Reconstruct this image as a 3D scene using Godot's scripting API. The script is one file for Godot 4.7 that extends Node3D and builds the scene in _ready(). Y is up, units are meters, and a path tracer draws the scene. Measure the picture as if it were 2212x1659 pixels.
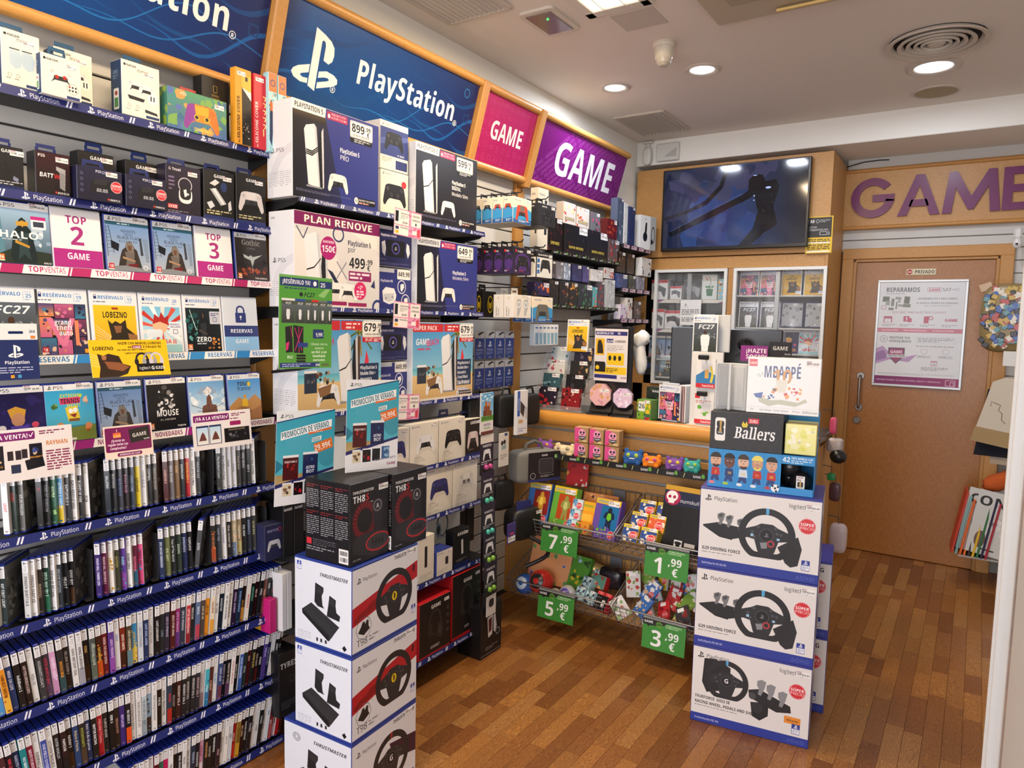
extends Node3D
# A video game shop: a wall of shelves on the left,stacked wheel boxes,a counter with baskets and a door at the far end. Metres,y up;
# the left wall is the plane x = 0,the room runs away along -z.
func _ready():
	# ---- camera
	var cam := Camera3D.new()
	cam.name = "camera"
	add_child(cam)
	cam.position = Vector3(2.265,1.6,0)
	cam.basis = Basis.from_euler(Vector3(-0.087963,0.58393,0.0223842),EULER_ORDER_YXZ)
	cam.fov = rad_to_deg(2.0 * atan(829.5 / 1520.98))
	cam.near = 0.02
	# ---- sky and exposure
	var env := Environment.new()
	env.background_mode = Environment.BG_SKY
	var sky := Sky.new()
	var sm := ProceduralSkyMaterial.new()
	sm.sky_top_color = Color("c8d4e4")
	sm.sky_horizon_color = Color("e8eaea")
	sm.ground_bottom_color = Color("8a8680")
	sm.ground_horizon_color = Color("c0bcb6")
	sky.sky_material = sm
	env.sky = sky
	env.background_energy_multiplier = 1.6
	env.tonemap_mode = Environment.TONE_MAPPER_LINEAR
	env.tonemap_exposure = 1.58
	env.sdfgi_enabled = true
	env.ssao_enabled = true
	env.ssil_enabled = true
	var we := WorldEnvironment.new()
	we.name = "world"
	we.environment = env
	add_child(we)
	# ---- daylight through the shop window behind the camera,and the recessed tube fittings of the ceiling
	area("window_daylight",Vector3(1.6,1.5,2.2),Vector3(0,0,0),Vector2(2.8,2.2),Color("f6f3fa"),7.5)
	area("tube_light",Vector3(0.86,2.94,-2.56),Vector3(-90,0,0),Vector2(0.2,0.58),Color("ffe2b8"),2.2)
	area("tube_light",Vector3(0.86,2.94,-0.9),Vector3(-90,0,0),Vector2(0.2,0.58),Color("ffe2b8"),1.2)
	for p in [Vector3(0.393,2.95,-3.849),Vector3(0.925,2.95,-3.814),Vector3(1.97,2.95,-4.353)]:
		area("downlight_lamp",p,Vector3(-90,0,0),Vector2(0.13,0.13),Color("eaf2ff"),0.7)
	room()
	bay_one()
	bay_two()
	stacks()
	banners()
	ceiling()
	far_wall()
	hang_zone()
	card_shelves()
	counter()
	right_side()
	#MORE
	finish_sheets()
func area(called: String,at: Vector3,rot: Vector3,size: Vector2,c: Color,e: float):
	var l := AreaLight3D.new()
	l.name = called
	add_child(l,true)
	l.position = at
	l.rotation_degrees = rot
	l.area_size = size
	l.light_color = c
	l.light_energy = e
	l.shadow_enabled = true
	l.set("area_normalize_energy",true)
	l.set("area_range",12.0)
# ------------------------------------------------------------------ flat print (lettering,box prints,posters) drawn into shared sheets
var sheets := []
var arts := {}
var im: Image
var T := Transform2D.IDENTITY
var clip := Rect2i()
var glyphs := {}
var fonts := {}
var rng := RandomNumberGenerator.new()
func K(s) -> Color:
	return s if s is Color else Color(s)
func art(key: String,w: float,h: float,ppm: float,draw: Callable) -> Dictionary:
	if arts.has(key):
		return arts[key]
	var pw := int(ceil(w * ppm))
	var ph := int(ceil(h * ppm))
	var sh = null
	for s in sheets:
		if s.x + pw + 2 <= 2048 and s.y + ph + 2 <= 2048:
			sh = s
			break
		if s.y + s.rh + 2 + ph + 2 <= 2048 and pw < 2044:
			s.y += s.rh + 2
			s.x = 2
			s.rh = 0
			sh = s
			break
	if sh == null:
		sh = {"im": Image.create(2048,2048,false,Image.FORMAT_RGB8),"x": 2,"y": 2,"rh": 0,"i": sheets.size(),"mats": {}}
		sheets.append(sh)
	im = sh.im
	clip = Rect2i(sh.x,sh.y,pw,ph)
	T = Transform2D(Vector2(pw / w,0),Vector2(0,ph / h),Vector2(sh.x,sh.y))
	rng.seed = hash(key)
	draw.call()
	var a := {"sheet": sh,"uv": Rect2((sh.x + 0.6) / 2048.0,(sh.y + 0.6) / 2048.0,(pw - 1.2) / 2048.0,(ph - 1.2) / 2048.0),"w": w * 0.001,"h": h * 0.001}
	sh.x += pw + 2
	sh.rh = maxi(sh.rh,ph)
	arts[key] = a
	return a
func sheet_mat(sh: Dictionary,rough := 0.5) -> StandardMaterial3D:
	if not sh.mats.has(rough):
		var m := StandardMaterial3D.new()
		m.roughness = rough
		m.resource_name = "printed_card"
		sh.mats[rough] = m
	return sh.mats[rough]
func finish_sheets():
	for sh in sheets:
		var t := ImageTexture.create_from_image(sh.im)
		for k in sh.mats:
			var m: StandardMaterial3D = sh.mats[k]
			m.albedo_texture = t
			m.texture_repeat = false
			if k == 0.081:       # the television's picture
				m.resource_name = "screen"
				m.emission_enabled = true
				m.emission_texture = t
				m.emission_operator = BaseMaterial3D.EMISSION_OP_MULTIPLY
				m.emission = Color(1,1,1)
				m.emission_energy_multiplier = 0.6
func fill(cs: Array,c,X := Transform2D.IDENTITY):
	var col := K(c)
	var A := T * X
	var y0 := clip.end.y
	var y1 := clip.position.y
	var polys := []
	for p in cs:
		var q: PackedVector2Array = A * PackedVector2Array(p)
		polys.append(q)
		for v in q:
			y0 = mini(y0,int(floor(v.y)))
			y1 = maxi(y1,int(ceil(v.y)))
	y0 = maxi(y0,clip.position.y)
	y1 = mini(y1,clip.end.y)
	if y1 <= y0:
		return
	var rows := []
	rows.resize(y1 - y0)
	for i in rows.size():
		rows[i] = PackedFloat32Array()
	for q in polys:
		var n: int = q.size()
		for i in n:
			var a: Vector2 = q[i]
			var b: Vector2 = q[(i + 1) % n]
			if a.y > b.y:
				var t := a
				a = b
				b = t
			var s := maxi(y0,int(ceil(a.y - 0.5)))
			var e := mini(y1,int(ceil(b.y - 0.5)))
			if e <= s:
				continue
			var k := (b.x - a.x) / (b.y - a.y)
			for y in range(s,e):
				rows[y - y0].append(a.x + (y + 0.5 - a.y) * k)
	for i in rows.size():
		var r: PackedFloat32Array = rows[i]
		if r.size() < 2:
			continue
		r.sort()
		var j := 0
		while j + 1 < r.size():
			var xa := maxi(clip.position.x,int(round(r[j])))
			var xb := mini(clip.end.x,int(round(r[j + 1])))
			if xb > xa:
				im.fill_rect(Rect2i(xa,y0 + i,xb - xa,1),col)
			j += 2
func rect(x,y,w,h,c):
	fill([[Vector2(x,y),Vector2(x + w,y),Vector2(x + w,y + h),Vector2(x,y + h)]],c)
func pl(nums: Array,x := 0.0,y := 0.0,sx := 1.0,sy := 1.0) -> PackedVector2Array:
	var p := PackedVector2Array()
	for i in range(0,nums.size(),2):
		p.append(Vector2(x + nums[i] * sx,y + nums[i + 1] * sy))
	return p
func poly(nums: Array,c,x := 0.0,y := 0.0,sx := 1.0,sy := 1.0):
	fill([pl(nums,x,y,sx,sy)],c)
func circ(cx,cy,rx,ry := -1.0,n := 28,a0 := 0.0,a1 := TAU) -> PackedVector2Array:
	var p := PackedVector2Array()
	var r2 = rx if ry < 0 else ry
	for i in n:
		var a := a0 + (a1 - a0) * i / (n if a1 - a0 > 6.28 else n - 1)
		p.append(Vector2(cx + cos(a) * rx,cy + sin(a) * r2))
	return p
func ell(cx,cy,rx,ry,c):
	fill([circ(cx,cy,rx,ry)],c)
func ring(cx,cy,r,w,c):
	fill([circ(cx,cy,r,r,40),circ(cx,cy,r - w,r - w,40)],c)
func rpoly(x,y,w,h,r) -> PackedVector2Array:
	var p := PackedVector2Array()
	for k in 4:
		var cx = x + (w - r if k == 0 or k == 3 else r)
		var cy = y + (h - r if k < 2 else r)
		for i in 5:
			var a := PI / 2 * k + PI / 8 * i
			p.append(Vector2(cx + cos(a) * r,cy + sin(a) * r))
	return p
func rr(x,y,w,h,r,c):
	fill([rpoly(x,y,w,h,r)],c)
func frame(x,y,w,h,r,t,c):
	fill([rpoly(x,y,w,h,r),rpoly(x + t,y + t,w - 2 * t,h - 2 * t,maxf(r - t,0.1))],c)
func line(pts: Array,w,c):
	for i in pts.size() - 1:
		var a: Vector2 = pts[i]
		var b: Vector2 = pts[i + 1]
		var n: Vector2 = (b - a).orthogonal().normalized() * float(w) * 0.5
		fill([[a + n,b + n,b - n,a - n]],c)
func grad(x,y,w,h,c0,c1,across := false):
	var p := T * Vector2(x,y)
	var q := T * Vector2(x + w,y + h)
	var r := Rect2i(int(round(p.x)),int(round(p.y)),int(round(q.x - p.x)),int(round(q.y - p.y))).intersection(clip)
	var a := K(c0)
	var b := K(c1)
	if across:
		for i in r.size.x:
			im.fill_rect(Rect2i(r.position.x + i,r.position.y,1,r.size.y),a.lerp(b,float(i) / r.size.x))
	else:
		for i in r.size.y:
			im.fill_rect(Rect2i(r.position.x,r.position.y + i,r.size.x,1),a.lerp(b,float(i) / r.size.y))
func glyph(ch: int,f: String) -> Array:
	var key := f + str(ch)
	if glyphs.has(key):
		return glyphs[key]
	if not fonts.has(f):
		var sf := SystemFont.new()
		sf.font_names = PackedStringArray(["Droid Serif" if f[0] == "s" else "Droid Sans"])
		sf.font_weight = 700 if f[1] == "b" else 400
		fonts[f] = [sf,sf.get_rids()[0]]
	var ts := TextServerManager.get_primary_interface()
	var r: RID = fonts[f][1]
	var gi := ts.font_get_glyph_index(r,256,ch,0)
	var d := ts.font_get_glyph_contours(r,256,gi)
	var out := []
	if d.has("points"):
		var s := 0
		for e in d.contours:
			var pts := []
			for i in range(s,e + 1):
				pts.append(d.points[i])
			s = e + 1
			var n := pts.size()
			var full := []
			for i in n:
				var a: Vector3 = pts[i]
				var b: Vector3 = pts[(i + 1) % n]
				full.append(a)
				if a.z != 1.0 and b.z != 1.0:
					full.append(Vector3((a.x + b.x) / 2,(a.y + b.y) / 2,1.0))
			n = full.size()
			var st0 := 0
			while full[st0].z != 1.0:
				st0 += 1
			var c := PackedVector2Array()
			var i := 0
			while i < n:
				var a: Vector3 = full[(st0 + i) % n]
				var b: Vector3 = full[(st0 + i + 1) % n]
				c.append(Vector2(a.x,a.y) / 256.0)
				if b.z == 1.0:
					i += 1
				else:
					var e2: Vector3 = full[(st0 + i + 2) % n]
					for k in [0.33,0.67]:
						c.append((Vector2(a.x,a.y) * (1 - k) * (1 - k) + Vector2(b.x,b.y) * 2 * k * (1 - k) + Vector2(e2.x,e2.y) * k * k) / 256.0)
					i += 2
			out.append(c)
	glyphs[key] = [out,ts.font_get_glyph_advance(r,256,gi).x / 256.0]
	return glyphs[key]
func twidth(s: String,size: float,o := {}) -> float:
	var f: String = o.get("f","nb" if o.get("b",1) else "nr")
	var w := 0.0
	for i in s.length():
		w += glyph(s.unicode_at(i),f)[1] + o.get("ls",0.0)
	return w * size * o.get("sx",1.0)
# text: baseline at y,size = em in mm; o: b bold,al c/r,sx stretch,sk slant,rot degrees,ls spacing,fw fit to width
func txt(s: String,x,y,size,c,o := {}):
	var f: String = o.get("f","nb" if o.get("b",1) else "nr")
	var sx: float = o.get("sx",1.0)
	var w := twidth(s,size,o)
	if o.has("fw"):
		sx *= o.fw / w
		w = o.fw
	var off := 0.0
	var al: String = o.get("al","l")
	if al == "c":
		off = -w / 2
	elif al == "r":
		off = -w
	var base := Transform2D(deg_to_rad(o.get("rot",0.0)),Vector2(x,y)) * Transform2D(Vector2(size * sx,0),Vector2(-o.get("sk",0.0) * size,size),Vector2(off,0))
	var pen := 0.0
	for i in s.length():
		var g = glyph(s.unicode_at(i),f)
		if g[0].size():
			fill(g[0],c,base * Transform2D(0,Vector2(pen,0)))
		pen += g[1] + o.get("ls",0.0)
# lines of print too fine to read
func fine(x,y,w,n: int,lh,c,hh := 0.45):
	for i in n:
		var p: float = x
		var end: float = x + w * (1.0 if i < n - 1 else 0.6) 
		while p < end:
			var l: float = minf(lh * rng.randf_range(0.8,3.2),end - p)
			rect(p,y + i * lh,l,lh * hh,c)
			p += l + lh * 0.5
func bars(x,y,w,h,c):
	var p: float = x
	while p < x + w:
		var l: float = w * rng.randf_range(0.012,0.05)
		rect(p,y,l,h,c)
		p += l + w * rng.randf_range(0.012,0.04)
func blobs(x,y,w,h,n: int,cols: Array,s0,s1):
	for i in n:
		var cx: float = x + rng.randf() * w
		var cy: float = y + rng.randf() * h
		var k := rng.randi_range(5,8)
		var p := PackedVector2Array()
		var r := rng.randf_range(s0,s1)
		for j in k:
			var a := TAU * j / k
			p.append(Vector2(cx,cy) + Vector2(cos(a),sin(a)) * r * rng.randf_range(0.5,1.1))
		fill([p],cols[rng.randi() % cols.size()])
const PSP = [.38,.02,.58,.08,.72,.14,.80,.22,.82,.34,.80,.44,.73,.50,.62,.47,.62,.25,.60,.19,.56,.17,.53,.20,.53,.98,.38,.93]
const PSL = [.36,.60,.14,.68,.05,.74,.02,.80,.08,.87,.22,.91,.36,.90,.36,.82,.26,.83,.20,.81,.22,.78,.36,.73]
const PSR = [.56,.66,.72,.61,.88,.63,.97,.68,.98,.75,.90,.81,.56,.93,.56,.83,.76,.76,.80,.73,.76,.71,.68,.72,.56,.76]
func pslogo(x,y,s,c):
	for a in [PSP,PSL,PSR]:
		poly(a,c,x,y,s,s)
func pstxt(x,y,size,c,bold := 0):
	txt("PlayStation",x,y,size,c,{"b": bold,"sx": 0.86})
func psline(x,y,s,c):     # mark and word,y = baseline
	pslogo(x,y - s * 1.05,s * 1.35,c)
	pstxt(x + s * 1.75,y,s * 1.05,c)
func ps5bar(w,c := "f0f0f0",tc := "222222"):
	rect(0,0,w,17,c)
	pslogo(8,3,11,tc)
	txt("PS5",22,13,12,tc,{"b": 0,"sx": 1.35})
func price_tag(x,y,w,price: String):
	var h: float = w * 0.42
	rect(x,y,w,h,"f2f0ee")
	txt("GAME",x + w * 0.05,y + h * 0.26,h * 0.3,"8c2050")
	bars(x + w * 0.06,y + h * 0.36,w * 0.44,h * 0.3,"555555")
	fine(x + w * 0.06,y + h * 0.76,w * 0.4,1,h * 0.12,"999999")
	txt(price,x + w * 0.96,y + h * 0.72,h * 0.4,"444444",{"al": "r"})
func super_precio(cx,cy,r):
	ell(cx,cy,r,r,"f4eeee")
	ell(cx,cy,r * 0.95,r * 0.95,"d6303a")
	for i in 26:
		var a := TAU * i / 26
		ell(cx + cos(a) * r * 0.88,cy + sin(a) * r * 0.88,r * 0.045,r * 0.045,"f4eeee")
	txt("SÚPER",cx,cy - r * 0.02,r * 0.5,"ffffff",{"al": "c"})
	txt("PRECIO",cx,cy + r * 0.42,r * 0.46,"ffe8e8",{"al": "c","b": 0})
const PAD = [.18,.04,.30,.02,.70,.02,.82,.04,.90,.10,.96,.35,1.0,.58,.97,.67,.90,.68,.80,.52,.72,.44,.28,.44,.20,.52,.10,.68,.03,.67,0,.58,.04,.35,.10,.10]
func pad(x,y,w,c,dark = "222226",tp = ""):
	poly(PAD,c,x,y,w,w)
	poly([.27,.29,.73,.29,.76,.42,.85,.57,.72,.46,.28,.46,.15,.57,.24,.42],dark,x,y,w,w)
	if not tp is String or tp != "":
		poly([.31,.05,.69,.05,.66,.27,.34,.27],tp,x,y,w,w)
	for sx in [.36,.64]:
		ell(x + sx * w,y + .35 * w,w * .06,w * .06,"4c4c52")
		ell(x + sx * w,y + .35 * w,w * .04,w * .04,"2c2c30")
	var d := K(c).darkened(0.25) if K(c).get_luminance() > 0.25 else K(c).lightened(0.3)
	for k in 4:
		var a := PI / 2 * k
		ell(x + w * (.80 + cos(a) * .045),y + w * (.17 + sin(a) * .045),w * .019,w * .019,d)
		ell(x + w * (.20 + cos(a) * .04),y + w * (.17 + sin(a) * .04),w * .022,w * .022,d)
func console(x,y,w,h,pro := 0):     # white upright console with a black core
	poly([.78,.10,.88,.12,.93,1.0,.60,1.0],"17171c",x,y,w,h)
	poly([.86,.10,.96,.02,.985,.4,1.0,.98,.93,1.0],"c9ccd2",x,y,w,h)
	poly([.0,.12,.10,.05,.5,.0,.62,.05,.80,.99,.70,1.0,.2,.97],"e6e7ea",x,y,w,h)
	poly([.5,.0,.62,.05,.80,.99,.74,1.0],"c4c7cf",x,y,w,h)
	if pro:
		for k in 3:
			poly([.09,.42,.40,.43,.70,.34,.71,.355,.40,.455,.09,.44],"1a1a1e",x,y + k * h * .03,w,h)
	else:
		poly([.09,.53,.40,.49,.69,.36,.70,.375,.41,.51,.09,.55],"1a1a1e",x,y,w,h)
	poly([.12,.98,.9,.985,.9,1.01,.12,1.01],"8f9197",x,y,w,h)
func figure(x,y,w,h,c,c2,c3):     # a generic cloaked person
	poly([.5,.0,.62,.06,.66,.18,.80,.28,.88,.55,.98,.9,.9,1,.1,1,.02,.85,.12,.5,.2,.3,.34,.2,.38,.06],c,x,y,w,h)
	poly([.44,.07,.56,.07,.57,.17,.5,.22,.43,.17],c2,x,y,w,h)
	poly([.3,.35,.7,.33,.66,.6,.74,.95,.5,.8,.28,.95,.36,.6],c3,x,y,w,h)
	poly([.22,.5,.72,.62,.7,.67,.2,.57],c2,x,y,w,h)
func seal(cx,cy,w):     # small blue licence label
	rr(cx - w / 2,cy,w,w * 1.35,w * .08,"30429a")
	rect(cx - w * .45,cy + w * .62,w * .9,w * .66,"f0f0f4")
	pslogo(cx - w * .26,cy + w * .05,w * .52,"ffffff")
	fine(cx - w * .36,cy + w * .75,w * .72,3,w * .16,"8890c0")
# ------------------------------------------------------------------ meshes
var mats := {}
var meshes := {}
func mat(hex,rough := 0.55,metal := 0.0) -> StandardMaterial3D:
	var key := "%s %s %s" % [hex,rough,metal]
	if not mats.has(key):
		var m := StandardMaterial3D.new()
		m.albedo_color = K(hex)
		m.roughness = rough
		m.metallic = metal
		m.resource_name = "plain"
		mats[key] = m
	return mats[key]
func clear_mat(hex := "ffffff",a := 0.12) -> StandardMaterial3D:
	var key := "clear %s %s" % [hex,a]
	if not mats.has(key):
		var m := StandardMaterial3D.new()
		m.albedo_color = Color(K(hex),a)
		m.transparency = BaseMaterial3D.TRANSPARENCY_ALPHA
		m.roughness = 0.05
		m.resource_name = "clear_plastic"
		mats[key] = m
	return mats[key]
func st() -> SurfaceTool:
	var s := SurfaceTool.new()
	s.begin(Mesh.PRIMITIVE_TRIANGLES)
	return s
func done(s: SurfaceTool,m: Material,to: ArrayMesh = null) -> ArrayMesh:
	s.set_material(m)
	return s.commit(to) if to else s.commit()
# a flat convex face,wound for the normal n
func face(s: SurfaceTool,p: Array,n: Vector3,uv := []):
	var ccw: bool = (p[1] - p[0]).cross(p[2] - p[0]).dot(n) > 0
	for i in range(1,p.size() - 1):
		for k in ([0,i + 1,i] if ccw else [0,i,i + 1]):
			s.set_normal(n)
			if uv.size():
				s.set_uv(uv[k])
			s.add_vertex(p[k])
func auto_face(s: SurfaceTool,p: Array,out_from: Vector3):
	var n: Vector3 = (p[1] - p[0]).cross(p[2] - p[0]).normalized()
	if n.dot(p[0] - out_from) < 0:
		n = -n
	face(s,p,n)
# chamfered box centred at c; skip = faces left out
func bbox(s: SurfaceTool,size: Vector3,b := 0.001,c := Vector3.ZERO,rot := Basis.IDENTITY,skip := []):
	var h := size / 2
	b = minf(b,minf(h.x,minf(h.y,h.z)) * 0.6)
	var pt := func(k: int,sg: Vector3) -> Vector3:
		var v := Vector3(h.x - b,h.y - b,h.z - b)
		v[k] += b
		return c + rot * (v * sg)
	var ax := [Vector3.RIGHT,Vector3.UP,Vector3.BACK]
	for k in 3:
		var i := (k + 1) % 3
		var j := (k + 2) % 3
		for s1 in [-1.0,1.0]:
			var nm: String = ["l","r","d","u","b","f"][k * 2 + (1 if s1 > 0 else 0)]
			if not nm in skip:
				var q := []
				for e in [[-1.0,-1.0],[1.0,-1.0],[1.0,1.0],[-1.0,1.0]]:
					var sg := Vector3()
					sg[k] = s1
					sg[i] = e[0]
					sg[j] = e[1]
					q.append(pt.call(k,sg))
				face(s,q,rot * (ax[k] * s1))
			for s2 in [-1.0,1.0]:      # the edge between the faces k and i
				var a := Vector3()
				a[k] = s1
				a[i] = s2
				a[j] = -1.0
				var z := a
				z[j] = 1.0
				face(s,[pt.call(k,a),pt.call(k,z),pt.call(i,z),pt.call(i,a)],rot * (ax[k] * s1 + ax[i] * s2).normalized())
	for x in [-1.0,1.0]:
		for y in [-1.0,1.0]:
			for z in [-1.0,1.0]:
				var g := Vector3(x,y,z)
				face(s,[pt.call(0,g),pt.call(1,g),pt.call(2,g)],rot * g.normalized())
func box(size: Vector3,b := 0.002,c := Vector3.ZERO,m: Material = null) -> ArrayMesh:
	var s := st()
	bbox(s,size,b,c)
	return done(s,m)
func uvs(a: Dictionary) -> Array:
	var r: Rect2 = a.uv
	return [Vector2(r.position.x,r.end.y),Vector2(r.end.x,r.end.y),r.end * Vector2(1,0) + Vector2(0,r.position.y),r.position]
# a carton standing on y = 0,printed faces from the sheets (f front +z,r,l,u),the rest plain
func carton_mesh(w: float,h: float,d: float,f: Dictionary,plain: Material,bev := 0.0015,rough := 0.5) -> ArrayMesh:
	var s := st()
	bbox(s,Vector3(w,h,d),bev,Vector3(0,h / 2,0),Basis.IDENTITY,f.keys())
	var m := done(s,plain)
	var by := {}
	for k in f:
		var sh = f[k].sheet
		if not by.has(sh.i):
			by[sh.i] = [st(),sh]
		var x := w / 2 - bev
		var y0 := bev
		var y1 := h - bev
		var z := d / 2 - bev
		var q := []
		var n := Vector3.BACK
		match k:
			"f":
				q = [Vector3(-x,y0,d / 2),Vector3(x,y0,d / 2),Vector3(x,y1,d / 2),Vector3(-x,y1,d / 2)]
			"r":
				n = Vector3.RIGHT
				q = [Vector3(w / 2,y0,z),Vector3(w / 2,y0,-z),Vector3(w / 2,y1,-z),Vector3(w / 2,y1,z)]
			"l":
				n = Vector3.LEFT
				q = [Vector3(-w / 2,y0,-z),Vector3(-w / 2,y0,z),Vector3(-w / 2,y1,z),Vector3(-w / 2,y1,-z)]
			"u":
				n = Vector3.UP
				q = [Vector3(-x,h,z),Vector3(x,h,z),Vector3(x,h,-z),Vector3(-x,h,-z)]
		face(by[sh.i][0],q,n,uvs(f[k]))
	for i in by:
		done(by[i][0],sheet_mat(by[i][1],rough),m)
	return m
# a printed sheet of some thickness,its middle at the origin,facing +z
func plate_mesh(a: Dictionary,w: float,h: float,t: float,edge: Material,rough := 0.5,two := false) -> ArrayMesh:
	var s := st()
	bbox(s,Vector3(w,h,t),t * 0.3,Vector3.ZERO,Basis.IDENTITY,["f","b"] if two else ["f"])
	var m := done(s,edge)
	s = st()
	face(s,[Vector3(-w / 2,-h / 2,t / 2),Vector3(w / 2,-h / 2,t / 2),Vector3(w / 2,h / 2,t / 2),Vector3(-w / 2,h / 2,t / 2)],Vector3.BACK,uvs(a))
	if two:
		face(s,[Vector3(w / 2,-h / 2,-t / 2),Vector3(-w / 2,-h / 2,-t / 2),Vector3(-w / 2,h / 2,-t / 2),Vector3(w / 2,h / 2,-t / 2)],Vector3.FORWARD,uvs(a))
	return done(s,sheet_mat(a.sheet,rough),m)
# a ring of points swept round an axis or along a path
func tube(s: SurfaceTool,pts: Array,r,n := 8,caps := true):
	var rings := []
	var up := Vector3.UP
	for i in pts.size():
		var d: Vector3 = (pts[mini(i + 1,pts.size() - 1)] - pts[maxi(i - 1,0)]).normalized()
		if absf(d.dot(up)) > 0.95:
			up = Vector3.RIGHT if absf(d.x) < 0.9 else Vector3.BACK
		var u := d.cross(up).normalized()
		up = u.cross(d).normalized()
		var rad: float = r[i] if r is Array else r
		var q := []
		for k in n:
			var a := TAU * k / n
			q.append([pts[i] + (u * cos(a) + up * sin(a)) * rad,u * cos(a) + up * sin(a)])
		rings.append(q)
	for i in rings.size() - 1:
		for k in n:
			smooth_quad(s,rings[i][k],rings[i][(k + 1) % n],rings[i + 1][(k + 1) % n],rings[i + 1][k])
	if caps:
		for e in [0,rings.size() - 1]:
			var q := []
			for k in n:
				q.append(rings[e][k][0])
			var d: Vector3 = (pts[1] - pts[0]) if e == 0 else (pts[e - 1] - pts[e])
			face(s,q,-d.normalized())
func smooth_quad(s: SurfaceTool,a: Array,b: Array,c: Array,d: Array):
	var n: Vector3 = a[1] + b[1] + c[1] + d[1]
	for t in [[a,b,c],[a,c,d]]:
		var g: Vector3 = (t[1][0] - t[0][0]).cross(t[2][0] - t[0][0])
		if g.length_squared() < 1e-16:
			continue
		var o: Array = t if g.dot(n) < 0 else [t[0],t[2],t[1]]
		for v in o:
			s.set_normal(v[1].normalized())
			s.add_vertex(v[0])
# profile of Vector2(radius,y) round the y axis
func lathe(s: SurfaceTool,prof: Array,n := 24,xf := Transform3D.IDENTITY):
	for i in prof.size() - 1:
		var a: Vector2 = prof[i]
		var b: Vector2 = prof[i + 1]
		var t := (b - a).normalized()
		var nn := Vector2(t.y,-t.x)
		for k in n:
			var q := []
			for e in [[a,k],[a,k + 1],[b,k + 1],[b,k]]:
				var w: float = TAU * e[1] / n
				q.append([xf * Vector3(cos(w) * e[0].x,e[0].y,sin(w) * e[0].x),xf.basis * Vector3(cos(w) * nn.x,nn.y,sin(w) * nn.x)])
			smooth_quad(s,q[0],q[1],q[2],q[3])
# a 2D outline (x right,y up) given thickness d along z,its middle at z = 0
func slab(s: SurfaceTool,outline: PackedVector2Array,d: float,xf := Transform3D.IDENTITY):
	var tri := Geometry2D.triangulate_polygon(outline)
	for i in range(0,tri.size(),3):
		for z in [-1.0,1.0]:
			var q := []
			for k in 3:
				var v := outline[tri[i + k]]
				q.append(xf * Vector3(v.x,v.y,z * d / 2))
			face(s,q,xf.basis * Vector3(0,0,z))
	var cw := Geometry2D.is_polygon_clockwise(outline)
	for i in outline.size():
		var a := outline[i]
		var b := outline[(i + 1) % outline.size()]
		var n := (b - a).orthogonal().normalized() * (1.0 if cw else -1.0)
		face(s,[xf * Vector3(a.x,a.y,-d / 2),xf * Vector3(b.x,b.y,-d / 2),xf * Vector3(b.x,b.y,d / 2),xf * Vector3(a.x,a.y,d / 2)],xf.basis * Vector3(n.x,n.y,0))
# soft closed body: a superellipsoid,e < 1 boxy
func blob_mesh(s: SurfaceTool,c: Vector3,r: Vector3,e := 0.8,nu := 20,nv := 12,rot := Basis.IDENTITY,bump := 0.0,sd := 0):
	var no := FastNoiseLite.new()
	no.seed = sd
	no.frequency = 1.2
	var grid := []
	for j in nv + 1:
		var v := -PI / 2 + PI * j / nv
		var row := []
		for i in nu + 1:
			var u := TAU * (i % nu) / nu
			var p := Vector3(sp(cos(v),e) * sp(cos(u),e),sp(sin(v),e),sp(cos(v),e) * sp(sin(u),e))
			if bump > 0:
				p *= 1.0 + bump * no.get_noise_3dv(p * 1.5)
			row.append(p * r)
		grid.append(row)
	for j in nv:
		for i in nu:
			var q := []
			for g in [[j,i],[j,i + 1],[j + 1,i + 1],[j + 1,i]]:
				var p: Vector3 = grid[g[0]][g[1]]
				var a: Vector3 = grid[g[0]][(g[1] + 1) % nu] - grid[g[0]][(g[1] + nu - 1) % nu]
				var b: Vector3 = grid[mini(g[0] + 1,nv)][g[1]] - grid[maxi(g[0] - 1,0)][g[1]]
				var n := a.cross(b)
				if n.length_squared() < 1e-14:
					n = Vector3(0,p.y,0)
				n = n.normalized()
				if n.dot(p) < 0:
					n = -n
				q.append([c + rot * p,rot * n])
			smooth_quad(s,q[0],q[1],q[2],q[3])
func sp(x: float,e: float) -> float:
	return signf(x) * pow(absf(x),e)
# ------------------------------------------------------------------ things,parts,tags
var used := {}
func tag(o: Node3D,label: String,cat: String,group := "",kind := "") -> Node3D:
	if label:
		o.set_meta("label",label)
	if cat:
		o.set_meta("category",cat)
	if group:
		o.set_meta("group",group)
	if kind:
		o.set_meta("kind",kind)
	return o
func put(o: Node3D,called: String) -> Node3D:
	var n: int = used.get(called,0)
	o.name = called if n == 0 else "%s_%03d" % [called,n]
	used[called] = n + 1
	add_child(o)
	return o
func thing(called: String,label: String,cat: String,at := Vector3.ZERO,yaw := 0.0,group := "",mesh: Mesh = null) -> Node3D:
	var o: Node3D
	if mesh:
		o = MeshInstance3D.new()
		o.mesh = mesh
	else:
		o = Node3D.new()
	put(o,called)
	o.position = at
	o.rotation_degrees.y = yaw
	tag(o,label,cat,group)
	return o
func part(called: String,mesh: Mesh,parent: Node3D,at := Vector3.ZERO,rot := Vector3.ZERO,label := "") -> MeshInstance3D:
	var o := MeshInstance3D.new()
	o.mesh = mesh
	var n := 0
	for c in parent.get_children():
		if c.name == called or str(c.name).begins_with(called + "_"):
			n += 1
	o.name = called if n == 0 else "%s_%03d" % [called,n]
	parent.add_child(o,true)
	o.position = at
	o.rotation_degrees = rot
	if label:
		o.set_meta("label",label)
	return o
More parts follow.
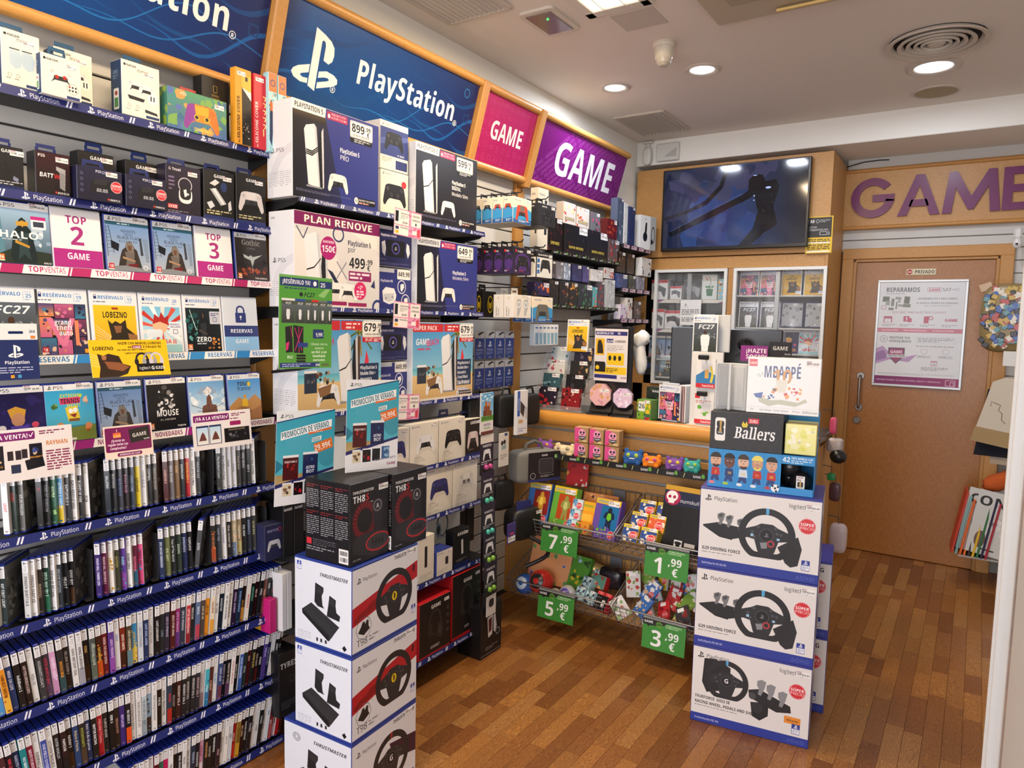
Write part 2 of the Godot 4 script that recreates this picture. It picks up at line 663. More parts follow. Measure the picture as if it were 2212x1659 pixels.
func struct(called: String,mesh: Mesh,at := Vector3.ZERO,yaw := 0.0) -> Node3D:
	var o: Node3D
	if mesh:
		o = MeshInstance3D.new()
		o.mesh = mesh
	else:
		o = Node3D.new()
	put(o,called)
	o.position = at
	o.rotation_degrees.y = yaw
	o.set_meta("kind","structure")
	return o
# a price label stuck on a box front,x from its middle,y from its foot
func price(o: Node3D,x: float,y: float,z: float,p: String,w := 0.034):
	var a := art("price" + p,34,14.5,2.2,func(): price_tag(0,0,34,p))
	part("price_label",cached("price" + p + str(w),func(): return plate_mesh(a,w,w * 0.42,0.0006,mat("e8e6e2"))),o,Vector3(x,y,z + 0.0004))
func cached(key: String,make: Callable):
	if not meshes.has(key):
		meshes[key] = make.call()
	return meshes[key]
# the hanging tab above a box,with its slot
func tab(o: Node3D,w: float,h: float,y: float,z: float,hex: String):
	part("hang_tab",cached("tab%s%s%s" % [w,h,hex],func(): return tab_mesh(w,h,mat(hex,0.5))),o,Vector3(0,y,z))
func tab_mesh(w: float,h: float,m: Material) -> ArrayMesh:
	var s := st()
	var t := 0.0012
	var sl := Vector2(minf(w * 0.34,0.018),h * 0.13)
	var cy := h * 0.5
	for q in [[-w / 2,0.0,w / 2,cy - sl.y],[-w / 2,cy - sl.y,-sl.x,cy + sl.y],[sl.x,cy - sl.y,w / 2,cy + sl.y],[-w / 2 + 0.002,cy + sl.y,w / 2 - 0.002,h]]:
		bbox(s,Vector3(q[2] - q[0],q[3] - q[1],t),0.0002,Vector3((q[0] + q[2]) / 2,(q[1] + q[3]) / 2,0))
	return done(s,m)
# a carton that faces the room from the left wall: front face at x,foot at y,middle at z
func lw(called: String,label: String,cat: String,x: float,y: float,z: float,size: Vector3,f: Dictionary,plain: Material,yaw := 90.0,group := "",rough := 0.45) -> Node3D:
	var key := "c%s%s%s%s" % [size,fkey(f),plain.get_instance_id(),rough]
	var m = cached(key,func(): return carton_mesh(size.x,size.y,size.z,f,plain,0.0015,rough))
	var r := Basis(Vector3.UP,deg_to_rad(yaw))
	return thing(called,label,cat,Vector3(x,y,z) - r * Vector3(0,0,size.z / 2),yaw,group,m)
func fkey(f: Dictionary) -> String:
	var t := ""
	for k in f:
		t += "%s%s%s" % [k,f[k].sheet.i,f[k].uv.position]
	return t
# ------------------------------------------------------------------ wood
func wood_image(sd: int,w: int,h: int,cathedral: float,lo: Color,hi: Color) -> Image:
	var n1 := FastNoiseLite.new()
	n1.seed = sd
	n1.frequency = 0.011
	var n2 := FastNoiseLite.new()
	n2.seed = sd + 7
	n2.frequency = 0.09
	var data := PackedByteArray()
	data.resize(w * h * 3)
	var i := 0
	for y in h:
		var bend := n1.get_noise_2d(y * 0.55,3.0) * 60.0
		for x in w:
			var d := absf(x - w * 0.5 + bend) + y * 0.035 * cathedral + 46.0 * n1.get_noise_2d(x * 1.2,y * 0.28)
			var ringv := 0.5 + 0.5 * sin(d * 0.42)
			ringv = ringv * ringv
			var fine_v := 0.5 + 0.5 * n2.get_noise_2d(x * 7.0,y * 0.35)
			var v := clampf(0.18 + 0.42 * ringv * cathedral + 0.55 * fine_v,0.0,1.0)
			data[i] = int(lerpf(lo.r8,hi.r8,v))
			data[i + 1] = int(lerpf(lo.g8,hi.g8,v))
			data[i + 2] = int(lerpf(lo.b8,hi.b8,v))
			i += 3
	return Image.create_from_data(w,h,false,Image.FORMAT_RGB8,data)
var wood_tex := {}
func wood(sd: int,lo: String,hi: String,cathedral := 0.5) -> ImageTexture:
	var key := "%d%s%s" % [sd,lo,hi]
	if not wood_tex.has(key):
		wood_tex[key] = ImageTexture.create_from_image(wood_image(sd,256,512,cathedral,K(lo),K(hi)))
	return wood_tex[key]
# triplanar wood whose grain runs along an axis (0 x,1 y,2 z)
func wood_mat(sd: int,lo: String,hi: String,axis: int,cathedral := 0.35,rough := 0.42,scale := 2.2) -> StandardMaterial3D:
	var key := "wood %d %s %d" % [sd,lo + hi,axis]
	if mats.has(key):
		return mats[key]
	var m := StandardMaterial3D.new()
	var t: Texture2D = wood(sd,lo,hi,cathedral)
	if axis != 1:
		var k2 := "%d%s%sr" % [sd,lo,hi]
		if not wood_tex.has(k2):
			var img: Image = t.get_image().duplicate()
			img.rotate_90(CLOCKWISE)
			wood_tex[k2] = ImageTexture.create_from_image(img)
		t = wood_tex[k2]
	m.albedo_texture = t
	m.uv1_triplanar = true
	m.uv1_world_triplanar = true
	m.uv1_scale = Vector3(scale,scale,scale) if axis == 1 else Vector3(scale * 0.6,scale,scale * 0.6)
	m.uv1_triplanar_sharpness = 8.0
	m.roughness = rough
	m.resource_name = "wood"
	mats[key] = m
	return m
func oak(ax := 1): return wood_mat(3,"9a6a34","c9985a",ax)
func oak_post(ax := 1): return wood_mat(5,"a97434","cf9c5c",ax,0.2)
func S(called: String,size: Vector3,c: Vector3,m: Material,b := 0.002) -> Node3D:
	return struct(called,box(size,b,Vector3.ZERO,m),c)
func P(called: String,size: Vector3,c: Vector3,m: Material,parent: Node3D,b := 0.002,rot := Vector3.ZERO,label := "") -> MeshInstance3D:
	return part(called,box(size,b,Vector3.ZERO,m),parent,c,rot,label)
# ------------------------------------------------------------------ the room
func room():
	var white := mat("eeece4",0.85)
	var slat_m := mat("c9c8c4",0.55)
	# floor: a dark sub-floor and planks of three-strip parquet on it
	var floor_o := S("floor",Vector3(3.5,0.05,8.1),Vector3(1.55,-0.036,-1.7),mat("3a2413",0.8))
	var tones := []
	for k in 7:
		var m := StandardMaterial3D.new()
		m.albedo_texture = wood(20 + k % 3,"6f4422","b98549",1.0)
		m.albedo_color = [Color(1,1,1),Color(0.86,0.8,0.76),Color(0.76,0.68,0.62),Color(0.94,0.9,0.84),Color(0.82,0.74,0.68),Color(1,0.97,0.9),Color(0.9,0.84,0.78)][k]
		m.roughness = 0.3
		m.resource_name = "parquet"
		tones.append(m)
	rng.seed = 11
	var pw := 0.0655
	var lens := [0.2,0.26,0.33,0.4,0.46]
	var planks := []
	for col in 38:
		var x := 0.02 + pw * (col + 0.5)
		var z := -1.0 + rng.randf() * 0.4
		while z > -5.58:
			var l: float = lens[rng.randi() % 5]
			planks.append([x,z - l / 2,l,rng.randi() % 7,rng.randi() % 4])
			z -= l
	planks.sort_custom(func(a,b): return plank_rank(a) < plank_rank(b))
	var rest := {}
	for i in planks.size():
		var q: Array = planks[i]
		if i < 300:
			var me = cached("plank%s%d" % [q[2],q[4]],func(): return plank_mesh(pw,q[2],q[4]))
			var o := part("plank",me,floor_o,Vector3(q[0] - 1.55,0.036,q[1] + 1.7))
			o.material_override = tones[q[3]]
		else:
			if not rest.has(q[3]):
				rest[q[3]] = st()
			plank_faces(rest[q[3]],pw,q[2],q[4],Vector3(q[0] - 1.55,0.036,q[1] + 1.7))
	var far: ArrayMesh = null
	for k in rest:
		far = done(rest[k],tones[k],far)
	part("planks_beyond",far,floor_o).set_meta("kind","stuff")
	# ceiling,upper walls,soffit
	S("ceiling",Vector3(3.5,0.1,8.1),Vector3(1.55,3.022,-1.7),mat("e2d8ce",0.9))
	S("wall_left",Vector3(0.1,0.6,8.1),Vector3(-0.05,2.72,-1.7),white)
	var wl := S("wall_left_panel",Vector3(0.08,2.42,8.1),Vector3(-0.054,1.21,-1.7),mat("45423e",0.8))
	for sec in [[-0.3,-1.655],[-1.745,-3.395],[-3.487,-5.06]]:
		for k in 24:
			var y := 0.06 + k * 0.1
			var zl: float = sec[0] - sec[1]
			var me = cached("slat%s" % zl,func(): return box(Vector3(0.012,0.093,zl),0.002,Vector3.ZERO,slat_m))
			part("slat",me,wl,Vector3(0.048,y - 1.21,(sec[0] + sec[1]) / 2 + 1.7))
	for z in [-1.7,-3.44]:
		P("post",Vector3(0.03,2.42,0.085),Vector3(0.059,0,z + 1.7),oak_post(),wl)
	P("post",Vector3(0.03,2.42,0.06),Vector3(0.059,0,-4.6 + 1.7),oak_post(),wl)
	S("trim_1",Vector3(3.5,0.185,0.56),Vector3(1.55,2.8895,-5.366),white,0.004)
	var wf := S("wall_far",Vector3(3.5,3.0,0.1),Vector3(1.55,1.5,-5.66),mat("8d8a84",0.8))
	for k in 14:
		var y := 2.275 - k * 0.083
		if k < 2:
			P("slat",Vector3(1.25,0.077,0.014),Vector3(0.45 + 0.02,y - 1.5,0.057),slat_m,wf)
		else:
			P("slat",Vector3(0.5,0.077,0.014),Vector3(2.66 - 1.55,y - 1.5,0.057),slat_m,wf)
	P("upper_panel",Vector3(1.7,0.1,0.014),Vector3(0.7,2.75 - 1.5,0.057),slat_m,wf)
	S("wall_right",Vector3(0.1,3.0,8.1),Vector3(3.25,1.5,-1.7),white)
	# street side,behind the camera: a shop window with a low sill
	S("wall_near",Vector3(3.5,0.3,0.1),Vector3(1.55,0.15,2.3),white)
	S("wall_near_top",Vector3(3.5,0.35,0.1),Vector3(1.55,2.8,2.3),white)
	S("wall_near_side",Vector3(0.3,2.4,0.1),Vector3(0.0,1.46,2.3),white)
	var win := struct("window_1",null,Vector3(1.6,1.46,2.3))
	for x in [-1.45,0.0,1.45]:
		P("mullion",Vector3(0.05,2.34,0.06),Vector3(x,0,0),mat("c8c8c8",0.4,0.5),win)
	for x in [-0.725,0.725]:
		P("pane",Vector3(1.39,2.34,0.008),Vector3(x,0,0),clear_mat("ffffff",0.05),win,0.0005)
	door()
func plank_rank(q: Array) -> float:
	var d := Vector2(q[0] - 2.265,q[1]).length()
	return d + (50.0 if q[0] < 0.42 and q[1] > -3.0 or q[1] < -4.9 and q[0] < 1.5 or q[1] < -3.5 and q[0] < 1.5 or q[0] < 1.0 and q[1] > -1.7 else 0.0)
func plank_faces(s: SurfaceTool,w: float,l: float,v: int,c: Vector3):
	var h := Vector3(w / 2 - 0.0004,0.0,l / 2 - 0.0005)
	var b := 0.0006
	var u0 := v * 0.23 + 0.02
	var du := 0.42
	var dv := l * 1.6
	var uv := func(x: float,z: float) -> Vector2: return Vector2(u0 + du * (x / w + 0.5),v * 0.31 + dv * (z / l + 0.5))
	var top := []
	var low := []
	for e in [[-1,-1],[1,-1],[1,1],[-1,1]]:
		top.append(Vector3(e[0] * (h.x - b),0.0,e[1] * (h.z - b)))
		low.append(Vector3(e[0] * h.x,-b,e[1] * h.z))
	var put_face := func(p: Array,n: Vector3):
		var t := []
		var q := []
		for a in p:
			t.append(uv.call(a.x,a.z))
			q.append(a + c)
		face(s,q,n,t)
	put_face.call(top,Vector3.UP)
	for k in 4:
		var k2 := (k + 1) % 4
		var m: Vector3 = (low[k] + low[k2]).normalized()
		put_face.call([top[k],top[k2],low[k2],low[k]],(m + Vector3.UP).normalized())
		put_face.call([low[k],low[k2],low[k2] - Vector3(0,0.011,0),low[k] - Vector3(0,0.011,0)],m)
func plank_mesh(w: float,l: float,v: int) -> ArrayMesh:
	var s := st()
	plank_faces(s,w,l,v,Vector3.ZERO)
	return s.commit()
func door():
	var leaf_m := wood_mat(8,"85501f","b57e40",1,0.3,0.32,1.1)
	var d := struct("door_1",null,Vector3(1.911,0,-5.6))
	P("leaf",Vector3(0.822,2.072,0.03),Vector3(0,1.04,0.0),leaf_m,d,0.003)
	for x in [-1,1]:
		P("casing",Vector3(0.075,2.1,0.06),Vector3(x * 0.468,1.05,0.01),oak_post(),d,0.004)
		P("stop",Vector3(0.022,2.08,0.045),Vector3(x * 0.421,1.04,0.005),oak(),d,0.003)
	P("casing",Vector3(1.011,0.075,0.06),Vector3(0,2.134,0.01),oak_post(0),d,0.004)
	P("stop",Vector3(0.84,0.02,0.045),Vector3(0,2.087,0.005),oak(0),d,0.003)
	var s := st()
	var steel := mat("9a9590",0.3,0.9)
	tube(s,[Vector3(0,-0.115,0.018),Vector3(0,-0.11,0.05),Vector3(0,-0.09,0.062),Vector3(0,0.09,0.062),Vector3(0,0.11,0.05),Vector3(0,0.115,0.018)],0.009,12)
	for y in [-0.113,0.113]:
		lathe(s,[Vector2(0,0.008),Vector2(0.024,0.008),Vector2(0.027,0.004),Vector2(0.027,0)],24,Transform3D(Basis(Vector3.RIGHT,PI / 2),Vector3(0,y,0.015)))
	part("door_handle",done(s,steel),d,Vector3(1.571 - 1.911,1.158,0))
	s = st()
	lathe(s,[Vector2(0,0.006),Vector2(0.012,0.006),Vector2(0.012,0.012),Vector2(0.022,0.012),Vector2(0.027,0.006),Vector2(0.027,0)],24,Transform3D(Basis(Vector3.RIGHT,PI / 2),Vector3(0,0,0.015)))
	part("lock_rose",done(s,steel),d,Vector3(1.563 - 1.911,0.95,0))
	# notices on the door
	var a := art("privado",176,42,1.2,func():
		rect(0,0,176,42,"e8dfc0")
		frame(2,2,38,38,1,1,"806a40")
		frame(44,2,130,38,1,1,"806a40")
		ell(21,21,16,16,"b01820")
		rect(10,18,22,7,"f0ece0")
		txt("PRIVADO",110,33,32,"181510",{"al": "c","fw": 118}))
	thing("door_sign","small cream PRIVADO sign stuck high on the wooden door","sign",Vector3(1.9,2.003,-5.583),0,"",plate_mesh(a,0.176,0.042,0.002,mat("e8dfc0")))
	var pa := art("reparamos",520,720,1.0,service_poster)
	var f := thing("framed_poster","silver framed white repair service poster hanging on the wooden door","poster",Vector3(1.913,1.58,-5.575))
	part("print",plate_mesh(pa,0.507,0.708,0.006,mat("e0e0e0")),f)
	var fm := mat("b9bcbc",0.35,0.6)
	for q in [[0.537,0.016,0,0.361],[0.537,0.016,0,-0.361]]:
		P("frame",Vector3(q[0],q[1],0.014),Vector3(q[2],q[3],0.002),fm,f)
	for x in [-1,1]:
		P("frame",Vector3(0.016,0.706,0.014),Vector3(x * 0.2605,0,0.002),fm,f)
func service_poster():
	rect(0,0,520,720,"dfe2e6")
	txt("REPARAMOS",40,70,44,"70757c",{"fw": 210})
	fine(40,80,200,1,9,"a0a4aa")
	rr(295,40,84,30,8,"b88090")
	rr(297,42,80,26,7,"dfe2e6")
	txt("GAME",303,65,26,"c06078",{"fw": 68})
	txt("SAT",384,66,30,"70757c",{"b": 0,"fw": 52})
	line([Vector2(438,55),Vector2(455,55)],3,"8a8f96")
	frame(455,48,26,14,6,2,"8a8f96")
	for q in [[20,100,46,40],[40,130,30,34],[75,115,22,55],[100,103,40,22],[155,100,38,52],[118,125,18,20],[105,135,12,56],[118,155,40,18],[60,178,36,20],[150,152,50,26]]:
		poly([q[0] + 4,q[1],q[0] + q[2],q[1] + 3,q[0] + q[2] - 3,q[1] + q[3],q[0],q[1] + q[3] - 3],["8f968f","a4aaa8","7f867f"][int(q[0]) % 3])
	frame(16,165,30,26,2,3,"b88090")
	txt("¡REPARAMOS PS5 Y XBOX SERIES!",475,122,17,"8a8f98",{"al": "r","fw": 235})
	txt("EL SERVICIO TÉCNICO DE CONFIANZA",480,152,15,"8a8f98",{"al": "r","fw": 245})
	txt("QUE ESTABAS BUSCANDO",360,170,14,"a8acb2",{"al": "c","b": 0})
	txt("VENTAJAS PARA NUESTROS CLIENTES",252,218,20,"b08894",{"al": "c","fw": 330,"b": 0})
	var pk := "bf7688"
	rr(36,240,54,44,4,pk)
	rect(42,256,42,26,"dfe2e6")
	rr(160,238,38,38,4,pk)
	txt("1",179,268,32,"f0e8ec",{"al": "c"})
	rr(188,252,24,28,3,pk)
	poly([285,240,315,236,315,286,285,286],pk)
	ring(328,250,14,5,pk)
	txt("GAME",410,272,25,"b84868",{"fw": 76})
	for x in [30,140,265,395]:
		fine(x,296,90,2,9,"a0a6b0")
	rect(0,322,520,30,"cc8a9a")
	txt("CALIDAD GAME",80,342,14,"f0dce2",{"al": "c"})
	txt("100% GARANTIZADOS",235,342,14,"f0dce2",{"al": "c"})
	txt("ACUMULA PUNTOS",405,342,14,"f0dce2",{"al": "c"})
	ring(45,400,24,3,"8a8f96")
	ring(45,400,8,3,"8a8f96")
	txt("PROTEGE TUS",80,398,22,"70757c",{"fw": 130})
	txt("VIDEOJUEGOS",80,422,22,"70757c",{"fw": 138})
	frame(245,380,240,44,3,1,"b0b4ba")
	fine(258,388,214,3,11,"9aa0a8")
	txt("DISFRUTA DE LAS MEJORES VENTAJAS",360,450,13,"8a8f98",{"al": "c"})
	poly([0,470,40,450,90,500,200,520,260,505,210,560,90,545,0,580],"b89ac0")
	poly([0,500,50,480,80,530,0,560],"9a78a8")
	poly([78,460,182,460,182,520,130,575,78,520],"60656c")
	poly([84,466,176,466,176,517,130,566,84,517],"a05078")
	txt("GAME",130,500,30,"f4f0f2",{"al": "c","fw": 78})
	rect(70,508,122,22,"d8dade")
	txt("PROTECTION",131,525,18,"60656c",{"al": "c","fw": 112})
	for x in [300,430]:
		ring(x,480,20,2,"b898a4")
		rr(x - 44,508,88,20,3,"ccd0d4")
		fine(x - 34,514,68,1,8,"9aa0a8")
	rr(345,545,40,34,3,"c08898")
	rect(348,554,34,22,"e4e6ea")
	txt("365",365,573,15,"8a8f98",{"al": "c"})
	fine(290,590,160,3,9,"8a8f98")
	fine(20,640,470,2,7,"a8acb2")
	grad(0,662,520,58,"7a2a68","9a4470",true)
	txt("PROTEGE TAMBIÉN TUS SMARTPHONES, TABLETS Y PERIFÉRICOS",14,695,14,"d8b8cc",{"fw": 400})
	frame(440,672,60,42,4,4,"e0c0d0")
	frame(468,684,24,30,3,4,"e0c0d0")
# ------------------------------------------------------------------ first bay of the left wall: shelves of games
func strip_ps(n: int,per := 172.0):
	rect(0,0,n * per,26,"18246a")
	for i in n:
		var x := i * per
		poly([6,22,11,22,18,4,13,4],"e8e8f0",x)
		poly([15,22,20,22,27,4,22,4],"e8e8f0",x)
		pslogo(x + 62,3,21,"f0f0f4")
		pstxt(x + 90,20,17,"f0f0f4")
func strip_tag(n: int,per: float,word: String,light: String,c: String,tc: String,off := 0.0):
	rect(0,0,n * per,26,c)
	for i in range(-1,n):
		var x := i * per + off
		poly([40,26,152,26,160,0,48,0],"eeebe8",x)
		poly([157,26,161,26,169,0,165,0],"eeebe8",x)
		if light:
			var w := twidth(word,21,{})
			txt(word,x + 56,20,21,tc,{"fw": 38})
			txt(light,x + 95,20,21,tc,{"b": 0,"fw": 54})
		else:
			txt(word,x + 54,20,20,tc,{"fw": 92})
func shelf(label: String,y: float,x: float,z0: float,z1: float,strip: Dictionary,lean := -14.0,th := 0.012,hgt := 0.026) -> Node3D:
	var l := z0 - z1
	var o := thing("display_shelf",label,"shelf",Vector3(0,y,(z0 + z1) / 2))
	P("board",Vector3(x - 0.004,th,l),Vector3((x - 0.004) / 2 + 0.002,0,0),mat("141416",0.5),o)
	var r := part("label_strip",plate_mesh(strip,l,hgt,0.003,mat("101018")),o,Vector3(x,0.004,0),Vector3(lean,90,0))
	for z in [-l / 2 + 0.004,l / 2 - 0.004]:
		var s := st()
		slab(s,PackedVector2Array([Vector2(0.002,-0.004),Vector2(x - 0.01,-0.004),Vector2(x - 0.03,-0.016),Vector2(0.002,-0.045)]),0.004)
		part("bracket",done(s,mat("18181a",0.5)),o,Vector3(0,0,z))
	return o
func game(label: String,key: String,x: float,y: float,z: float,draw: Callable,p := "",w := 0.135,h := 0.171,lean := -6.0,shell := "1c2c84",cat := "game case",group := "games shown face out") -> Node3D:
	var o := thing("game_case",label,cat,Vector3(x - 0.0075,y,z),90,group)
	o.rotation_degrees.x = 0
	var piv := Node3D.new()
	var b := Basis.from_euler(Vector3(deg_to_rad(lean),deg_to_rad(90),0),EULER_ORDER_YXZ)
	o.basis = b
	part("case",cached("case%s%s%s" % [w,h,shell],func(): return box(Vector3(w,h,0.0145),0.003,Vector3(0,h / 2,0),mat(shell,0.25))),o)
	var a := art(key,w * 1000 - 6,h * 1000 - 10,1.9,draw)
	part("cover_sheet",cached("cov" + key,func(): return plate_mesh(a,w - 0.006,h - 0.010,0.001,mat("dddddd"),0.16)),o,Vector3(0,h / 2 - 0.001,0.0074))
	if p:
		price(o,w * 0.27,h * 0.93,0.008,p,w * 0.3)
	return o
func rating(x,y,n: String):
	var c := "c02028" if n == "18" else "d8722a"
	rect(x,y,15,18,c)
	txt(n,x + 7.5,y + 12,12,"ffffff",{"al": "c","fw": 11})
	rect(x,y + 14.5,15,3.5,"f0e0d8")
func cv_sky(top: String,low: String):
	grad(0,17,129,144,top,low)
func cv_soldier():
	cv_sky("9fc0dc","3e5460")
	poly([0,17,12,17,22,161,0,161],"5a8696")
	blobs(70,60,59,50,12,["b8c8d8","8fa6bc","dde4ea"],4,12)
	poly([0,140,40,120,129,128,129,161,0,161],"2c352c")
	figure(30,38,66,120,"1d2a2c","c09038","2f4344")
	poly([48,50,78,48,76,60,50,61],"c79a3c")
	txt("HALO",6,94,26,"e8eef0",{"sk": 0.0,"fw": 96})
	fine(14,97,76,1,5,"b8c4c8")
	rating(2,138,"16")
	txt("HALO",108,158,7,"ffffff")
	rr(84,32,36,34,3,"f0eef2")
	rect(84,32,36,9,"c03080")
	rect(89,46,26,14,"3c4454")
	ps5bar(129)
func cv_pirate():
	cv_sky("6f93c6","aeb6c0")
	poly([0,17,129,17,129,27,0,27],"2a5a70")
	fine(35,20,60,1,6,"b8d0d8",0.6)
	line([Vector2(10,30),Vector2(22,110)],1.5,"2c3440")
	line([Vector2(2,30),Vector2(4,120)],1.5,"2c3440")
	for k in 8:
		line([Vector2(2,36 + k * 10),Vector2(13 + k,34 + k * 10)],0.8,"2c3440")
	poly([14,72,38,82,34,104,14,94],"1b1e26")
	for k in 5:
		line([Vector2(110 + k * 3,60),Vector2(116 + k * 2,130)],1.2,"6c7c8e")
	poly([98,60,104,58,108,110,100,112],"3a3f48")
	figure(30,72,74,90,"39332f","a88868","6e6660")
	poly([58,74,72,70,82,88,78,104,62,104,56,90],"7a746c")
	poly([62,84,74,84,72,100,64,100],"6b4a3a")
	poly([60,140,90,136,86,161,66,161],"6c2428")
	poly([0,150,50,144,129,152,129,161,0,161],"85898e")
	txt("ASSASSIN'S",66,46,11,"24304a",{"al": "c","f": "sr","fw": 44})
	txt("CREED",66,54,8,"24304a",{"al": "c","f": "sr"})
	txt("BLACK FLAG",66,66,13,"1b2438",{"al": "c","f": "sr","fw": 66})
	txt("RESYNCED",66,75,7,"24304a",{"al": "c","f": "sr","ls": 0.35})
	rating(4,140,"18")
	ring(112,148,7,2,"e8e8ea")
	ps5bar(129)
func cv_gothic():
	cv_sky("2c2624","1a1413")
	rect(0,120,129,41,"33201a")
	blobs(10,118,110,24,26,["7a3020","a0482a","4a241c","20140f"],3,12)
	txt("Gothic",64,40,24,"a8a4a0",{"al": "c","f": "sr"})
	txt("CLASSIC",64,54,8,"8a8682",{"al": "c","f": "sr"})
	poly([30,72,52,80,60,74,68,80,108,70,74,90,66,112,58,92,34,84],"b0b8b4")
	line([Vector2(60,92),Vector2(66,130)],1.5,"a0a8a4")
	rating(6,138,"16")
	txt("THQ NORDIC",122,156,8,"f0f0f0",{"al": "r"})
	ps5bar(129,"d8d8d6")
func cv_top(n: String):
	rect(0,0,129,161,"f1efee")
	txt("TOP",64,38,30,"a8387e",{"al": "c"})
	txt(n,64,98,72,"a8387e",{"al": "c","fw": 40})
	rect(0,110,129,51,"b03084")
	txt("GAME",64,138,25,"f6eef4",{"al": "c","fw": 60})
func res_head(day: String):
	rect(0,0,134,180,"e6e8ec")
	poly([9,12,17,12,17,20,9,20],"2a3470")
	ring(13,11,4,1.4,"2a3470")
	txt("RESÉRVALO",20,20,14,"3f7ec4",{"fw": 74})
	rect(99,8,0.8,24,"8aa8d0")
	txt(day,112,24,14,"5f92cc",{"al": "c"})
	fine(103,28,24,1,4,"7aa0d4")
	fine(103,8,24,1,4,"9ab4dc")
	fine(8,27,56,1,5,"5a6478")
func cv_gta():
	res_head("19")
	var cols := ["5a4a7a","c0608a","2c3a5c","e08a54","7a3a5a","3f7fa0","d06a98","40304c"]
	rect(6,38,122,142,"14121c")
	var q := [[7,39,38,34],[47,39,50,40],[99,39,28,40],[7,75,30,56],[92,81,35,48],[7,133,40,46],[49,126,38,53],[89,131,38,48],[38,81,52,44]]
	for i in q.size():
		grad(q[i][0],q[i][1],q[i][2],q[i][3],cols[i % 8],cols[(i + 3) % 8])
		blobs(q[i][0] + 4,q[i][1] + 5,q[i][2] - 8,q[i][3] - 10,5,["2a2030","d8a07a","e8c0a0",cols[(i + 5) % 8]],3,8)
	poly([24,78,40,78,64,140,84,78,98,78,72,156,58,156],"e07aa0")
	rect(96,84,10,70,"e88a60")
	for i in 3:
		txt(["grand","theft","auto"][i],66 + i * 3,96 + i * 15,19,"f6eef2",{"al": "c","fw": [44,42,36][i]})
	rating(10,158,"18")
	rect(118,164,10,12,"f0a020")
func cv_yellow():
	res_head("15")
	grad(6,38,122,142,"eec428","d9a51c")
	txt("LOBEZNO",66,74,24,"14120c",{"al": "c","fw": 72})
	rect(58,44,18,6,"a03020")
	for k in 5:
		line([Vector2(10,98 + k * 9),Vector2(64,140 + k * 3)],1.2,"e8e0c8")
	poly([44,80,56,92,66,84,80,92,96,80,98,104,126,128,128,160,40,164,52,130],"2d2418")
	poly([60,98,84,98,80,118,66,120],"8a5c3a")
	poly([100,120,128,126,128,150,104,146],"9a6a3e")
	rr(96,150,34,20,2,"eef0f4")
	fine(100,155,26,2,6,"4060a0")
func cv_manga():
	res_head("28")
	grad(6,38,122,142,"78c0e0","e8f0f2")
	for k in 14:
		var a := k * 0.47
		poly([66,104,66 + cos(a) * 80,104 + sin(a) * 74,66 + cos(a + 0.2) * 80,104 + sin(a + 0.2) * 74],["c83a30","f0f4f6","e8e2dc","d85a48"][k % 4])
	rect(0,38,6,142,"e6e8ec")
	rect(128,38,6,142,"e6e8ec")
	rect(0,0,134,37,"e6e8ec")
	res_keep("28")
	ell(60,96,24,26,"e8b890")
	poly([36,92,44,60,58,72,66,54,76,72,90,62,86,94,60,84],"b02a24")
	rr(16,108,50,24,6,"dfe9ee")
	txt("TSUBASA II",66,152,17,"d03a2c",{"al": "c","fw": 90})
	rect(6,156,122,24,"9fd0d8")
	rr(90,84,40,44,3,"f0eef2")
	txt("REGALO",93,95,8,"3a4680")
	txt("EXCLUSIVO",93,103,8,"3a4680",{"fw": 34})
	frame(101,108,16,14,2,1.5,"3a4680")
func res_keep(day: String):
	poly([9,12,17,12,17,20,9,20],"2a3470")
	ring(13,11,4,1.4,"2a3470")
	txt("RESÉRVALO",20,20,14,"3f7ec4",{"fw": 74})
	txt(day,112,24,14,"5f92cc",{"al": "c"})
	fine(103,28,24,1,4,"7aa0d4")
	fine(8,27,56,1,5,"5a6478")
func cv_zero():
	res_head("27")
	grad(6,38,122,142,"1c2a2e","101416")
	blobs(10,60,40,90,18,["2f6a68","1f4a4c","58a09a"],4,12)
	blobs(70,120,50,50,18,["a0602a","d09048","5a2f1a"],3,9)
	figure(38,46,56,120,"181a1e","4a4038","2a3034")
	line([Vector2(20,44),Vector2(40,110)],2,"c8f0ea")
	txt("ZERO",66,148,22,"e8eef0",{"al": "c","fw": 54})
	fine(40,152,54,1,6,"b8c0c4",0.7)
	rating(8,156,"16")
	rr(90,48,38,42,3,"c4c8d0")
	fine(94,54,30,2,6,"3a4680")
	frame(101,68,14,14,2,1.5,"3a4680")
func cv_reserva():
	rect(0,0,134,180,"dfe5ec")
	ring(67,42,17,6,"2c3a78")
	rect(40,42,54,16,"dfe5ec")
	rect(50,40,6,14,"2c3a78")
	rect(78,40,6,14,"2c3a78")
	rr(46,50,42,34,3,"2c3a78")
	ell(67,64,4,4,"e8eef4")
	rect(65.5,66,3,9,"e8eef4")
	rect(0,94,134,38,"2c3a78")
	txt("RESERVAS",67,119,18,"f0f4f8",{"al": "c","fw": 88})
	rect(0,132,134,48,"8fc0e6")
	txt("GAME",67,155,20,"f0f6fa",{"al": "c","fw": 54})
func cv_fc():
	res_head("25")
	grad(6,38,122,142,"5c6470","3a4038")
	blobs(6,90,120,20,40,["707884","4a505a","8c929c"],2,6)
	txt("FC27",68,68,30,"f0f2f4",{"al": "c","sk": 0.25,"fw": 84})
	poly([50,96,84,96,92,108,88,150,46,150,42,108],"eceef0")
	ell(67,86,8,10,"4a3428")
	poly([48,150,86,150,84,180,50,180],"e4e6ea")
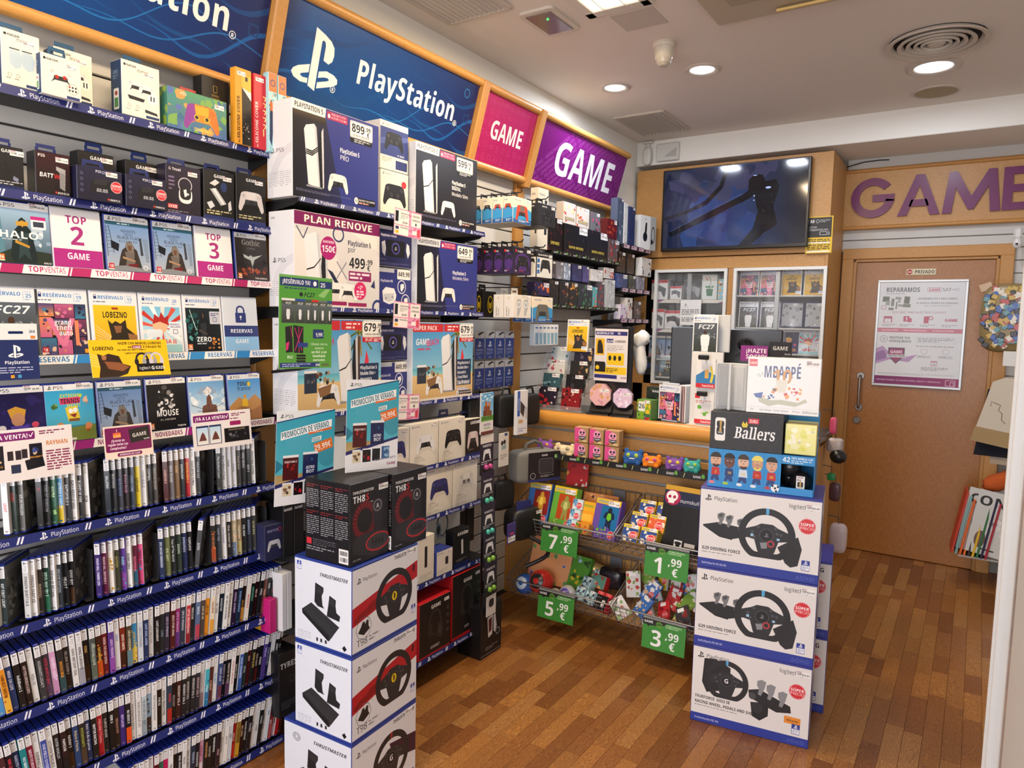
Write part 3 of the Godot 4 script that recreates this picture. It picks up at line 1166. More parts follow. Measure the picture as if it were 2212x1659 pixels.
func cv_jungle():
	cv_sky("1c1640","2f2a70")
	blobs(0,40,129,90,22,["2c2460","48389a","241c50"],6,18)
	poly([40,60,60,52,84,62,78,90,50,92],"d8a03a")
	ell(64,88,16,18,"c89068")
	poly([46,104,86,104,92,130,42,130],"5a48a8")
	ell(26,108,9,8,"e8e2da")
	ell(104,104,9,8,"d84a6a")
	txt("RAYMAN",64,150,26,"f0b43a",{"al": "c","fw": 96})
	txt("RAYMAN",64,148,26,"e07a2a",{"al": "c","fw": 92})
	ps5bar(129)
func cv_tennis():
	cv_sky("38a8d8","5cc0d0")
	rect(0,118,129,43,"2e8aa8")
	poly([0,128,129,118,129,161,0,161],"7a8a3a")
	for q in [[20,50,"5a8a3a"],[100,38,"e8b890"],[30,110,"d88a50"],[104,120,"e07a30"]]:
		blobs(q[0],q[1],10,16,5,[q[2],K(q[2]).darkened(0.25),K(q[2]).lightened(0.2)],5,11)
	poly([50,66,82,62,88,98,56,104],"e8cc3a")
	ell(64,76,6,7,"f4f4f0")
	ell(76,74,6,7,"f4f4f0")
	poly([60,86,80,84,74,96],"8a2a2a")
	rect(58,98,28,8,"8a5a2a")
	txt("EXTREME",64,38,14,"d6e04a",{"al": "c","fw": 52})
	poly([36,39,92,37,90,55,38,57],"e0406a")
	txt("TENNIS",64,54,18,"2a2030",{"al": "c","fw": 50})
	txt("NEXT!",72,66,13,"d6e04a",{"al": "c"})
	ell(92,34,5,5,"c8e04a")
	rect(60,152,14,6,"f0f0f0")
	ps5bar(129)
func cv_mouse():
	cv_sky("1c1a1a","121112")
	blobs(36,40,50,56,24,["cfccc8","8a8784","2a2828","5c5a58","e8e6e2"],4,10)
	ell(58,28,9,7,"555250")
	txt("MOUSE",64,118,27,"f4f2ee",{"al": "c","fw": 74})
	txt("P.I. FOR HIRE",64,132,8,"b8b4b0",{"al": "c"})
	rating(3,138,"16")
	txt("PlaySide",122,154,7,"e8e8e8",{"al": "r"})
	ps5bar(129)
func cv_castle():
	cv_sky("6fa6d6","e8eef0")
	blobs(0,50,129,70,24,["dfe8ee","b8d0e2","f0f4f6","9fc2de"],6,18)
	poly([40,136,46,98,60,94,62,70,70,60,78,70,80,94,96,98,102,136],"6f4a3c")
	for k in 7:
		line([Vector2(70,116),Vector2(6 + k * 20,92 + (k % 3) * 22)],1.5,"4a3a38")
	poly([20,140,110,132,96,150,40,152],"543a32")
	txt("ECHOES",64,44,12,"a8886a",{"al": "c","f": "sr"})
	txt("AINCRAD",64,58,17,"a08066",{"al": "c","f": "sr","fw": 66})
	ps5bar(129)
func cv_tour():
	cv_sky("4f98d8","c8d8e0")
	poly([0,110,40,78,70,96,104,72,129,96,129,161,0,161],"c08a4c")
	poly([0,130,50,108,90,128,129,112,129,161,0,161],"a8703a")
	poly([54,86,72,86,76,112,50,112],"e8b820")
	ell(63,78,6,7,"d89a30")
	ring(56,128,11,1.5,"2a2a2a")
	ring(72,130,11,1.5,"2a2a2a")
	txt("TOUR",60,40,19,"1a1a1c",{"al": "c","sk": 0.1})
	txt("france",62,56,19,"1a1a1c",{"al": "c","sk": 0.1,"b": 0})
	ell(82,35,6,8,"e8c820")
	rr(18,130,22,9,3,"5a3a7a")
	ps5bar(129)
const NUMW := ["first","second","third","fourth","fifth","sixth","seventh","eighth","ninth","tenth","eleventh","twelfth","thirteenth","fourteenth","fifteenth","sixteenth","seventeenth","eighteenth","nineteenth"]
func nth(i: int) -> String:     # 1-based
	if i <= 19:
		return NUMW[i - 1]
	var t: String = ["twent","thirt","fort","fift","sixt","sevent"][i / 10 - 2]
	return t + "ieth" if i % 10 == 0 else t + "y-" + NUMW[i % 10 - 1]
func hue_name(hex: String) -> String:
	var c := K(hex)
	if c.s < 0.16:
		return "black" if c.v < 0.2 else "dark grey" if c.v < 0.42 else "grey" if c.v < 0.72 else "white"
	var h := c.h * 360
	var n := "red"
	if h < 14 or h > 345: n = "red"
	elif h < 45: n = "orange"
	elif h < 68: n = "yellow"
	elif h < 165: n = "green"
	elif h < 200: n = "teal"
	elif h < 250: n = "blue"
	elif h < 292: n = "purple"
	else: n = "pink"
	if n == "orange" and c.v < 0.62: n = "brown"
	return ("dark " if c.v < 0.4 and n != "brown" else "pale " if c.v > 0.8 and c.s < 0.35 else "") + n
func spine_art(d: PackedStringArray,i: int):
	rect(0,0,14,161,d[0])
	if d.size() > 3:
		rect(0,110,14,51,d[3])
	if d.size() > 4:
		blobs(0,50,14,100,8,[d[4],d[3]],2,6)
	rect(0,0,14,33,"eceaea")
	for a in [PSP,PSL,PSR]:
		fill([pl(a,0,0,8,8)],"2a2a2c",Transform2D(PI / 2,Vector2(11,3)))
	txt("PS5",4.2,13.5,7.8,"8c8c90",{"rot": 90,"b": 0,"fw": 17.5})
	if d[2]:
		var w := minf(twidth(d[2],8.6),84)
		txt(d[2],4.2,44 + rng.randf() * maxf(0,74 - w),8.6,d[1],{"rot": 90,"fw": w})
	rect(4,152,6,5,K(d[0]).lightened(0.25) if K(d[0]).v < 0.5 else K(d[0]).darkened(0.3))
func spine_case(entry: String,i: int,label: String,at: Vector3,b: Basis,group: String,cover_art := {}) -> Node3D:
	var d := entry.split(",")
	var o := thing("game_case",label,"game case",at,0,group)
	o.basis = b
	part("case",cached("spinecase",func(): return box(Vector3(0.0146,0.171,0.134),0.002,Vector3(0,0.0855,-0.067),mat("1c2c84",0.25))),o)
	var a := art("spine" + entry,14,161,2.0,spine_art.bind(d,i))
	var f := {"f": a}
	if cover_art:
		f.r = cover_art
	var cm := mat(d[0] if K(d[0]).v < 0.6 else "c8c6c4",0.2)
	part("cover_sheet",carton_mesh(0.0154,0.160,0.129,f,cm,0.0006,0.16),o,Vector3(0,0.0055,-0.0639))
	return o
const ROW_A := ["e8e6e4,d03a3a,LIGHT;24342f,c83030,ALIEN;6f6e6c,eeeeee,ATLAS FALLEN","1d1c1e,c02828,AC;202022,9a9a9c,FIRES OF RUBICON;3a6a52,d8f0c0,AVATAR,2a5a40,a0c880;4a9ad0,ffffff,ASTÉRIX & OBÉLIX,e0c030;2a2c30,e8e8ea,BATTLEFIELD 6;ecebea,202022,BLEACH REBIRTH OF SOULS;232326,e0e0e2,BLADES OF FIRE;eeeded,181a1c,FC26","17222c,e8e8e8,BALATRO;1c1d20,d8d8d8,WUCHANG;3a3d48,6a80b0,BLUE PRINCE;2a2024,d890b0,Broken Roads;34404e,b0c4dc,CRISIS CORE;e8cc20,20200c,Cyberpunk;e4e3e1,8a8a8c,CODE VEIN II;18191b,f0f0f0,CONTROL;4a4846,b8b0a0,CRIMSON DESERT","4a1c1e,e0b0a0,DAEMON X;6a6668,d8d8da,DEAD ISLAND;7a5c3a,d8b070,DUNE;1f2a32,e8eef0,DEATHLOOP;b8202c,f0c030,BORDERLANDS 4;eae8e6,303234,DRAPZ BITNO FÚTBOL;3c3e42,c8ccd0,DRAGON AGE","2c2f2e,c8d0c8,The Darkest Court;d8d8d8,3a3c40,Dark Artifacts of Chaos;d8d8dc,505258,Crisol;dcdce0,6a6c74,Cronos;34302e,c0b0a0,Death Howl;202022,e8e8e8,DEAD RISING;26282a,e0e0e0,DIRT 5;ececea,3a3a3c,DRAGON BALL FIGHTERZ"]
const ROW_B := ["e4e2e0,303030,;2e3a3c,e8ecec,007 FIRST LIGHT","d0cfcc,383838,DRAGON QUEST I & II;e6e4e2,303032,DRAGON QUEST VII;2a2320,b09a80,DUSKFALL;1e3a30,d0f0e0,DEVIL MAY CRY 5,2f6a50,50a080;e8e8ea,404448,Deliver At All Costs;30363c,a8b4bc,DELUXE EDITION;17181a,f0f0f0,HELLO 7;1a191b,e8e8e8,GOOD BOY,4a3320","3c2a6a,e8dff0,DRAGON BALL: SPARKING! ZERO;5a1c3a,f0d0d8,DRAGON BALL XENOVERSE 2;e8e4dc,c0902a,EA TALES,e8e4dc,c0902a;3a3a2a,a89a60,EMPIRES;5a3a90,a0e0e8,ENDER,8a4aa0,40b0a0;ecebe9,202022,EDENS ZERO;5a1f34,f080a0,EXOPRIMAL,2a5a70;e05a90,3a1020,FAMILY FUN,d05080,50b0e0","24304e,d8dce8,EPIC MICKEY REBRUSHED;6a7048,d0d8b0,EVIL WEST;24282a,d8e0d8,Fate Of The World;303c32,c8d8c0,EUROPA;222a50,c8d0e8,EXPEDITION;1d1d1f,e8e8e8,FLINTLOCK;4a4c50,d8dadc,JUSTO","2a2c2c,e08040,FABLEDOM,a0482a,d07038;3a4048,a0aab4,FAIRY TAIL;e2e2e4,6a70a0,Fate/Samurai;1a1a1c,d8d0c8,FINAL FANTASY XVI;b0a080,e8d8c0,FINAL FANTASY,6a80a0,d0b090;8a7a60,e8e0c8,FOAMSTARS,a8a070,c0803a;1f2124,e0e4e8,EVIL DEAD;2c3040,a0b0d0,EVERSPACE 2;3a3c3c,c0b890,ELDEN RING"]
const ROW_C := "d0e4f0,304050,HARVEST,4a90c8,d09030;e0902a,4a2a10,HARVEST MOON,e8b040,c06a20;2a3c6a,e8ecf4,HIGH ON LIFE;1c1b1c,e8e8e8,Helldivers 2;221a1a,d8c0b8,HARRY POTTER CAMPEONES DE QUIDDITCH;eae8e6,6a6c6e,HELL US;38393b,b8babc,HOGWARTS LEGACY;3c3240,c03a50,HOTEL BARCELONA,54405a,8a4a60;d8a0c8,f8e8f4,INFINITY NIKKI,c890b8,e8c0e0;2a2a2c,f0a030,INVINCIBLE,2a4a50;1b1a1b,b0a8a0,KILLING FLOOR 3;e2dfdc,4a4a4c,KAKU ANCIENT SEAL;d8d6d6,1a1a1c,KONG SURVIVOR,9a9aa4;171618,d8b060,KENA,2a1c10;4a524e,b8c0b8,KINGDOM COME,5a6458,8a9a6a;3c2018,f0c050,KATAMARI,c0501c,e08030;6a1c20,e8d0c8,KARMA: THE DARK WORLD;5a3a88,e8c0e8,LEGO FRIENDS,8a4aa0;e4e2e4,5a6ab0,LEGO;7a2a1c,f0e8d8,LEGO UNITE,3a2018;4a4030,e0d8b8,LEGO HORIZON,60808a;3a90c8,f0d040,LEGO PARTY,e8d060,d04030;c8d0d8,7a8088,LEGO VOYAGERS,d0d8e0;22345a,b8c8e8,LOST SOUL ASIDE;dcdad8,909092,LOST RECORDS;18181a,e8e8e8,LOST JUDGMENT;242c34,8aa0b0,LUNE;2c2a3c,c8c0e0,LIFE IS STRANGE;4a1a1c,e8d8c8,LEGO STAR WARS;9a2a78,e8c0f0,LIFE IS STRANGE,6a3a90;2c3444,d0d8e8,LIFE IS STRANGE;b8303a,f0d8d8,LITTLE NIGHTMARES,8a1c24;1b1b1d,e8e8e8,MADiSON;5a6a8c,e0e8f0,MAFIA,b84050;4a3c34,d8c8a8,LAST OF US;e8941c,2a1c08,LET IT BE;e8d8c0,7a3a20,LOLLIPOP,e0a040;e6e6e4,5a5c60,MY TIME;1c2430,d8dce0,MANEATER;e8e8e6,4a4c50,MY HERO ACADEMIA;e4e2e0,4a3a2a,My Time at Evershine;2a1c34,c8b0d8,MORTAL KOMBAT;1c2c44,90b0e0,MONSTER ENERGY;2a1a14,d8a040,MULLET,c89040;e4dcd4,c83028,MONOPOLY;16201e,70c0a0,MONUMENT;2a1214,e8d0d0,NBA 2K;1a1a1c,d8d8d8,NINJA;8a5a50,e8c8a0,NEED;1a1a1b,e8e8e8,NIER,5a1c1c;18181a,d03030,NIOH;1c1a1a,d8d8d8,MXGP"
const ROW_D := "4a2a2c,e0d0d0,NBA;1c1a1e,f03a50,NBA 2K26,c02a40;1c2c54,d0d8f0,NARUTO X BORUTO;1f8088,e8f4f4,NO MAN'S SKY;7a1c34,f0d8e0,NARUTO THE BROKEN BOND;e8e6e4,404246,OVERPASS 2;3a4c9a,d8d8f0,ONE PIECE ODYSSEY,4a5cb0;eae8e6,404044,OCTOPATH TRAVELER II;1d1d1f,c0c4c8,OUTER WORLDS;2a1a1c,e0e0e0,PAPRIUM,1a1a1c;161617,f0f0f0,PAYDAY 3,3a2418;28406a,d8c890,Prince of Persia;2c2a28,a8b040,PSYCHONAUTS,4a3a2c;22345c,e8f0f8,Petit: Un día de perros;1c1b1c,f0f0f0,MOTOR RACING;a01c24,e8a0a0,PERSONA 5 Tactica;1f2022,c8c0b8,PUPPET HOUSE;151516,f0f0f0,RIDE 6;2a2220,c89888,RENNSPORT;3c2a70,d8c8f0,REPLACED;1a1c22,f0f0f0,R6 SIEGE X,e05020;e2dfdc,7a7c80,RoboCop Rogue City Collection;e0ddda,6a6c70,ROBOCOP ROGUE CITY;b8c4c8,5a6a74,THE WITCHER'S WILD HUNT,90a0a8;8aa8c0,4a3a30,RUSTLER,3a302c,6a8aa8;e0dedc,6a6a6c,Real Farming Simulation;1a191a,e8e8e8,PIECES;dedcd8,3a3a3c,RAIDOU REMASTERED;2c3a4c,d03a30,RIDERS,a82a24;22181a,b0a0a0,RESIDENT;3a1c18,e8e0d8,RESIDENT EVIL 4;1b1b1d,e0dcd8,RESIDENT EVIL 2;2a2c30,e8e0dc,RESIDENT EVIL;1d1b1b,d8d0cc,RESIDENT EVIL 3;201e22,d8b0b0,RESIDENT EVIL 7;c8c0c0,8a7a7c,ROMANCING SAGA,8a7070;3aa8b8,e0f4f4,SONIC,2a6a9a,60c0d0;5a2a20,e8c0a0,SCARLET;dedcda,4a90c8,SACKBOY;3a4a78,d0c8e0,SAND LAND,6a3a4a;1c1a20,c8c0d8,SHADOW OF WAR;1c1818,d8c8c0,SHADOW TACTICS,5a3a5a;e6e4e0,c06a6a,SHADOW LABYRINTH;1b1b1d,d8d8dc,SAINTS ROW;3a5aa0,d8e4f8,SONIC FRONTIERS;2a3230,c0c8c0,SKULL;4a1a1a,e8d0c0,SIFU;201e1e,d8c060,SNIPER ELITE;2a2220,d8c8b8,STAR WARS,5a2020;18181a,e8e8e8,SPIDER;4a3a80,c8c0f0,STELLAR;2a2c5a,c8d0f0,STREET FIGHTER;e0dedc,5a5c60,SUIKODEN;1a1a1b,f0f0f0,SYBERIA;1b191a,e8e8e8,SILENT HILL"
const ROW_E := "dedad8,5a5a5c,TALES;24262a,c8c8cc,TCHIA;d8d6d4,4a5a70,TENNIS;c8c8cc,5a3a2a,TERRA;2a2c34,d8d8e0,TEMPEST;e0dcd8,404040,THE CREW;5a1c20,f0e0d8,THE 19;3a6a58,d8e8e0,THYMESIA;c01c5a,f8d8e8,TINY TINA;e4e2e0,3a3a3c,TIEBREAK;26201e,d8c8b8,THE LAST;1a1a1c,e8e8e8,WAR MONSTERS;dcdad8,5a5c60,TALOS;e0deda,4a4a4c,TALES OF BERSERIA;2a3040,b0c0d8,TEKKEN 8;1c1c1e,d8d8d8,TORMENTED;c890a8,8a2a40,TSIOQUE,e8d8dc;1c1a18,e0a060,UNDISPUTED;2a2424,d8d0c8,VAMPIRE;181718,f0f0f0,WANDERING;302024,d8a8b0,WILD;e6e2dc,6a6a6c,WARHAMMER;e8e4de,7a7c80,WATCH;c8ccd0,4a4c50,WRC;a02420,e8c8c0,WRECK,c83028;8a6a2c,3a2a10,WUTHERING,c0902a;2a1416,e0c8a0,WO LONG;1a1a1c,d8d8d8,YAKUZA KIWAMI;201c1e,c8c8cc,YAKUZA;e2e0de,5a6a7a,YS X;d8dadc,4a5a5a,Y VIII;1c2024,d0d4d8,YOOKA;e4e2e0,4a4a4a,ZOMBIE ARMY;d8e0e8,5a7a9a,ZEN;7a2a30,f0e0e0,ZOO,b05058;6a2a30,e8d8d8,WWE,c0a0a8;a81c24,f0d8d8,2K25;1f2a20,c83030,HORROR,4a1c1c"
func spine_rows():
	var starts_a := [[-0.787,-0.824],[-0.868,-0.99],[-1.049,-1.192],[-1.227,-1.338],[-1.414,-1.548]]
	var starts_b := [[-0.754,-0.774],[-0.829,-0.943],[-1.016,-1.142],[-1.208,-1.324],[-1.39,-1.549]]
	var names := ["upper divided spine shelf","lower divided spine shelf"]
	for r in 2:
		var n := 0
		var rows: Array = [ROW_A,ROW_B][r]
		for g in rows.size():
			var es: PackedStringArray = rows[g].split(";")
			var span: Array = [starts_a,starts_b][r][g]
			for i in es.size():
				n += 1
				var z := lerpf(span[0],span[1],float(i) / maxi(1,es.size() - 1))
				var yaw := 43.0
				var b := Basis(Vector3.UP,deg_to_rad(yaw)) * Basis(Vector3.BACK,deg_to_rad(-6.0 if r == 1 and g == 3 and i == 6 else 1.5))
				var last := i == es.size() - 1
				var ca := {}
				if last:
					var key := "sidecover%d%d" % [r,g]
					ca = art(key,129,160,1.2,dark_cover.bind(["4a4c4a","3c3a38","4a3a34","3a3a3c","453c30"][g]))
				spine_case(es[i],n,"%s-spined game case, %s from the left on the %s" % [hue_name(es[i].split(",")[0]),nth(n),names[r]],Vector3(0.152,[1.004,0.76][r],z),b,"game cases spine out in the divided shelves",ca)
			# the clear divider behind each group
			var dv := thing("shelf_divider","clear plastic divider right of %s group on %s" % [["the first","the second","the third","the fourth","the last"][g],names[r]],"divider",Vector3(0.075,[1.0,0.756][r],span[1] - 0.062),0,"shelf dividers")
			P("upright",Vector3(0.13,0.15,0.002),Vector3(0,0.076,0),mat("3a3a3c",0.2),dv,0.0005)
			P("foot",Vector3(0.13,0.002,0.02),Vector3(0,0.001,0.01),mat("3a3a3c",0.2),dv,0.0005)
	var long := [[ROW_C,-0.755,-1.618,0.52,"top packed spine shelf"],[ROW_D,-0.765,-1.628,0.277,"middle packed spine shelf"],[ROW_E,-1.075,-1.636,0.034,"bottom packed spine shelf"]]
	for q in long:
		var es: PackedStringArray = q[0].split(";")
		for i in es.size():
			var t: float = float(i) / (es.size() - 1)
			var z := lerpf(q[1],q[2],t)
			var g := (z + 0.76) / -0.87
			var b := Basis(Vector3.UP,deg_to_rad(83.0)) * Basis(Vector3.BACK,deg_to_rad(lerpf(8.0,-10.5,g)))
			var jit := 0.003 * sin(i * 2.3)
			spine_case(es[i],i,"%s-spined game case, %s from the left on the %s" % [hue_name(es[i].split(",")[0]),nth(i + 1),q[4]],Vector3(0.163 + jit,q[3],z),b,"game cases packed spine out")
func dark_cover(c: String):
	grad(0,0,129,160,K(c).lightened(0.06),K(c).darkened(0.25))
	blobs(10,30,110,120,26,[K(c).lightened(0.1),K(c).darkened(0.3),K(c).lightened(0.18)],5,18)
	rect(0,0,129,20,K(c).lightened(0.12))
func bay_one():
	var ps := art("strip_ps",1204,26,1.5,strip_ps.bind(7))
	var tv := art("strip_tv",1204,26,1.5,strip_tag.bind(7,172.0,"TOP","VENTAS","b01a62","b01a62",16.0))
	var rs := art("strip_rs",1204,26,1.5,strip_tag.bind(7,172.0,"RESERVAS","","2a86c8","2a78b8",22.0))
	var nv := art("strip_nv",1204,26,1.5,strip_tag.bind(7,172.0,"NOVEDADES","","98157a","7a1850",10.0))
	var rows := [[2.163,0.137,ps,"black shelf of nacon-size accessory boxes, topmost on the game bay"],[1.9,0.137,ps,""],[1.708,0.137,tv,""],[1.464,0.137,rs,""],[1.218,0.137,nv,""],[0.985,0.168,ps,""],[0.741,0.17,ps,""],[0.5,0.172,ps,""],[0.257,0.172,ps,""],[0.014,0.174,ps,""]]
	var labs := ["black shelf holding white accessory boxes, highest on the game bay","black shelf holding dark accessory boxes under the highest shelf","black shelf with the magenta TOPVENTAS strip","black shelf with the light blue RESERVAS strip","black shelf with the purple NOVEDADES strip","black shelf with blue strip under the upper divided row of spines","black shelf with blue strip under the lower divided row of spines","black shelf with blue strip under the highest packed row of spines","black shelf with blue strip under the middle packed row of spines","black shelf with blue strip just above the wooden floor"]
	for i in rows.size():
		var r: Array = rows[i]
		shelf(labs[i],r[0],r[1],-0.45,-1.654,r[2],-12.0)
	# top shelf: boxed accessories
	for q in [[0,-0.871,0.13,0.14,0.09,2.182,"14,99"],[2,-1.009,0.11,0.14,0.1,2.182,"14,99"],[3,-1.188,0.13,0.157,0.115,2.182,"14,99"]]:
		var a := art("charger%d" % q[0],q[4] * 1000,q[3] * 1000,1.9,charger_print.bind(q[4] * 1000,q[3] * 1000,int(q[0])))
		var b := art("charger_side",60,140,1.2,charger_side)
		var o := lw("accessory_box",["white box picturing pale blue controller grips, far left of highest shelf","","white charging dock box half hidden behind the small controller box","white charging dock box standing alone in a gap on the highest shelf"][q[0]],"box",q[2],q[5],q[1],Vector3(q[4],q[3],0.06),{"f": a,"l": b},mat("e8e4da"),90,"white boxed accessories on the highest shelf")
		price(o,q[4] * 0.2,q[3] * 0.82,0.03,q[6],0.03)
		tab(o,0.055,0.03,q[3],-0.02,"1f4f74")
	var na := art("nacon_pad",100,106,1.9,pad_print)
	var nb := lw("accessory_box","smaller white box picturing a white controller with red sticks","box",0.155,2.176,-0.957,Vector3(0.1,0.106,0.05),{"f": na,"l": art("charger_side",60,140,1.2,charger_side)},mat("e8e4da"),90,"white boxed accessories on the highest shelf")
	price(nb,0.025,0.085,0.025,"4,99",0.026)
	tab(nb,0.045,0.028,0.106,0.0,"1f4f74")
	var cb := lw("accessory_box","colourful box with a purple and orange controller, COMBO PACK","box",0.14,2.176,-1.366,Vector3(0.205,0.124,0.07),{"f": art("combo",205,124,1.9,combo_print),"l": art("combo_side",70,124,1.2,func(): blobs_bg(70,124,"3c7a6a",["5a9a5a","2f6a78","88a040"]))},mat("4a7a70"),90,"boxed accessories")
	price(cb,0.075,0.1,0.035,"14,99",0.034)
	tab(cb,0.06,0.025,0.124,-0.02,"c04848")
	var kb := lw("accessory_box","plain black tall box behind the orange silicone cover boxes","box",0.1,2.176,-1.456,Vector3(0.1,0.205,0.05),{"f": art("king",100,205,1.4,func():
		rect(0,0,100,205,"191818")
		frame(40,24,16,24,4,2,"b0904a")
		txt("KINGS",48,60,9,"b0904a",{"al": "c"})
		txt("LEAGUE",48,70,9,"b0904a",{"al": "c"})
		pad(20,100,62,"242424","101010"))},mat("151515"),90)
	for q in [["yellow",-1.53,"e09a28","14100c","tall yellow and black silicone cover box turned edge on"],["red",-1.602,"c82838","f4e8e0","tall red silicone cover box beside the yellow one"]]:
		var wv: float = 0.062
		var o := lw("silicone_cover_box",q[4],"box",0.145,2.176,q[1],Vector3(wv,0.25,0.03),{"f": art("sil" + q[0],62,250,1.5,silicone_print.bind(q[2],q[3],q[0]))},mat(q[2]),90,"silicone cover boxes at the shelf end")
		price(o,-0.008,0.232,0.015,"14,99",0.032)
	for q in [[-1.637,"nearer"],[-1.677,"farther"]]:
		lw("silicone_cover_box","orange topped pale blue cover box, %s of two at the shelf end" % ["left one" if q[1] == "nearer" else "right one"],"box",0.16,2.172,q[0],Vector3(0.036,0.27,0.03),{"f": art("silblue",36,270,1.5,func():
			rect(0,0,36,270,"9fd0da")
			rect(0,0,36,64,"e86a2c")
			ring(18,34,12,4,"2a3a70")
			blobs(4,70,28,50,12,["6a8a98","d8a888","3a4a68"],4,9)
			poly([4,120,32,120,34,230,24,250,18,190,12,250,2,230],"2c3c5c")
			poly([4,100,32,100,30,130,6,130],"d87a3a"))},mat("9fd0da"),90,"silicone cover boxes at the shelf end")
	second_row()
	front_rows()
	spine_rows()
func blobs_bg(w,h,c: String,cols: Array):
	rect(0,0,w,h,c)
	blobs(0,0,w,h,20,cols,5,18)
func charger_print(w: float,h: float,k: int):
	rect(0,0,w,h,"eae5d8")
	ell(9,12,3.5,3.5,"20242a")
	txt("nacon",14,15,10,"20242a")
	fine(w * 0.4,18,w * 0.3,2,4,"7a7468")
	if k == 0:
		for x in [16,46]:
			poly([4,0,24,4,30,20,26,44,14,50,2,40,0,16],"b8ccd8",x,46,1.1,1.0)
			rect(x + 2,44,24,3,"20242a")
	else:
		pad(w * 0.12,h * 0.32,w * 0.5,"d8dade","26262a")
		pad(w * 0.42,h * 0.36,w * 0.46,"dfe1e4","26262a")
		poly([w * 0.14,h * 0.62,w * 0.6,h * 0.64,w * 0.56,h * 0.7,w * 0.18,h * 0.69],"2a2c30")
		ell(w * 0.8,h * 0.6,w * 0.13,w * 0.13,"f6f4ee")
		rect(w * 0.75,h * 0.55,4,14,"30343a")
		rect(w * 0.83,h * 0.55,4,14,"30343a")
		poly([w * 0.6,h * 0.82,w * 0.92,h * 0.85,w * 0.95,h * 0.9,w * 0.6,h * 0.88],"30343a")
	for x in [0.14,0.36]:
		frame(w * x,h * 0.78,9,9,3,1,"8a8478")
		fine(w * x - 4,h * 0.87,18,1,4,"8a8478")
	rect(w * 0.62,h * 0.93,w * 0.36,h * 0.05,"2a3a6a")
func charger_side():
	rect(0,0,60,140,"1c3a5e")
	txt("LESS",12,34,13,"7fa0c0")
	fine(12,38,30,2,6,"7fa0c0")
	rr(14,72,30,54,4,"e8e8e0")
	rect(18,96,22,24,"4a8a50")
	ell(29,84,8,6,"a04040")
func pad_print():
	rect(0,0,100,106,"eae5d8")
	ell(8,12,3.5,3.5,"20242a")
	txt("nacon",13,15,10,"20242a")
	pad(12,30,72,"e2e0da","2c2c30")
	ell(38,54,5,5,"b02828")
	ell(58,52,5,5,"b02828")
	ring(78,78,15,1,"8a8478")
	for k in 6:
		ell(70 + (k % 3) * 8,73 + (k / 3) * 9,2.6,2.6,"26262a" if k else "b02828")
	rect(62,98,34,8,"2a3a70")
func combo_print():
	grad(0,0,205,124,"5a9a70","4a6aa0")
	blobs(0,0,205,124,40,["4a8a88","7aa858","5a70b0","c89a58","3f6a90"],6,22)
	txt("PS5",42,16,13,"e8f0ea",{"b": 0})
	pad(52,30,126,"e8762c","e08a2c","f0b030")
	poly([.18,.04,.30,.02,.34,.44,.28,.44,.20,.52,.10,.68,.03,.67,0,.58,.04,.35,.10,.10],"8a3f98",52,30,126,126)
	rr(94,36,46,26,3,"f0a830")
	ell(97,74,9,9,"f0c040")
	ell(97,74,6,6,"2a2420")
	ell(133,74,9,9,"f0c040")
	ell(133,74,6,6,"2a2420")
	txt("COMBO PACK",118,116,13,"f0d848",{"al": "c","fw": 62})
func silicone_print(c: String,c2: String,k: String):
	rect(0,0,62,250,c)
	if k == "yellow":
		poly([24,60,62,90,62,250,24,250],"1a1614")
		poly([24,20,62,20,62,90,24,60],"e8b040")
		poly([24,62,62,72,62,100,40,78],"f0ece2")
		blobs(28,150,30,90,24,["d8d0c8","8a8078","3a3430"],2,5)
		rect(38,24,10,14,"2a2018")
	else:
		for y in [70,92,116,140,164]:
			line([Vector2(36,y),Vector2(50,y + 3),Vector2(42,y + 14)],4,"f0dc90")
		rect(36,180,4,24,"f0dc90")
	txt("SILICONE COVER",15,232,15,c2,{"rot": -90,"fw": 140})
	txt("Blade",15,245,8,c2,{"rot": -90,"fw": 10})
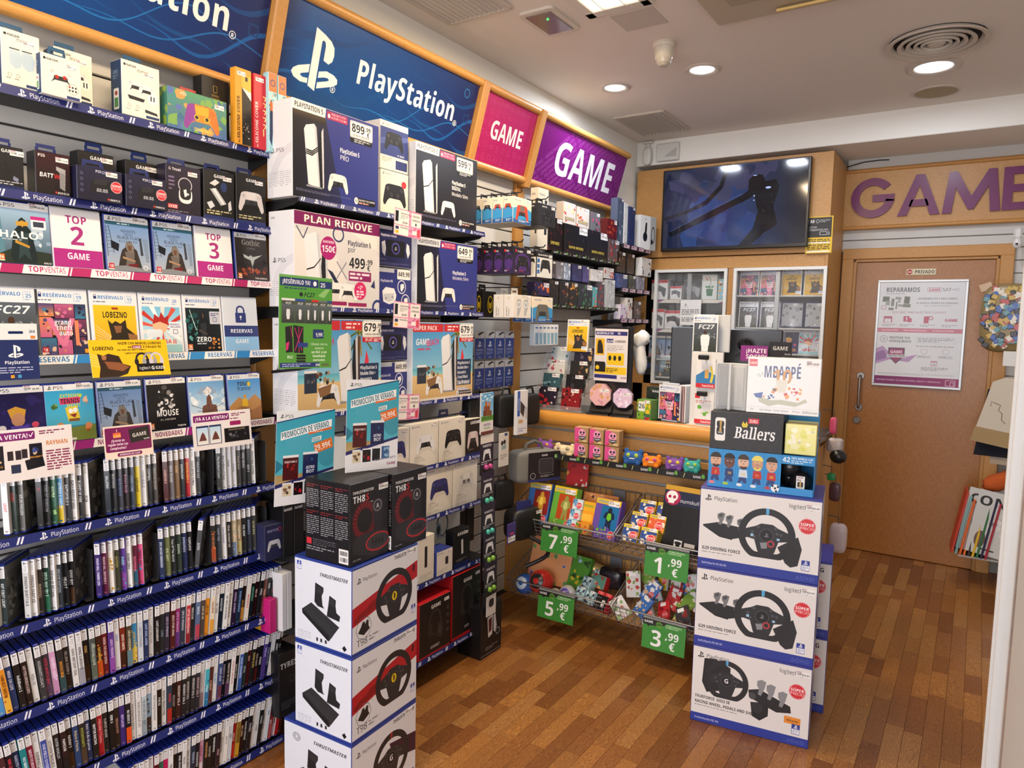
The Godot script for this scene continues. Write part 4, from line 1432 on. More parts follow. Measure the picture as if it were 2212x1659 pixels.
func second_row():
	var g := "dark boxed accessories on the second shelf"
	var dark := mat("17161c",0.4)
	for q in [
		["cable",-0.836,0.064,0.11,0.13,"dark box of a charging cable cut by the left edge","8,99","1d1c20"],
		["batt",-0.939,0.088,0.115,0.13,"black box picturing a grey battery charger, BATT W in red and white","14,99","1c181a"],
		["clock1",-1.052,0.125,0.093,0.15,"navy charging clock box, left of the two with red round stickers","12,99","1c1c38"],
		["clock2",-1.187,0.125,0.093,0.15,"navy charging clock box, right of the two with red round stickers","12,99","1c1c38"],
		["trust",-1.318,0.118,0.152,0.13,"dark purple box picturing white wireless earbuds in their case","49,99","231c30"],
		["sleeve",-1.444,0.114,0.16,0.13,"black box picturing white silicone sleeve pieces","9,99","151416"],
		["hard",-1.567,0.12,0.17,0.13,"black box picturing a white controller, right end of second shelf","9,99","171514"]]:
		var w: float = q[2] * 1000
		var h: float = q[3] * 1000
		var a := art("acc" + q[0],w,h,1.9,acc_print.bind(q[0],w,h,q[7]))
		var o := lw("accessory_box",q[5],"box",q[4],1.915,q[1],Vector3(q[2],q[3],0.05),{"f": a},mat(q[7],0.4),90,g)
		price(o,q[2] * 0.26,q[3] * 0.86,0.025,q[6],0.032)
		if q[0] in ["clock1","clock2"]:
			var sa := art("super",40,40,2,func():
				rect(0,0,40,40,"1c1c38")
				super_precio(20,20,19.5))
			var s := st()
			lathe(s,[Vector2(0,0),Vector2(0.016,0)],24,Transform3D(Basis(Vector3.RIGHT,PI / 2),Vector3.ZERO))
			part("price_sticker",disc_mesh(sa,0.0165),o,Vector3(q[2] * 0.36,q[3] * 0.5,0.0258))
		tab(o,minf(0.06,q[2] * 0.6),0.026,q[3],-0.015,"24306e")
	for q in [[-1.214,"black accessory box peeking out behind the second charging clock box"],[-1.08,"black accessory box standing behind the first charging clock box"]]:
		var o := lw("accessory_box",q[1],"box",0.075,1.915,q[0],Vector3(0.1,0.15,0.05),{"f": art("accgame",100,150,1.5,acc_print.bind("game",100.0,150.0,"151416"))},mat("151416"),90,g)
		tab(o,0.05,0.03,0.15,0.01,"1c3474")
		price(o,0.03,0.132,0.025,"9,99",0.034)
# a flat round sticker cut out of a square print
func disc_mesh(a: Dictionary,r: float) -> ArrayMesh:
	var s := st()
	var p := []
	var t := []
	var u: Rect2 = a.uv
	for k in 28:
		var w := TAU * k / 28
		p.append(Vector3(cos(w) * r,sin(w) * r,0.0003))
		t.append(u.position + u.size * Vector2(0.5 + 0.485 * cos(w),0.5 - 0.485 * sin(w)))
	face(s,p,Vector3.BACK,t)
	var m := done(s,sheet_mat(a.sheet,0.4))
	s = st()
	for k in 28:
		var k2 := (k + 1) % 28
		face(s,[p[k],p[k2],p[k2] - Vector3(0,0,0.0006),p[k] - Vector3(0,0,0.0006)],(p[k] + p[k2]).normalized() * Vector3(1,1,0))
	return done(s,mat("f0eaea"),m)
func acc_print(k: String,w: float,h: float,c: String):
	grad(0,0,w,h,K(c).lightened(0.03),K(c).darkened(0.2))
	match k:
		"cable":
			txt("GAME",12,16,12,"f0f0f0")
			line([Vector2(20,40),Vector2(30,70),Vector2(40,60)],3,"0c0c0e")
			poly([40,74,52,80,50,90,38,84],"8088a0")
			fine(4,h - 20,w * 0.9,2,6,"b8b8c0")
			rect(0,h - 9,w,9,"1c2a5c")
		"batt":
			grad(0,0,w,h,"3a1218","161214")
			txt("PS5",6,14,11,"e8e8e8")
			txt("BATT",8,68,17,"f0f0f0",{"sk": 0.1,"fw": 36})
			txt("W",46,68,17,"d02a30")
			poly([52,34,76,40,76,48,74,100,60,92,60,50,52,44],"a8a8a8")
			poly([60,50,74,52,74,100,60,92],"8e8e8e")
			txt("INDECA",w - 4,h - 6,8,"e8e8e8",{"al": "r"})
			rect(w - 40,h - 12,5,5,"d03a2a")
		"clock1","clock2":
			txt("PS5",50,12,10,"d0d4e8")
			fine(68,6,34,2,5,"9aa0c8")
			poly([36,44,48,30,86,28,96,44,98,64,34,72],"17171c")
			poly([48,30,86,28,80,44,46,46],"2a2a30")
			txt("88:88",68,66,13,"e8eefc",{"al": "c","b": 0})
			for y in [20,36,52,68]:
				ring(12,y,4,1,"8088b0")
			txt("INDECA",w - 6,h - 5,8,"e8e8e8",{"al": "r"})
			rect(w - 42,h - 11,5,5,"d03a2a")
		"trust":
			txt("G",8,17,12,"c8c0d0")
			txt("Trust",20,17,12,"f0eef4")
			fine(8,36,20,4,12,"7a6a90")
			ring(64,58,24,3,"c8c8cc")
			rr(42,66,46,50,18,"e8e8ea")
			rr(46,62,38,42,14,"232327")
			poly([58,74,68,70,70,92,62,96],"f0f0f2")
			rect(70,82,7,7,"d8d8da")
			rect(4,122,34,14,"c83040")
			txt("OXXIE",6,134,12,"ffffff",{"fw": 30})
			fine(4,142,70,2,5,"9a90a8")
		"sleeve","hard","game":
			txt("GAME",w * 0.32,h * 0.14,15,"f0f0f0")
			if k == "sleeve":
				poly([20,44,42,28,58,36,40,50],"d8d8da")
				poly([22,62,44,56,84,104,62,112],"b8babc")
				poly([30,60,40,58,78,106,70,108],"e8e8ea")
				poly([10,108,28,100,40,116,22,128],"d0d4da")
				ell(74,50,12,16,"2a3a6a")
				poly([90,100,100,90,104,120,92,128],"d8d8da")
			elif k == "hard":
				pad(8,56,104,"dcd4d2","2c2c30","e4dedc")
			else:
				rr(20,40,60,50,8,"2a2a2e")
			fine(10,h - 30,w * 0.8,2,8,"c8c090",0.55)
			rect(0,h - 12,w,12,"24306e")
func front_rows():
	var y := 1.72
	game("game case with a dark armoured figure cover, far left of magenta strip shelf","cv_soldier",0.137,y,-0.862,cv_soldier,"69,99")
	game("white TOP 2 GAME card between the armoured figure case and a pirate case","cv_top2",0.137,y,-0.997,cv_top.bind("2"),"",0.135,0.171,-6,"d8d8dc","card","top sellers cards")
	game("blue pirate game case on magenta strip shelf, right of TOP 2 card","cv_pirate",0.137,y,-1.139,cv_pirate,"61,99")
	game("blue pirate game case on magenta strip shelf, left of TOP 3 card","cv_pirate",0.137,y,-1.282,cv_pirate,"61,99")
	game("white TOP 3 GAME card beside the dark brown winged creature case","cv_top3",0.137,y,-1.424,cv_top.bind("3"),"",0.135,0.171,-6,"d8d8dc","card","top sellers cards")
	game("dark brown winged creature game case at right end of magenta strip shelf","cv_gothic",0.137,y,-1.568,cv_gothic,"29,99")
	y = 1.476
	var grp := "reservation sleeves"
	for q in [[-0.826,"cv_fc",cv_fc,"reservation sleeve with grey football cover dated 25, cut by left edge"],[-0.953,"cv_gta",cv_gta,"reservation sleeve with pink and violet collage cover dated 19"],[-1.097,"cv_yellow",cv_yellow,"reservation sleeve with yellow LOBEZNO cover dated 15"],[-1.239,"cv_manga",cv_manga,"reservation sleeve with red and blue cartoon football cover dated 28"],[-1.381,"cv_zero",cv_zero,"reservation sleeve with dark teal ZERO cover dated 27"],[-1.523,"cv_reserva",cv_reserva,"pale blue RESERVAS GAME card with a padlock"]]:
		game(q[3],q[1],0.137,y,q[0],q[2],"",0.14,0.19,-6,"c8ccd4","game case" if q[1] != "cv_reserva" else "card",grp)
	y = 1.231
	for q in [[-0.833,"cv_jungle",cv_jungle,"dark blue RAYMAN game case, far left of purple strip shelf","34,99"],[-0.965,"cv_tennis",cv_tennis,"bright blue cartoon TENNIS game case on purple strip shelf","29,99"],[-1.105,"cv_pirate",cv_pirate,"blue pirate game case on the purple strip shelf","61,99"],[-1.25,"cv_mouse",cv_mouse,"black and white MOUSE game case on purple strip shelf","34,99"],[-1.39,"cv_castle",cv_castle,"pale blue floating castle game case on purple strip shelf","69,99"],[-1.535,"cv_tour",cv_tour,"game case with a yellow cyclist and mountains, right end of purple strip shelf","49,99"]]:
		game(q[3],q[1],0.137,y,q[0],q[2],q[4])
	# cards clipped to the shelves
	card("promo_card","yellow LOBEZNO headphone offer card hanging in front of the RESERVAS shelf",0.2,1.47,-1.1,0.222,0.108,-14,3,"lobcard",lob_card,0)
	card("promo_card","white and purple A LA VENTA card with dark game prints, at left edge",0.2,1.226,-0.815,0.235,0.135,-6,2.5,"venta1",venta_card.bind(1),0)
	card("promo_card","purple birthday gift card notice with a cake, below the pirate case",0.2,1.226,-1.088,0.138,0.095,-8,3,"cumple",cake_card,0)
	card("promo_card","grey and purple YA A LA VENTA card with two castle covers",0.2,1.225,-1.397,0.208,0.12,-6,3,"venta2",venta_card.bind(2),0)
	card("gift_card","navy hanging gift card marked 20 euros at the left edge",0.2,1.495,-0.805,0.105,0.145,-4,0,"pscard",ps_card,0)
func card(called: String,label: String,x: float,y: float,z: float,w: float,h: float,lean: float,turn: float,key: String,draw: Callable,roll := 0.0,cat := "card",yaw := 90.0) -> Node3D:
	var a := art(key,w * 1000,h * 1000,1.9,draw)
	var o := thing(called,label,cat,Vector3(x,y,z),0,"",cached("card" + key,func(): return plate_mesh(a,w,h,0.0016,mat("e4e2e0"),0.14)))
	o.basis = Basis.from_euler(Vector3(deg_to_rad(lean),deg_to_rad(yaw - turn),deg_to_rad(roll)),EULER_ORDER_YXZ)
	var s := st()
	bbox(s,Vector3(0.03,0.01,0.012),0.001,Vector3(0,0,-0.007))
	bbox(s,Vector3(0.012,0.006,0.05),0.001,Vector3(0,0.0,-0.035))
	part("clip",done(s,clear_mat("e0e4e8",0.4)),o)
	return o
func lob_card():
	rect(0,0,222,108,"ecbe1e")
	txt("HAZTE CON MARVEL LOBEZNO",142,14,10,"241c10",{"al": "c","fw": 126})
	txt("en",106,25,10,"241c10")
	rect(119,17,26,10,"7a1850")
	txt("GAME",121,25.5,9,"fff4f0",{"fw": 22})
	txt("Y llévate 5€",149,25,10,"241c10")
	fine(76,29,134,1,5,"5a4a1a")
	txt("Logitech G325 Lightspeed Wireless",142,42,7,"241c10",{"al": "c","fw": 94})
	txt("LOBEZNO",10,30,14,"14100a",{"fw": 56})
	for k in 5:
		line([Vector2(2,40 + k * 8),Vector2(40,60 + k * 5)],1,"f0e8c8")
	poly([20,40,36,46,50,40,78,48,86,70,108,78,96,100,70,108,18,108,24,80],"33241a")
	poly([36,62,76,66,104,80,84,92,46,84],"8a5434")
	poly([30,46,44,46,42,58,32,58],"a87048")
	for q in [[150,"25242a"],[172,"9a9aa4"],[192,"c8c2d0"]]:
		fill([circ(q[0] - 8,60,19,22),circ(q[0] - 8,62,14,18)],q[1])
		ell(q[0] - 24,66,6,10,q[1])
		ell(q[0] + 8,66,6,10,q[1])
	poly([124,72,202,72,202,96,124,96],"17161a")
	txt("logitech",130,89,12,"f0f0f0",{"b": 0,"fw": 34})
	txt("G",166,90,14,"f0f0f0")
	txt("G325",178,89,12,"f0f0f0")
func venta_card(k: int):
	var w := 235.0 if k == 1 else 208.0
	rect(0,0,w,140,"e6dedb")
	rr(4,8,w * 0.6,22,4,"7a1f6a")
	txt("¡YA A LA VENTA!",w * 0.3,25,16,"f6f0f4",{"al": "c","fw": w * 0.5})
	line([Vector2(w * 0.56,17),Vector2(w * 0.575,24),Vector2(w * 0.6,12)],2,"f6f0f4")
	fine(w * 0.66,10,w * 0.26,2,6,"7a3050",0.5)
	if k == 1:
		for q in [[4,44,36,58],[34,40,38,62],[130,42,30,44]]:
			rect(q[0],q[1],q[2],q[3],"181420")
			blobs(q[0] + 8,q[1] + 12,q[2] - 16,q[3] - 28,8,["3a4a90","d8b890","2a3060"],3,7)
			txt("RAYMAN",q[0] + q[2] / 2.0,q[1] + q[3] - 6,7,"e8a030",{"al": "c"})
		for x in [80,98,112]:
			rect(x,52 + (x % 3) * 2,13,24,"2c2028")
		rect(86,92,22,22,"26304a")
		poly([118,84,160,78,164,104,122,110],"14121a")
		txt("RAYMAN",196,50,16,"c8702a",{"al": "c","fw": 54})
		fine(168,64,60,8,7,"8a3a58",0.55)
	else:
		for x in [12,56]:
			rect(x,42,42,62,"20305a")
			grad(x + 2,48,38,54,"b8d4ea","e8e4da")
			poly([x + 8,90,x + 16,70,x + 22,62,x + 28,72,x + 34,90],"6a3c34")
		rr(130,36,40,14,3,"98205c")
		rect(108,58,92,46,"141215")
		txt("BONIFICACIÓN",154,67,8,"c8b090",{"al": "c","f": "sr","fw": 60})
		blobs(118,72,72,22,12,["3a363c","6a6468","221f24"],3,7)
		fine(112,26,86,1,6,"7a3050")
func cake_card():
	rect(0,0,138,95,"ead6c6")
	rr(4,5,130,70,5,"781c56")
	rr(26,20,22,14,2,"f0a05a")
	poly([26,22,30,28,34,22,38,28,42,22,48,28,48,20,26,20],"e05a3a")
	rect(36,10,2,9,"f0d8c8")
	for i in 3:
		txt(["¿Quieres un","regalo todos tus","cumpleaños?"][i],38,46 + i * 11,10,"f4e6ee",{"al": "c","fw": [38,56,46][i]})
	poly([70,14,128,8,132,48,74,54],"2a2622")
	txt("GAME",101,36,15,"d8d4d0",{"al": "c","rot": -6})
	txt("Socio",112,48,7,"f0eeec",{"rot": -6})
	rr(34,79,70,11,5,"781c56")
	txt("¡PREGUNTA EN CAJA!",69,87,7,"f4e6ee",{"al": "c","fw": 58})
func ps_card():
	rect(0,0,105,145,"2a3566")
	rect(0,0,105,42,"eaeaea")
	rr(38,20,34,7,3,"1a2a5a")
	txt("20€",100,24,9,"2a3566",{"al": "r"})
	rect(88,32,11,7,"c83030")
	rect(88,34,11,3,"e8c030")
	pslogo(34,54,36,"f4f4f4")
	pstxt(26,104,12,"f0f0f4",1)
	fine(14,112,76,3,6,"b8bcd8")
	rect(38,132,8,8,"e8a030")
	rect(54,132,8,8,"50a0d0")
# ------------------------------------------------------------------ second bay: consoles,controllers,headsets
func console_side():
	rect(0,0,130,340,"dcdcde")
	fill([circ(150,340,150,190,40),circ(150,340,118,158,40)],"d0d0d4")
	txt("SONY",10,26,9,"3a3a40",{"b": 0})
	pslogo(20,164,20,"303036")
	txt("PS5",46,182,20,"303036",{"b": 0,"sx": 1.3})
	for x in [6,36,66,96]:
		fine(x,250,26,8,7,"a8a8ae",0.3)
func promo_head(w: float,t: String,p: String,c := "f0eeea"):
	poly([0,0,w * .36,0,w * .35,34,0,34],c)
	txt(t,8,25,24,"2a2c34",{"fw": w * 0.31})
	rr(w * .37,6,w * .24,28,3,"a82058")
	ell(w * .395,22,6,8,"f4e8ee")
	txt("PREGUNTA POR",w * .42,17,11,"f4e0ea",{"fw": w * .17,"b": 0})
	txt("NUESTRO SEGURO",w * .42,29,11,"f4e0ea",{"fw": w * .18,"b": 0})
	price_block(w * .64,10,p,"141416")
func price_block(x: float,y: float,p: String,band: String,low := ""):
	rr(x,y + 30,116,50,7,band)
	rr(x,y,118,62,7,"f2f1ee")
	rr(x + 2,y + 2,114,58,6,"17181c")
	rr(x + 3,y + 3,112,56,6,"f2f1ee")
	txt(p,x + 8,y + 40,42,"141416",{"fw": 68})
	txt(",99",x + 78,y + 26,22,"141416")
	txt("€",x + 88,y + 46,24,"141416")
	txt("CONSIGUE 5.000 PUNTOS",x + 58,y + 54,9,"3a3a40",{"al": "c","fw": 92})
	if low:
		txt(low,x + 16,y + 76,16,"f8eef0")
		fine(x + 62,y + 66,46,2,7,"f0d8dc",0.6)
	else:
		fine(x + 22,y + 66,82,2,7,"d8d8dc",0.5)
func finance(x: float,y: float):
	rr(x,y,116,26,12,"17171b")
	ell(x + 12,y + 13,11,13,"f0eeea")
	txt("12",x + 12,y + 18,13,"17171b",{"al": "c"})
	txt("FINANCIA TUS COMPRAS",x + 26,y + 12,10,"f0eeea",{"fw": 86})
	fine(x + 26,y + 16,86,1,7,"d8a0a0",0.8)
func console_front(k: String):
	var w := 420.0
	var h := 330.0
	if k == "pro":
		grad(0,0,w,h,"17161c","2e3686",true)
		grad(0,0,w * .42,60,"8a6a44","1c1a1e")
		poly([140,0,420,0,420,330,230,330],"2f3785")
		promo_head(w,"PLAYSTATION 5","899")
		console(50,66,92,220,1)
		pad(160,220,100,"e8e6e4","1c1c20")
		txt("PlayStation 5",218,140,24,"f0f0f4",{"fw": 100})
		txt("PRO",218,166,24,"f0f0f4",{"b": 0})
	elif k == "slim":
		grad(0,0,w,h,"15151b","2e3686",true)
		poly([130,0,420,0,420,330,200,330],"2f3785")
		promo_head(w,"PLAYSTATION 5","649","c8ccd4")
		console(40,60,100,226)
		pad(160,214,100,"e8e6e4","1c1c20")
		txt("PlayStation 5",236,150,23,"f0f0f4",{"fw": 98})
		txt("Modelo Slim",236,174,21,"f0f0f4",{"b": 0})
	elif k == "digital":
		grad(0,0,w,h,"1c1b22","25242c",true)
		promo_head(w,"PLAYSTATION 5","599")
		console(40,60,100,226)
		pad(164,218,100,"e8e6e4","1c1c20")
		txt("PlayStation 5",236,138,23,"f0f0f4",{"fw": 98})
		txt("DIGITAL",236,162,23,"f0f0f4",{"fw": 64})
		txt("Modelo Slim",236,188,21,"f0f0f4",{"b": 0})
	elif k == "renove":
		rect(0,0,w,h,"e2deda")
		poly([0,40,250,40,420,110,420,330,300,330,180,120,0,60],"d4d2d2")
		rect(0,0,w,46,"7a1a58")
		txt("PLAN RENOVE",210,35,36,"e8ecdc",{"al": "c","fw": 340})
		line([Vector2(10,52),Vector2(40,92),Vector2(60,52)],5,"5a6078")
		ring(204,62,28,6,"28335e")
		console(44,64,110,250)
		poly([150,190,176,200,232,270,210,270],"1e2848")
		ell(156,116,38,42,"a81c6e")
		txt("AHORRA",156,98,13,"f0e0ea",{"al": "c"})
		txt("150€",156,130,32,"f4f0f4",{"al": "c","fw": 66})
		line([Vector2(196,160),Vector2(246,222)],5,"8a8c9a")
		line([Vector2(244,160),Vector2(196,222)],5,"8a8c9a")
		txt("PlayStation 5",250,96,26,"1a2244",{"fw": 122})
		txt("por",250,120,26,"1a2244",{"b": 0})
		txt("499",258,178,54,"17181c",{"fw": 84})
		txt(",99",346,160,26,"17181c")
		txt("€",352,184,30,"17181c")
		rect(256,190,118,36,"8a2060")
		fine(262,196,106,2,14,"f0dce6",0.6)
		pad(150,236,88,"eeeeee","1c1c20")
		pad(206,238,92,"f0f0f0","1c1c20")
		ell(316,262,32,34,"d02a6a")
		txt("+2º",316,256,19,"f8eaf0",{"al": "c"})
		fine(296,262,40,3,10,"f8d8e4",0.6)
		poly([372,244,392,216,396,250],"2a3060")
		rect(140,306,106,14,"98205c")
		rect(254,308,96,14,"98205c")
		fill([circ(410,322,30,30),circ(410,322,20,20)],"2a3a78")
	else:
		grad(0,0,w,200,"3f8fce","8cc4dc")
		grad(0,190,w,34,"58b0c8","9fd4d8")
		grad(0,220,w,110,"e0c088","d0ac74")
		for i in 9:
			line([Vector2(300,40),Vector2(300 + cos(i * 0.72) * 90,60 + sin(i * 0.72) * 74)],7,["3a4a20","5a6a28","a08838"][i % 3])
		poly([292,60,306,60,300,240,286,240],"5a4028")
		rect(0,4,200,34,"c82c34")
		txt("SUPER PACK",8,31,26,"f8eef0",{"fw": 150})
		rr(206,5,108,32,3,"c82c34")
		fine(230,12,76,2,13,"f4d8d8",0.5)
		price_block(316,2,"679","c0202c","61,67")
		txt("GAME",18,92,36,"f4f4f6",{"fw": 86,"sk": 0.15})
		txt("BEACH",90,100,34,"d83068",{"fw": 84,"rot": -8})
		fine(30,106,140,1,14,"c05880",0.6)
		poly([338,110,352,150,346,170,326,166],"d8384c")
		console(186,46,108,252)
		pad(86,226,116,"e8e8ea","1c1c20")
		rect(30,176,58,78,"2a3444")
		rect(30,176,58,10,"e8e8ea")
		blobs(34,190,50,56,8,["4a5464","8a7868","22262e"],4,10)
		blobs(90,186,80,40,14,["e8e8e8","2a2a2c","5a3a2a","a08868"],5,12)
		poly([92,240,160,226,150,262,104,272],"8a6440")
		rect(300,160,106,116,"1f3456")
		for i in 5:
			txt(["PlayStation 5","Modelo Slim +","Assassin's","Creed Black","Flag Resynced"][i],305,182 + i * 21,18,"f0f0f4",{"fw": [92,84,64,78,92][i]})
		txt("Launch Edition",305,272,14,"f0f0f4",{"fw": 92})
		poly([300,288,360,284,420,310,420,330,320,330],"c8c4d0")
		finance(296,300)
		rect(0,318,w,12,"e2dacb")
		return
	if k != "renove":
		finance(290,290)
		fine(14,300,260,2,5,"6a6a86",0.5)
func small_box(k: String):
	match k:
		"pad_blue","pad_ps4":
			rect(0,0,165,190,"e8e2d4")
			psline(10,16,9,"2a3a70")
			if k == "pad_blue":
				rect(0,24,165,110,"2f3d7e")
				poly([0,70,165,40,165,60,0,95],"4a58a0")
				pad(24,36,112,"1d1d20","141416")
				txt("PC READY",100,128,9,"e8e8f0")
				fine(10,142,60,3,7,"a09a90")
				rect(90,146,70,36,"2a3470")
			else:
				pad(14,50,138,"1e1e22","151517")
				ell(138,46,15,15,"d83038")
		"portal":
			rect(0,0,200,165,"25285c")
			rect(0,0,80,14,"d8d8dc")
			txt("PlayStation Portal",14,42,14,"e8e8f0",{"fw": 92})
			poly([.0,.2,.1,.1,.14,.5,.1,.9,.02,.7],"e8e8ec",18,52,190,80)
			poly([.86,.1,.94,.2,.97,.6,.9,.9,.84,.5],"e8e8ec",6,52,190,80)
			rr(46,54,112,70,5,"121218")
			ring(102,88,25,6,"5a52b0")
			pslogo(94,80,16,"d8d8e8")
			fine(8,136,60,1,6,"9a9ac8")
			fine(8,150,180,2,5,"6a6aa0")
		"vr":
			rect(0,0,200,165,"2c347e")
			rect(0,0,90,16,"d0d2d8")
			rr(108,0,84,40,5,"f0eeea")
			txt("449,99",114,28,26,"17181c",{"fw": 72})
			txt("PlayStation VR2",10,54,13,"e8e8f4",{"fw": 72})
			poly([20,90,40,74,90,78,104,104,96,134,60,142,26,132],"e8e8ea")
			poly([28,102,90,96,88,124,60,132,32,126],"c4c6cc")
			ell(42,118,3,3,"2a2a2e")
			ell(80,112,3,3,"2a2a2e")
			for q in [[136,70],[160,126]]:
				fill([circ(q[0],q[1],26,28),circ(q[0],q[1],22,24)],"e0e2ec")
				poly([0,0,20,-4,24,10,8,30,0,20],"eeeeee",q[0] - 8,q[1] - 10)
func pad_box(k: String):
	var w := 190.0
	var h := 205.0
	if k in ["pinkpad"]:
		rect(0,0,w,h,"191515")
		txt("GAME",60,28,24,"f0f0f0")
		pad(26,66,140,"d8c4c0","30282a","e0d0cc")
		fine(40,166,110,1,8,"a09888")
		rect(0,190,w,15,"24306a")
		return
	rect(0,0,w,h,"e6e0d4")
	fill([circ(110,190,90,90,40),circ(110,190,62,62,40)],"dad4c8")
	psline(10,18,9,"2a3470")
	txt("SONY",178,14,8,"8a4050",{"al": "r"})
	fine(150,18,30,2,6,"8a8680")
	var c: String = {"white": "e8e8ea","black": "19191b","cobalt": "2f2f6e","camo": "4a4c50","chroma": "dcd8d0"}.get(k,"e8e8ea")
	pad(40,54,126,c,"1b1b1e" if k == "white" else K(c).darkened(0.2),K(c).lightened(0.05) if k != "chroma" else Color("e8e4dc"))
	txt("DualSense",30,158,10,"6a6660",{"b": 0})
	fine(30,164,70,3,7,"a8a298",0.3)
	fine(20,190,80,2,6,"a8a298",0.3)
func bay_two():
	var ps := art("strip_ps2",1032,26,1.4,strip_ps.bind(6))
	for q in [[2.008,0.262,"black shelf of console boxes, highest of the console bay"],[1.628,0.262,"black shelf of console boxes below the highest console shelf"],[1.236,0.262,"black shelf under the two beach print console boxes"],[0.946,0.275,"black shelf under the upper row of controller boxes"],[0.72,0.285,"black shelf under the lower row of controller boxes"],[0.448,0.325,"black shelf of remotes and stands above the headset boxes"],[0.115,0.345,"black shelf of red edged headset boxes just above floor"]]:
		shelf(q[2],q[0],q[1],-1.662,-2.766,ps,-12.0,0.012,0.022)
	var side := art("console_side",130,340,1.5,console_side)
	var dark := mat("d8d8da",0.4)
	for q in [["pro",2.016,-1.843,0.415,0.33,"white edged console box with gold and blue front priced 899"],["digital",2.016,-2.483,0.43,0.325,"black fronted DIGITAL console box priced 599"],["renove",1.636,-1.85,0.42,0.335,"pale PLAN RENOVE console box with 499,99 price"],["slim",1.636,-2.497,0.43,0.315,"blue fronted Modelo Slim console box priced 649"],["beach",1.244,-1.862,0.42,0.352,"beach print console box behind the green football poster"],["beach",1.244,-2.474,0.43,0.345,"beach print console box at the right end of its shelf"]]:
		lw("console_box",q[5],"box",0.262,q[1],q[2],Vector3(q[3],q[4],0.135),{"f": art("con" + q[0],420,330,1.7,console_front.bind(q[0])),"l": side},dark,90,"console boxes on the wall",0.3)
	for q in [["pad_ps4",2.016,-2.175,0.165,0.182,"cream box with a black controller, under the blue controller box"],["pad_blue",2.2,-2.172,0.165,0.19,"cream and blue controller box stacked on another between two consoles"],["portal",1.814,-2.182,0.2,0.163,"navy handheld box stacked between PLAN RENOVE and blue console box"],["vr",1.636,-2.186,0.2,0.172,"blue headset box under the stacked navy handheld box"],["portal",1.428,-2.17,0.19,0.163,"navy handheld box between the two beach print boxes"],["vr",1.244,-2.176,0.19,0.178,"blue headset box low between the two beach print boxes"]]:
		lw("boxed_device",q[5],"box",0.232,q[1],q[2],Vector3(q[3],q[4],0.1),{"f": art("dev" + q[0],165 if q[0][1] == "a" else 200,190 if q[0][1] == "a" else 165,1.7,small_box.bind(q[0]))},dark,90,"boxed devices between consoles",0.35)
	# controller boxes
	for q in [["white",0.954,-2.335,0.19,0.2,"white controller on a cream box, upper controller row beside the navy one"],["black",0.954,-2.53,0.188,0.2,"black controller on a cream box, upper controller row"],["pinkpad",0.954,-2.69,0.125,0.18,"black box with a pink controller, right end of upper controller row"],["cobalt",0.954,-2.158,0.155,0.19,"navy controller on a cream box, upper row beside the summer poster"],["cobalt",0.728,-2.435,0.2,0.215,"violet blue controller on a cream box, lower controller row"],["chroma",0.728,-2.635,0.19,0.215,"pearl controller on a cream box, right end of lower row"],["camo",0.954,-1.95,0.15,0.19,"cream controller box between the two summer posters"]]:
		var o := lw("controller_box",q[5],"box",0.27,q[1],q[2],Vector3(q[3],q[4],0.07),{"f": art("pb" + q[0],190,205,1.7,pad_box.bind(q[0]))},mat("e0dacc"),90,"boxed controllers on the console bay")
		price(o,q[3] * 0.3,q[4] * 0.9,0.035,"79,99",0.03)
		tab(o,0.07,0.035,q[4],-0.02,"20295c")
	# lower shelves
	var f := func(k: String,w: float,h: float,d: Callable) -> Dictionary: return {"f": art("low" + k,w,h,1.6,d)}
	var black := mat("131214",0.35)
	for q in [[-1.652,"black GAME box with blue tab, left of the near identical pair"],[-1.7,"black GAME box with blue tab, right of the near identical pair"]]:
		var o := lw("accessory_box",q[1],"box",0.21,0.728,q[0],Vector3(0.045,0.19,0.1),f.call("game",45.0,190.0,func():
			rect(0,0,45,190,"141315")
			txt("GAME",22,20,14,"f0f0f0",{"al": "c"})),black,90,"slim black boxes behind the wheel stack")
		tab(o,0.04,0.04,0.19,0.0,"1c2a70")
	lw("accessory_box","navy controller box with small white pad beside slim black boxes","box",0.2,0.728,-1.597,Vector3(0.08,0.13,0.06),f.call("raptor",80.0,130.0,func():
		rect(0,0,80,130,"23264a")
		txt("RAPTOR",10,26,13,"8a8ca8")
		pad(10,56,60,"c8c8d0","3a3a44")
		ring(66,22,8,2,"c02a40")),mat("23264a"))
	for q in [[-1.625,"white"],[-1.648,"whiter"]]:
		lw("boxed_game","white slim box, %s of the pair under the slim black boxes" % ("left one" if q[1] == "white" else "right one"),"box",0.22,0.456,q[0],Vector3(0.021,0.215,0.12),{},mat("d8d8da"),90,"slim white boxes behind the wheel stack")
	lw("boxed_game","yellow and magenta slim box beside the slim white boxes","box",0.2,0.456,-1.59,Vector3(0.03,0.125,0.12),{"l": art("ylow",120,125,1.2,func():
		rect(0,0,120,125,"d8a020")
		rect(70,0,50,125,"c01c70"))},mat("c01c70"))
	lw("headset_box","black box lettered TY, low behind the wheel stack","box",0.21,0.123,-1.65,Vector3(0.09,0.245,0.16),f.call("ty",90.0,245.0,func():
		rect(0,0,90,245,"19181b")
		txt("TYRES",6,60,30,"c8c8cc",{"fw": 78})
		ring(60,110,14,3,"3a3a3e")
		fine(10,190,70,4,8,"4a4a4e")),black)
	lw("remote_box","tall cream box picturing a slim black remote","box",0.31,0.456,-2.31,Vector3(0.105,0.205,0.04),f.call("remote",105.0,205.0,func():
		rect(0,0,105,205,"e2dccf")
		psline(10,14,7,"2a3470")
		rr(40,46,18,96,4,"1d1d20")
		fine(10,170,80,3,7,"a09a90",0.3)),mat("dcd6c8"))
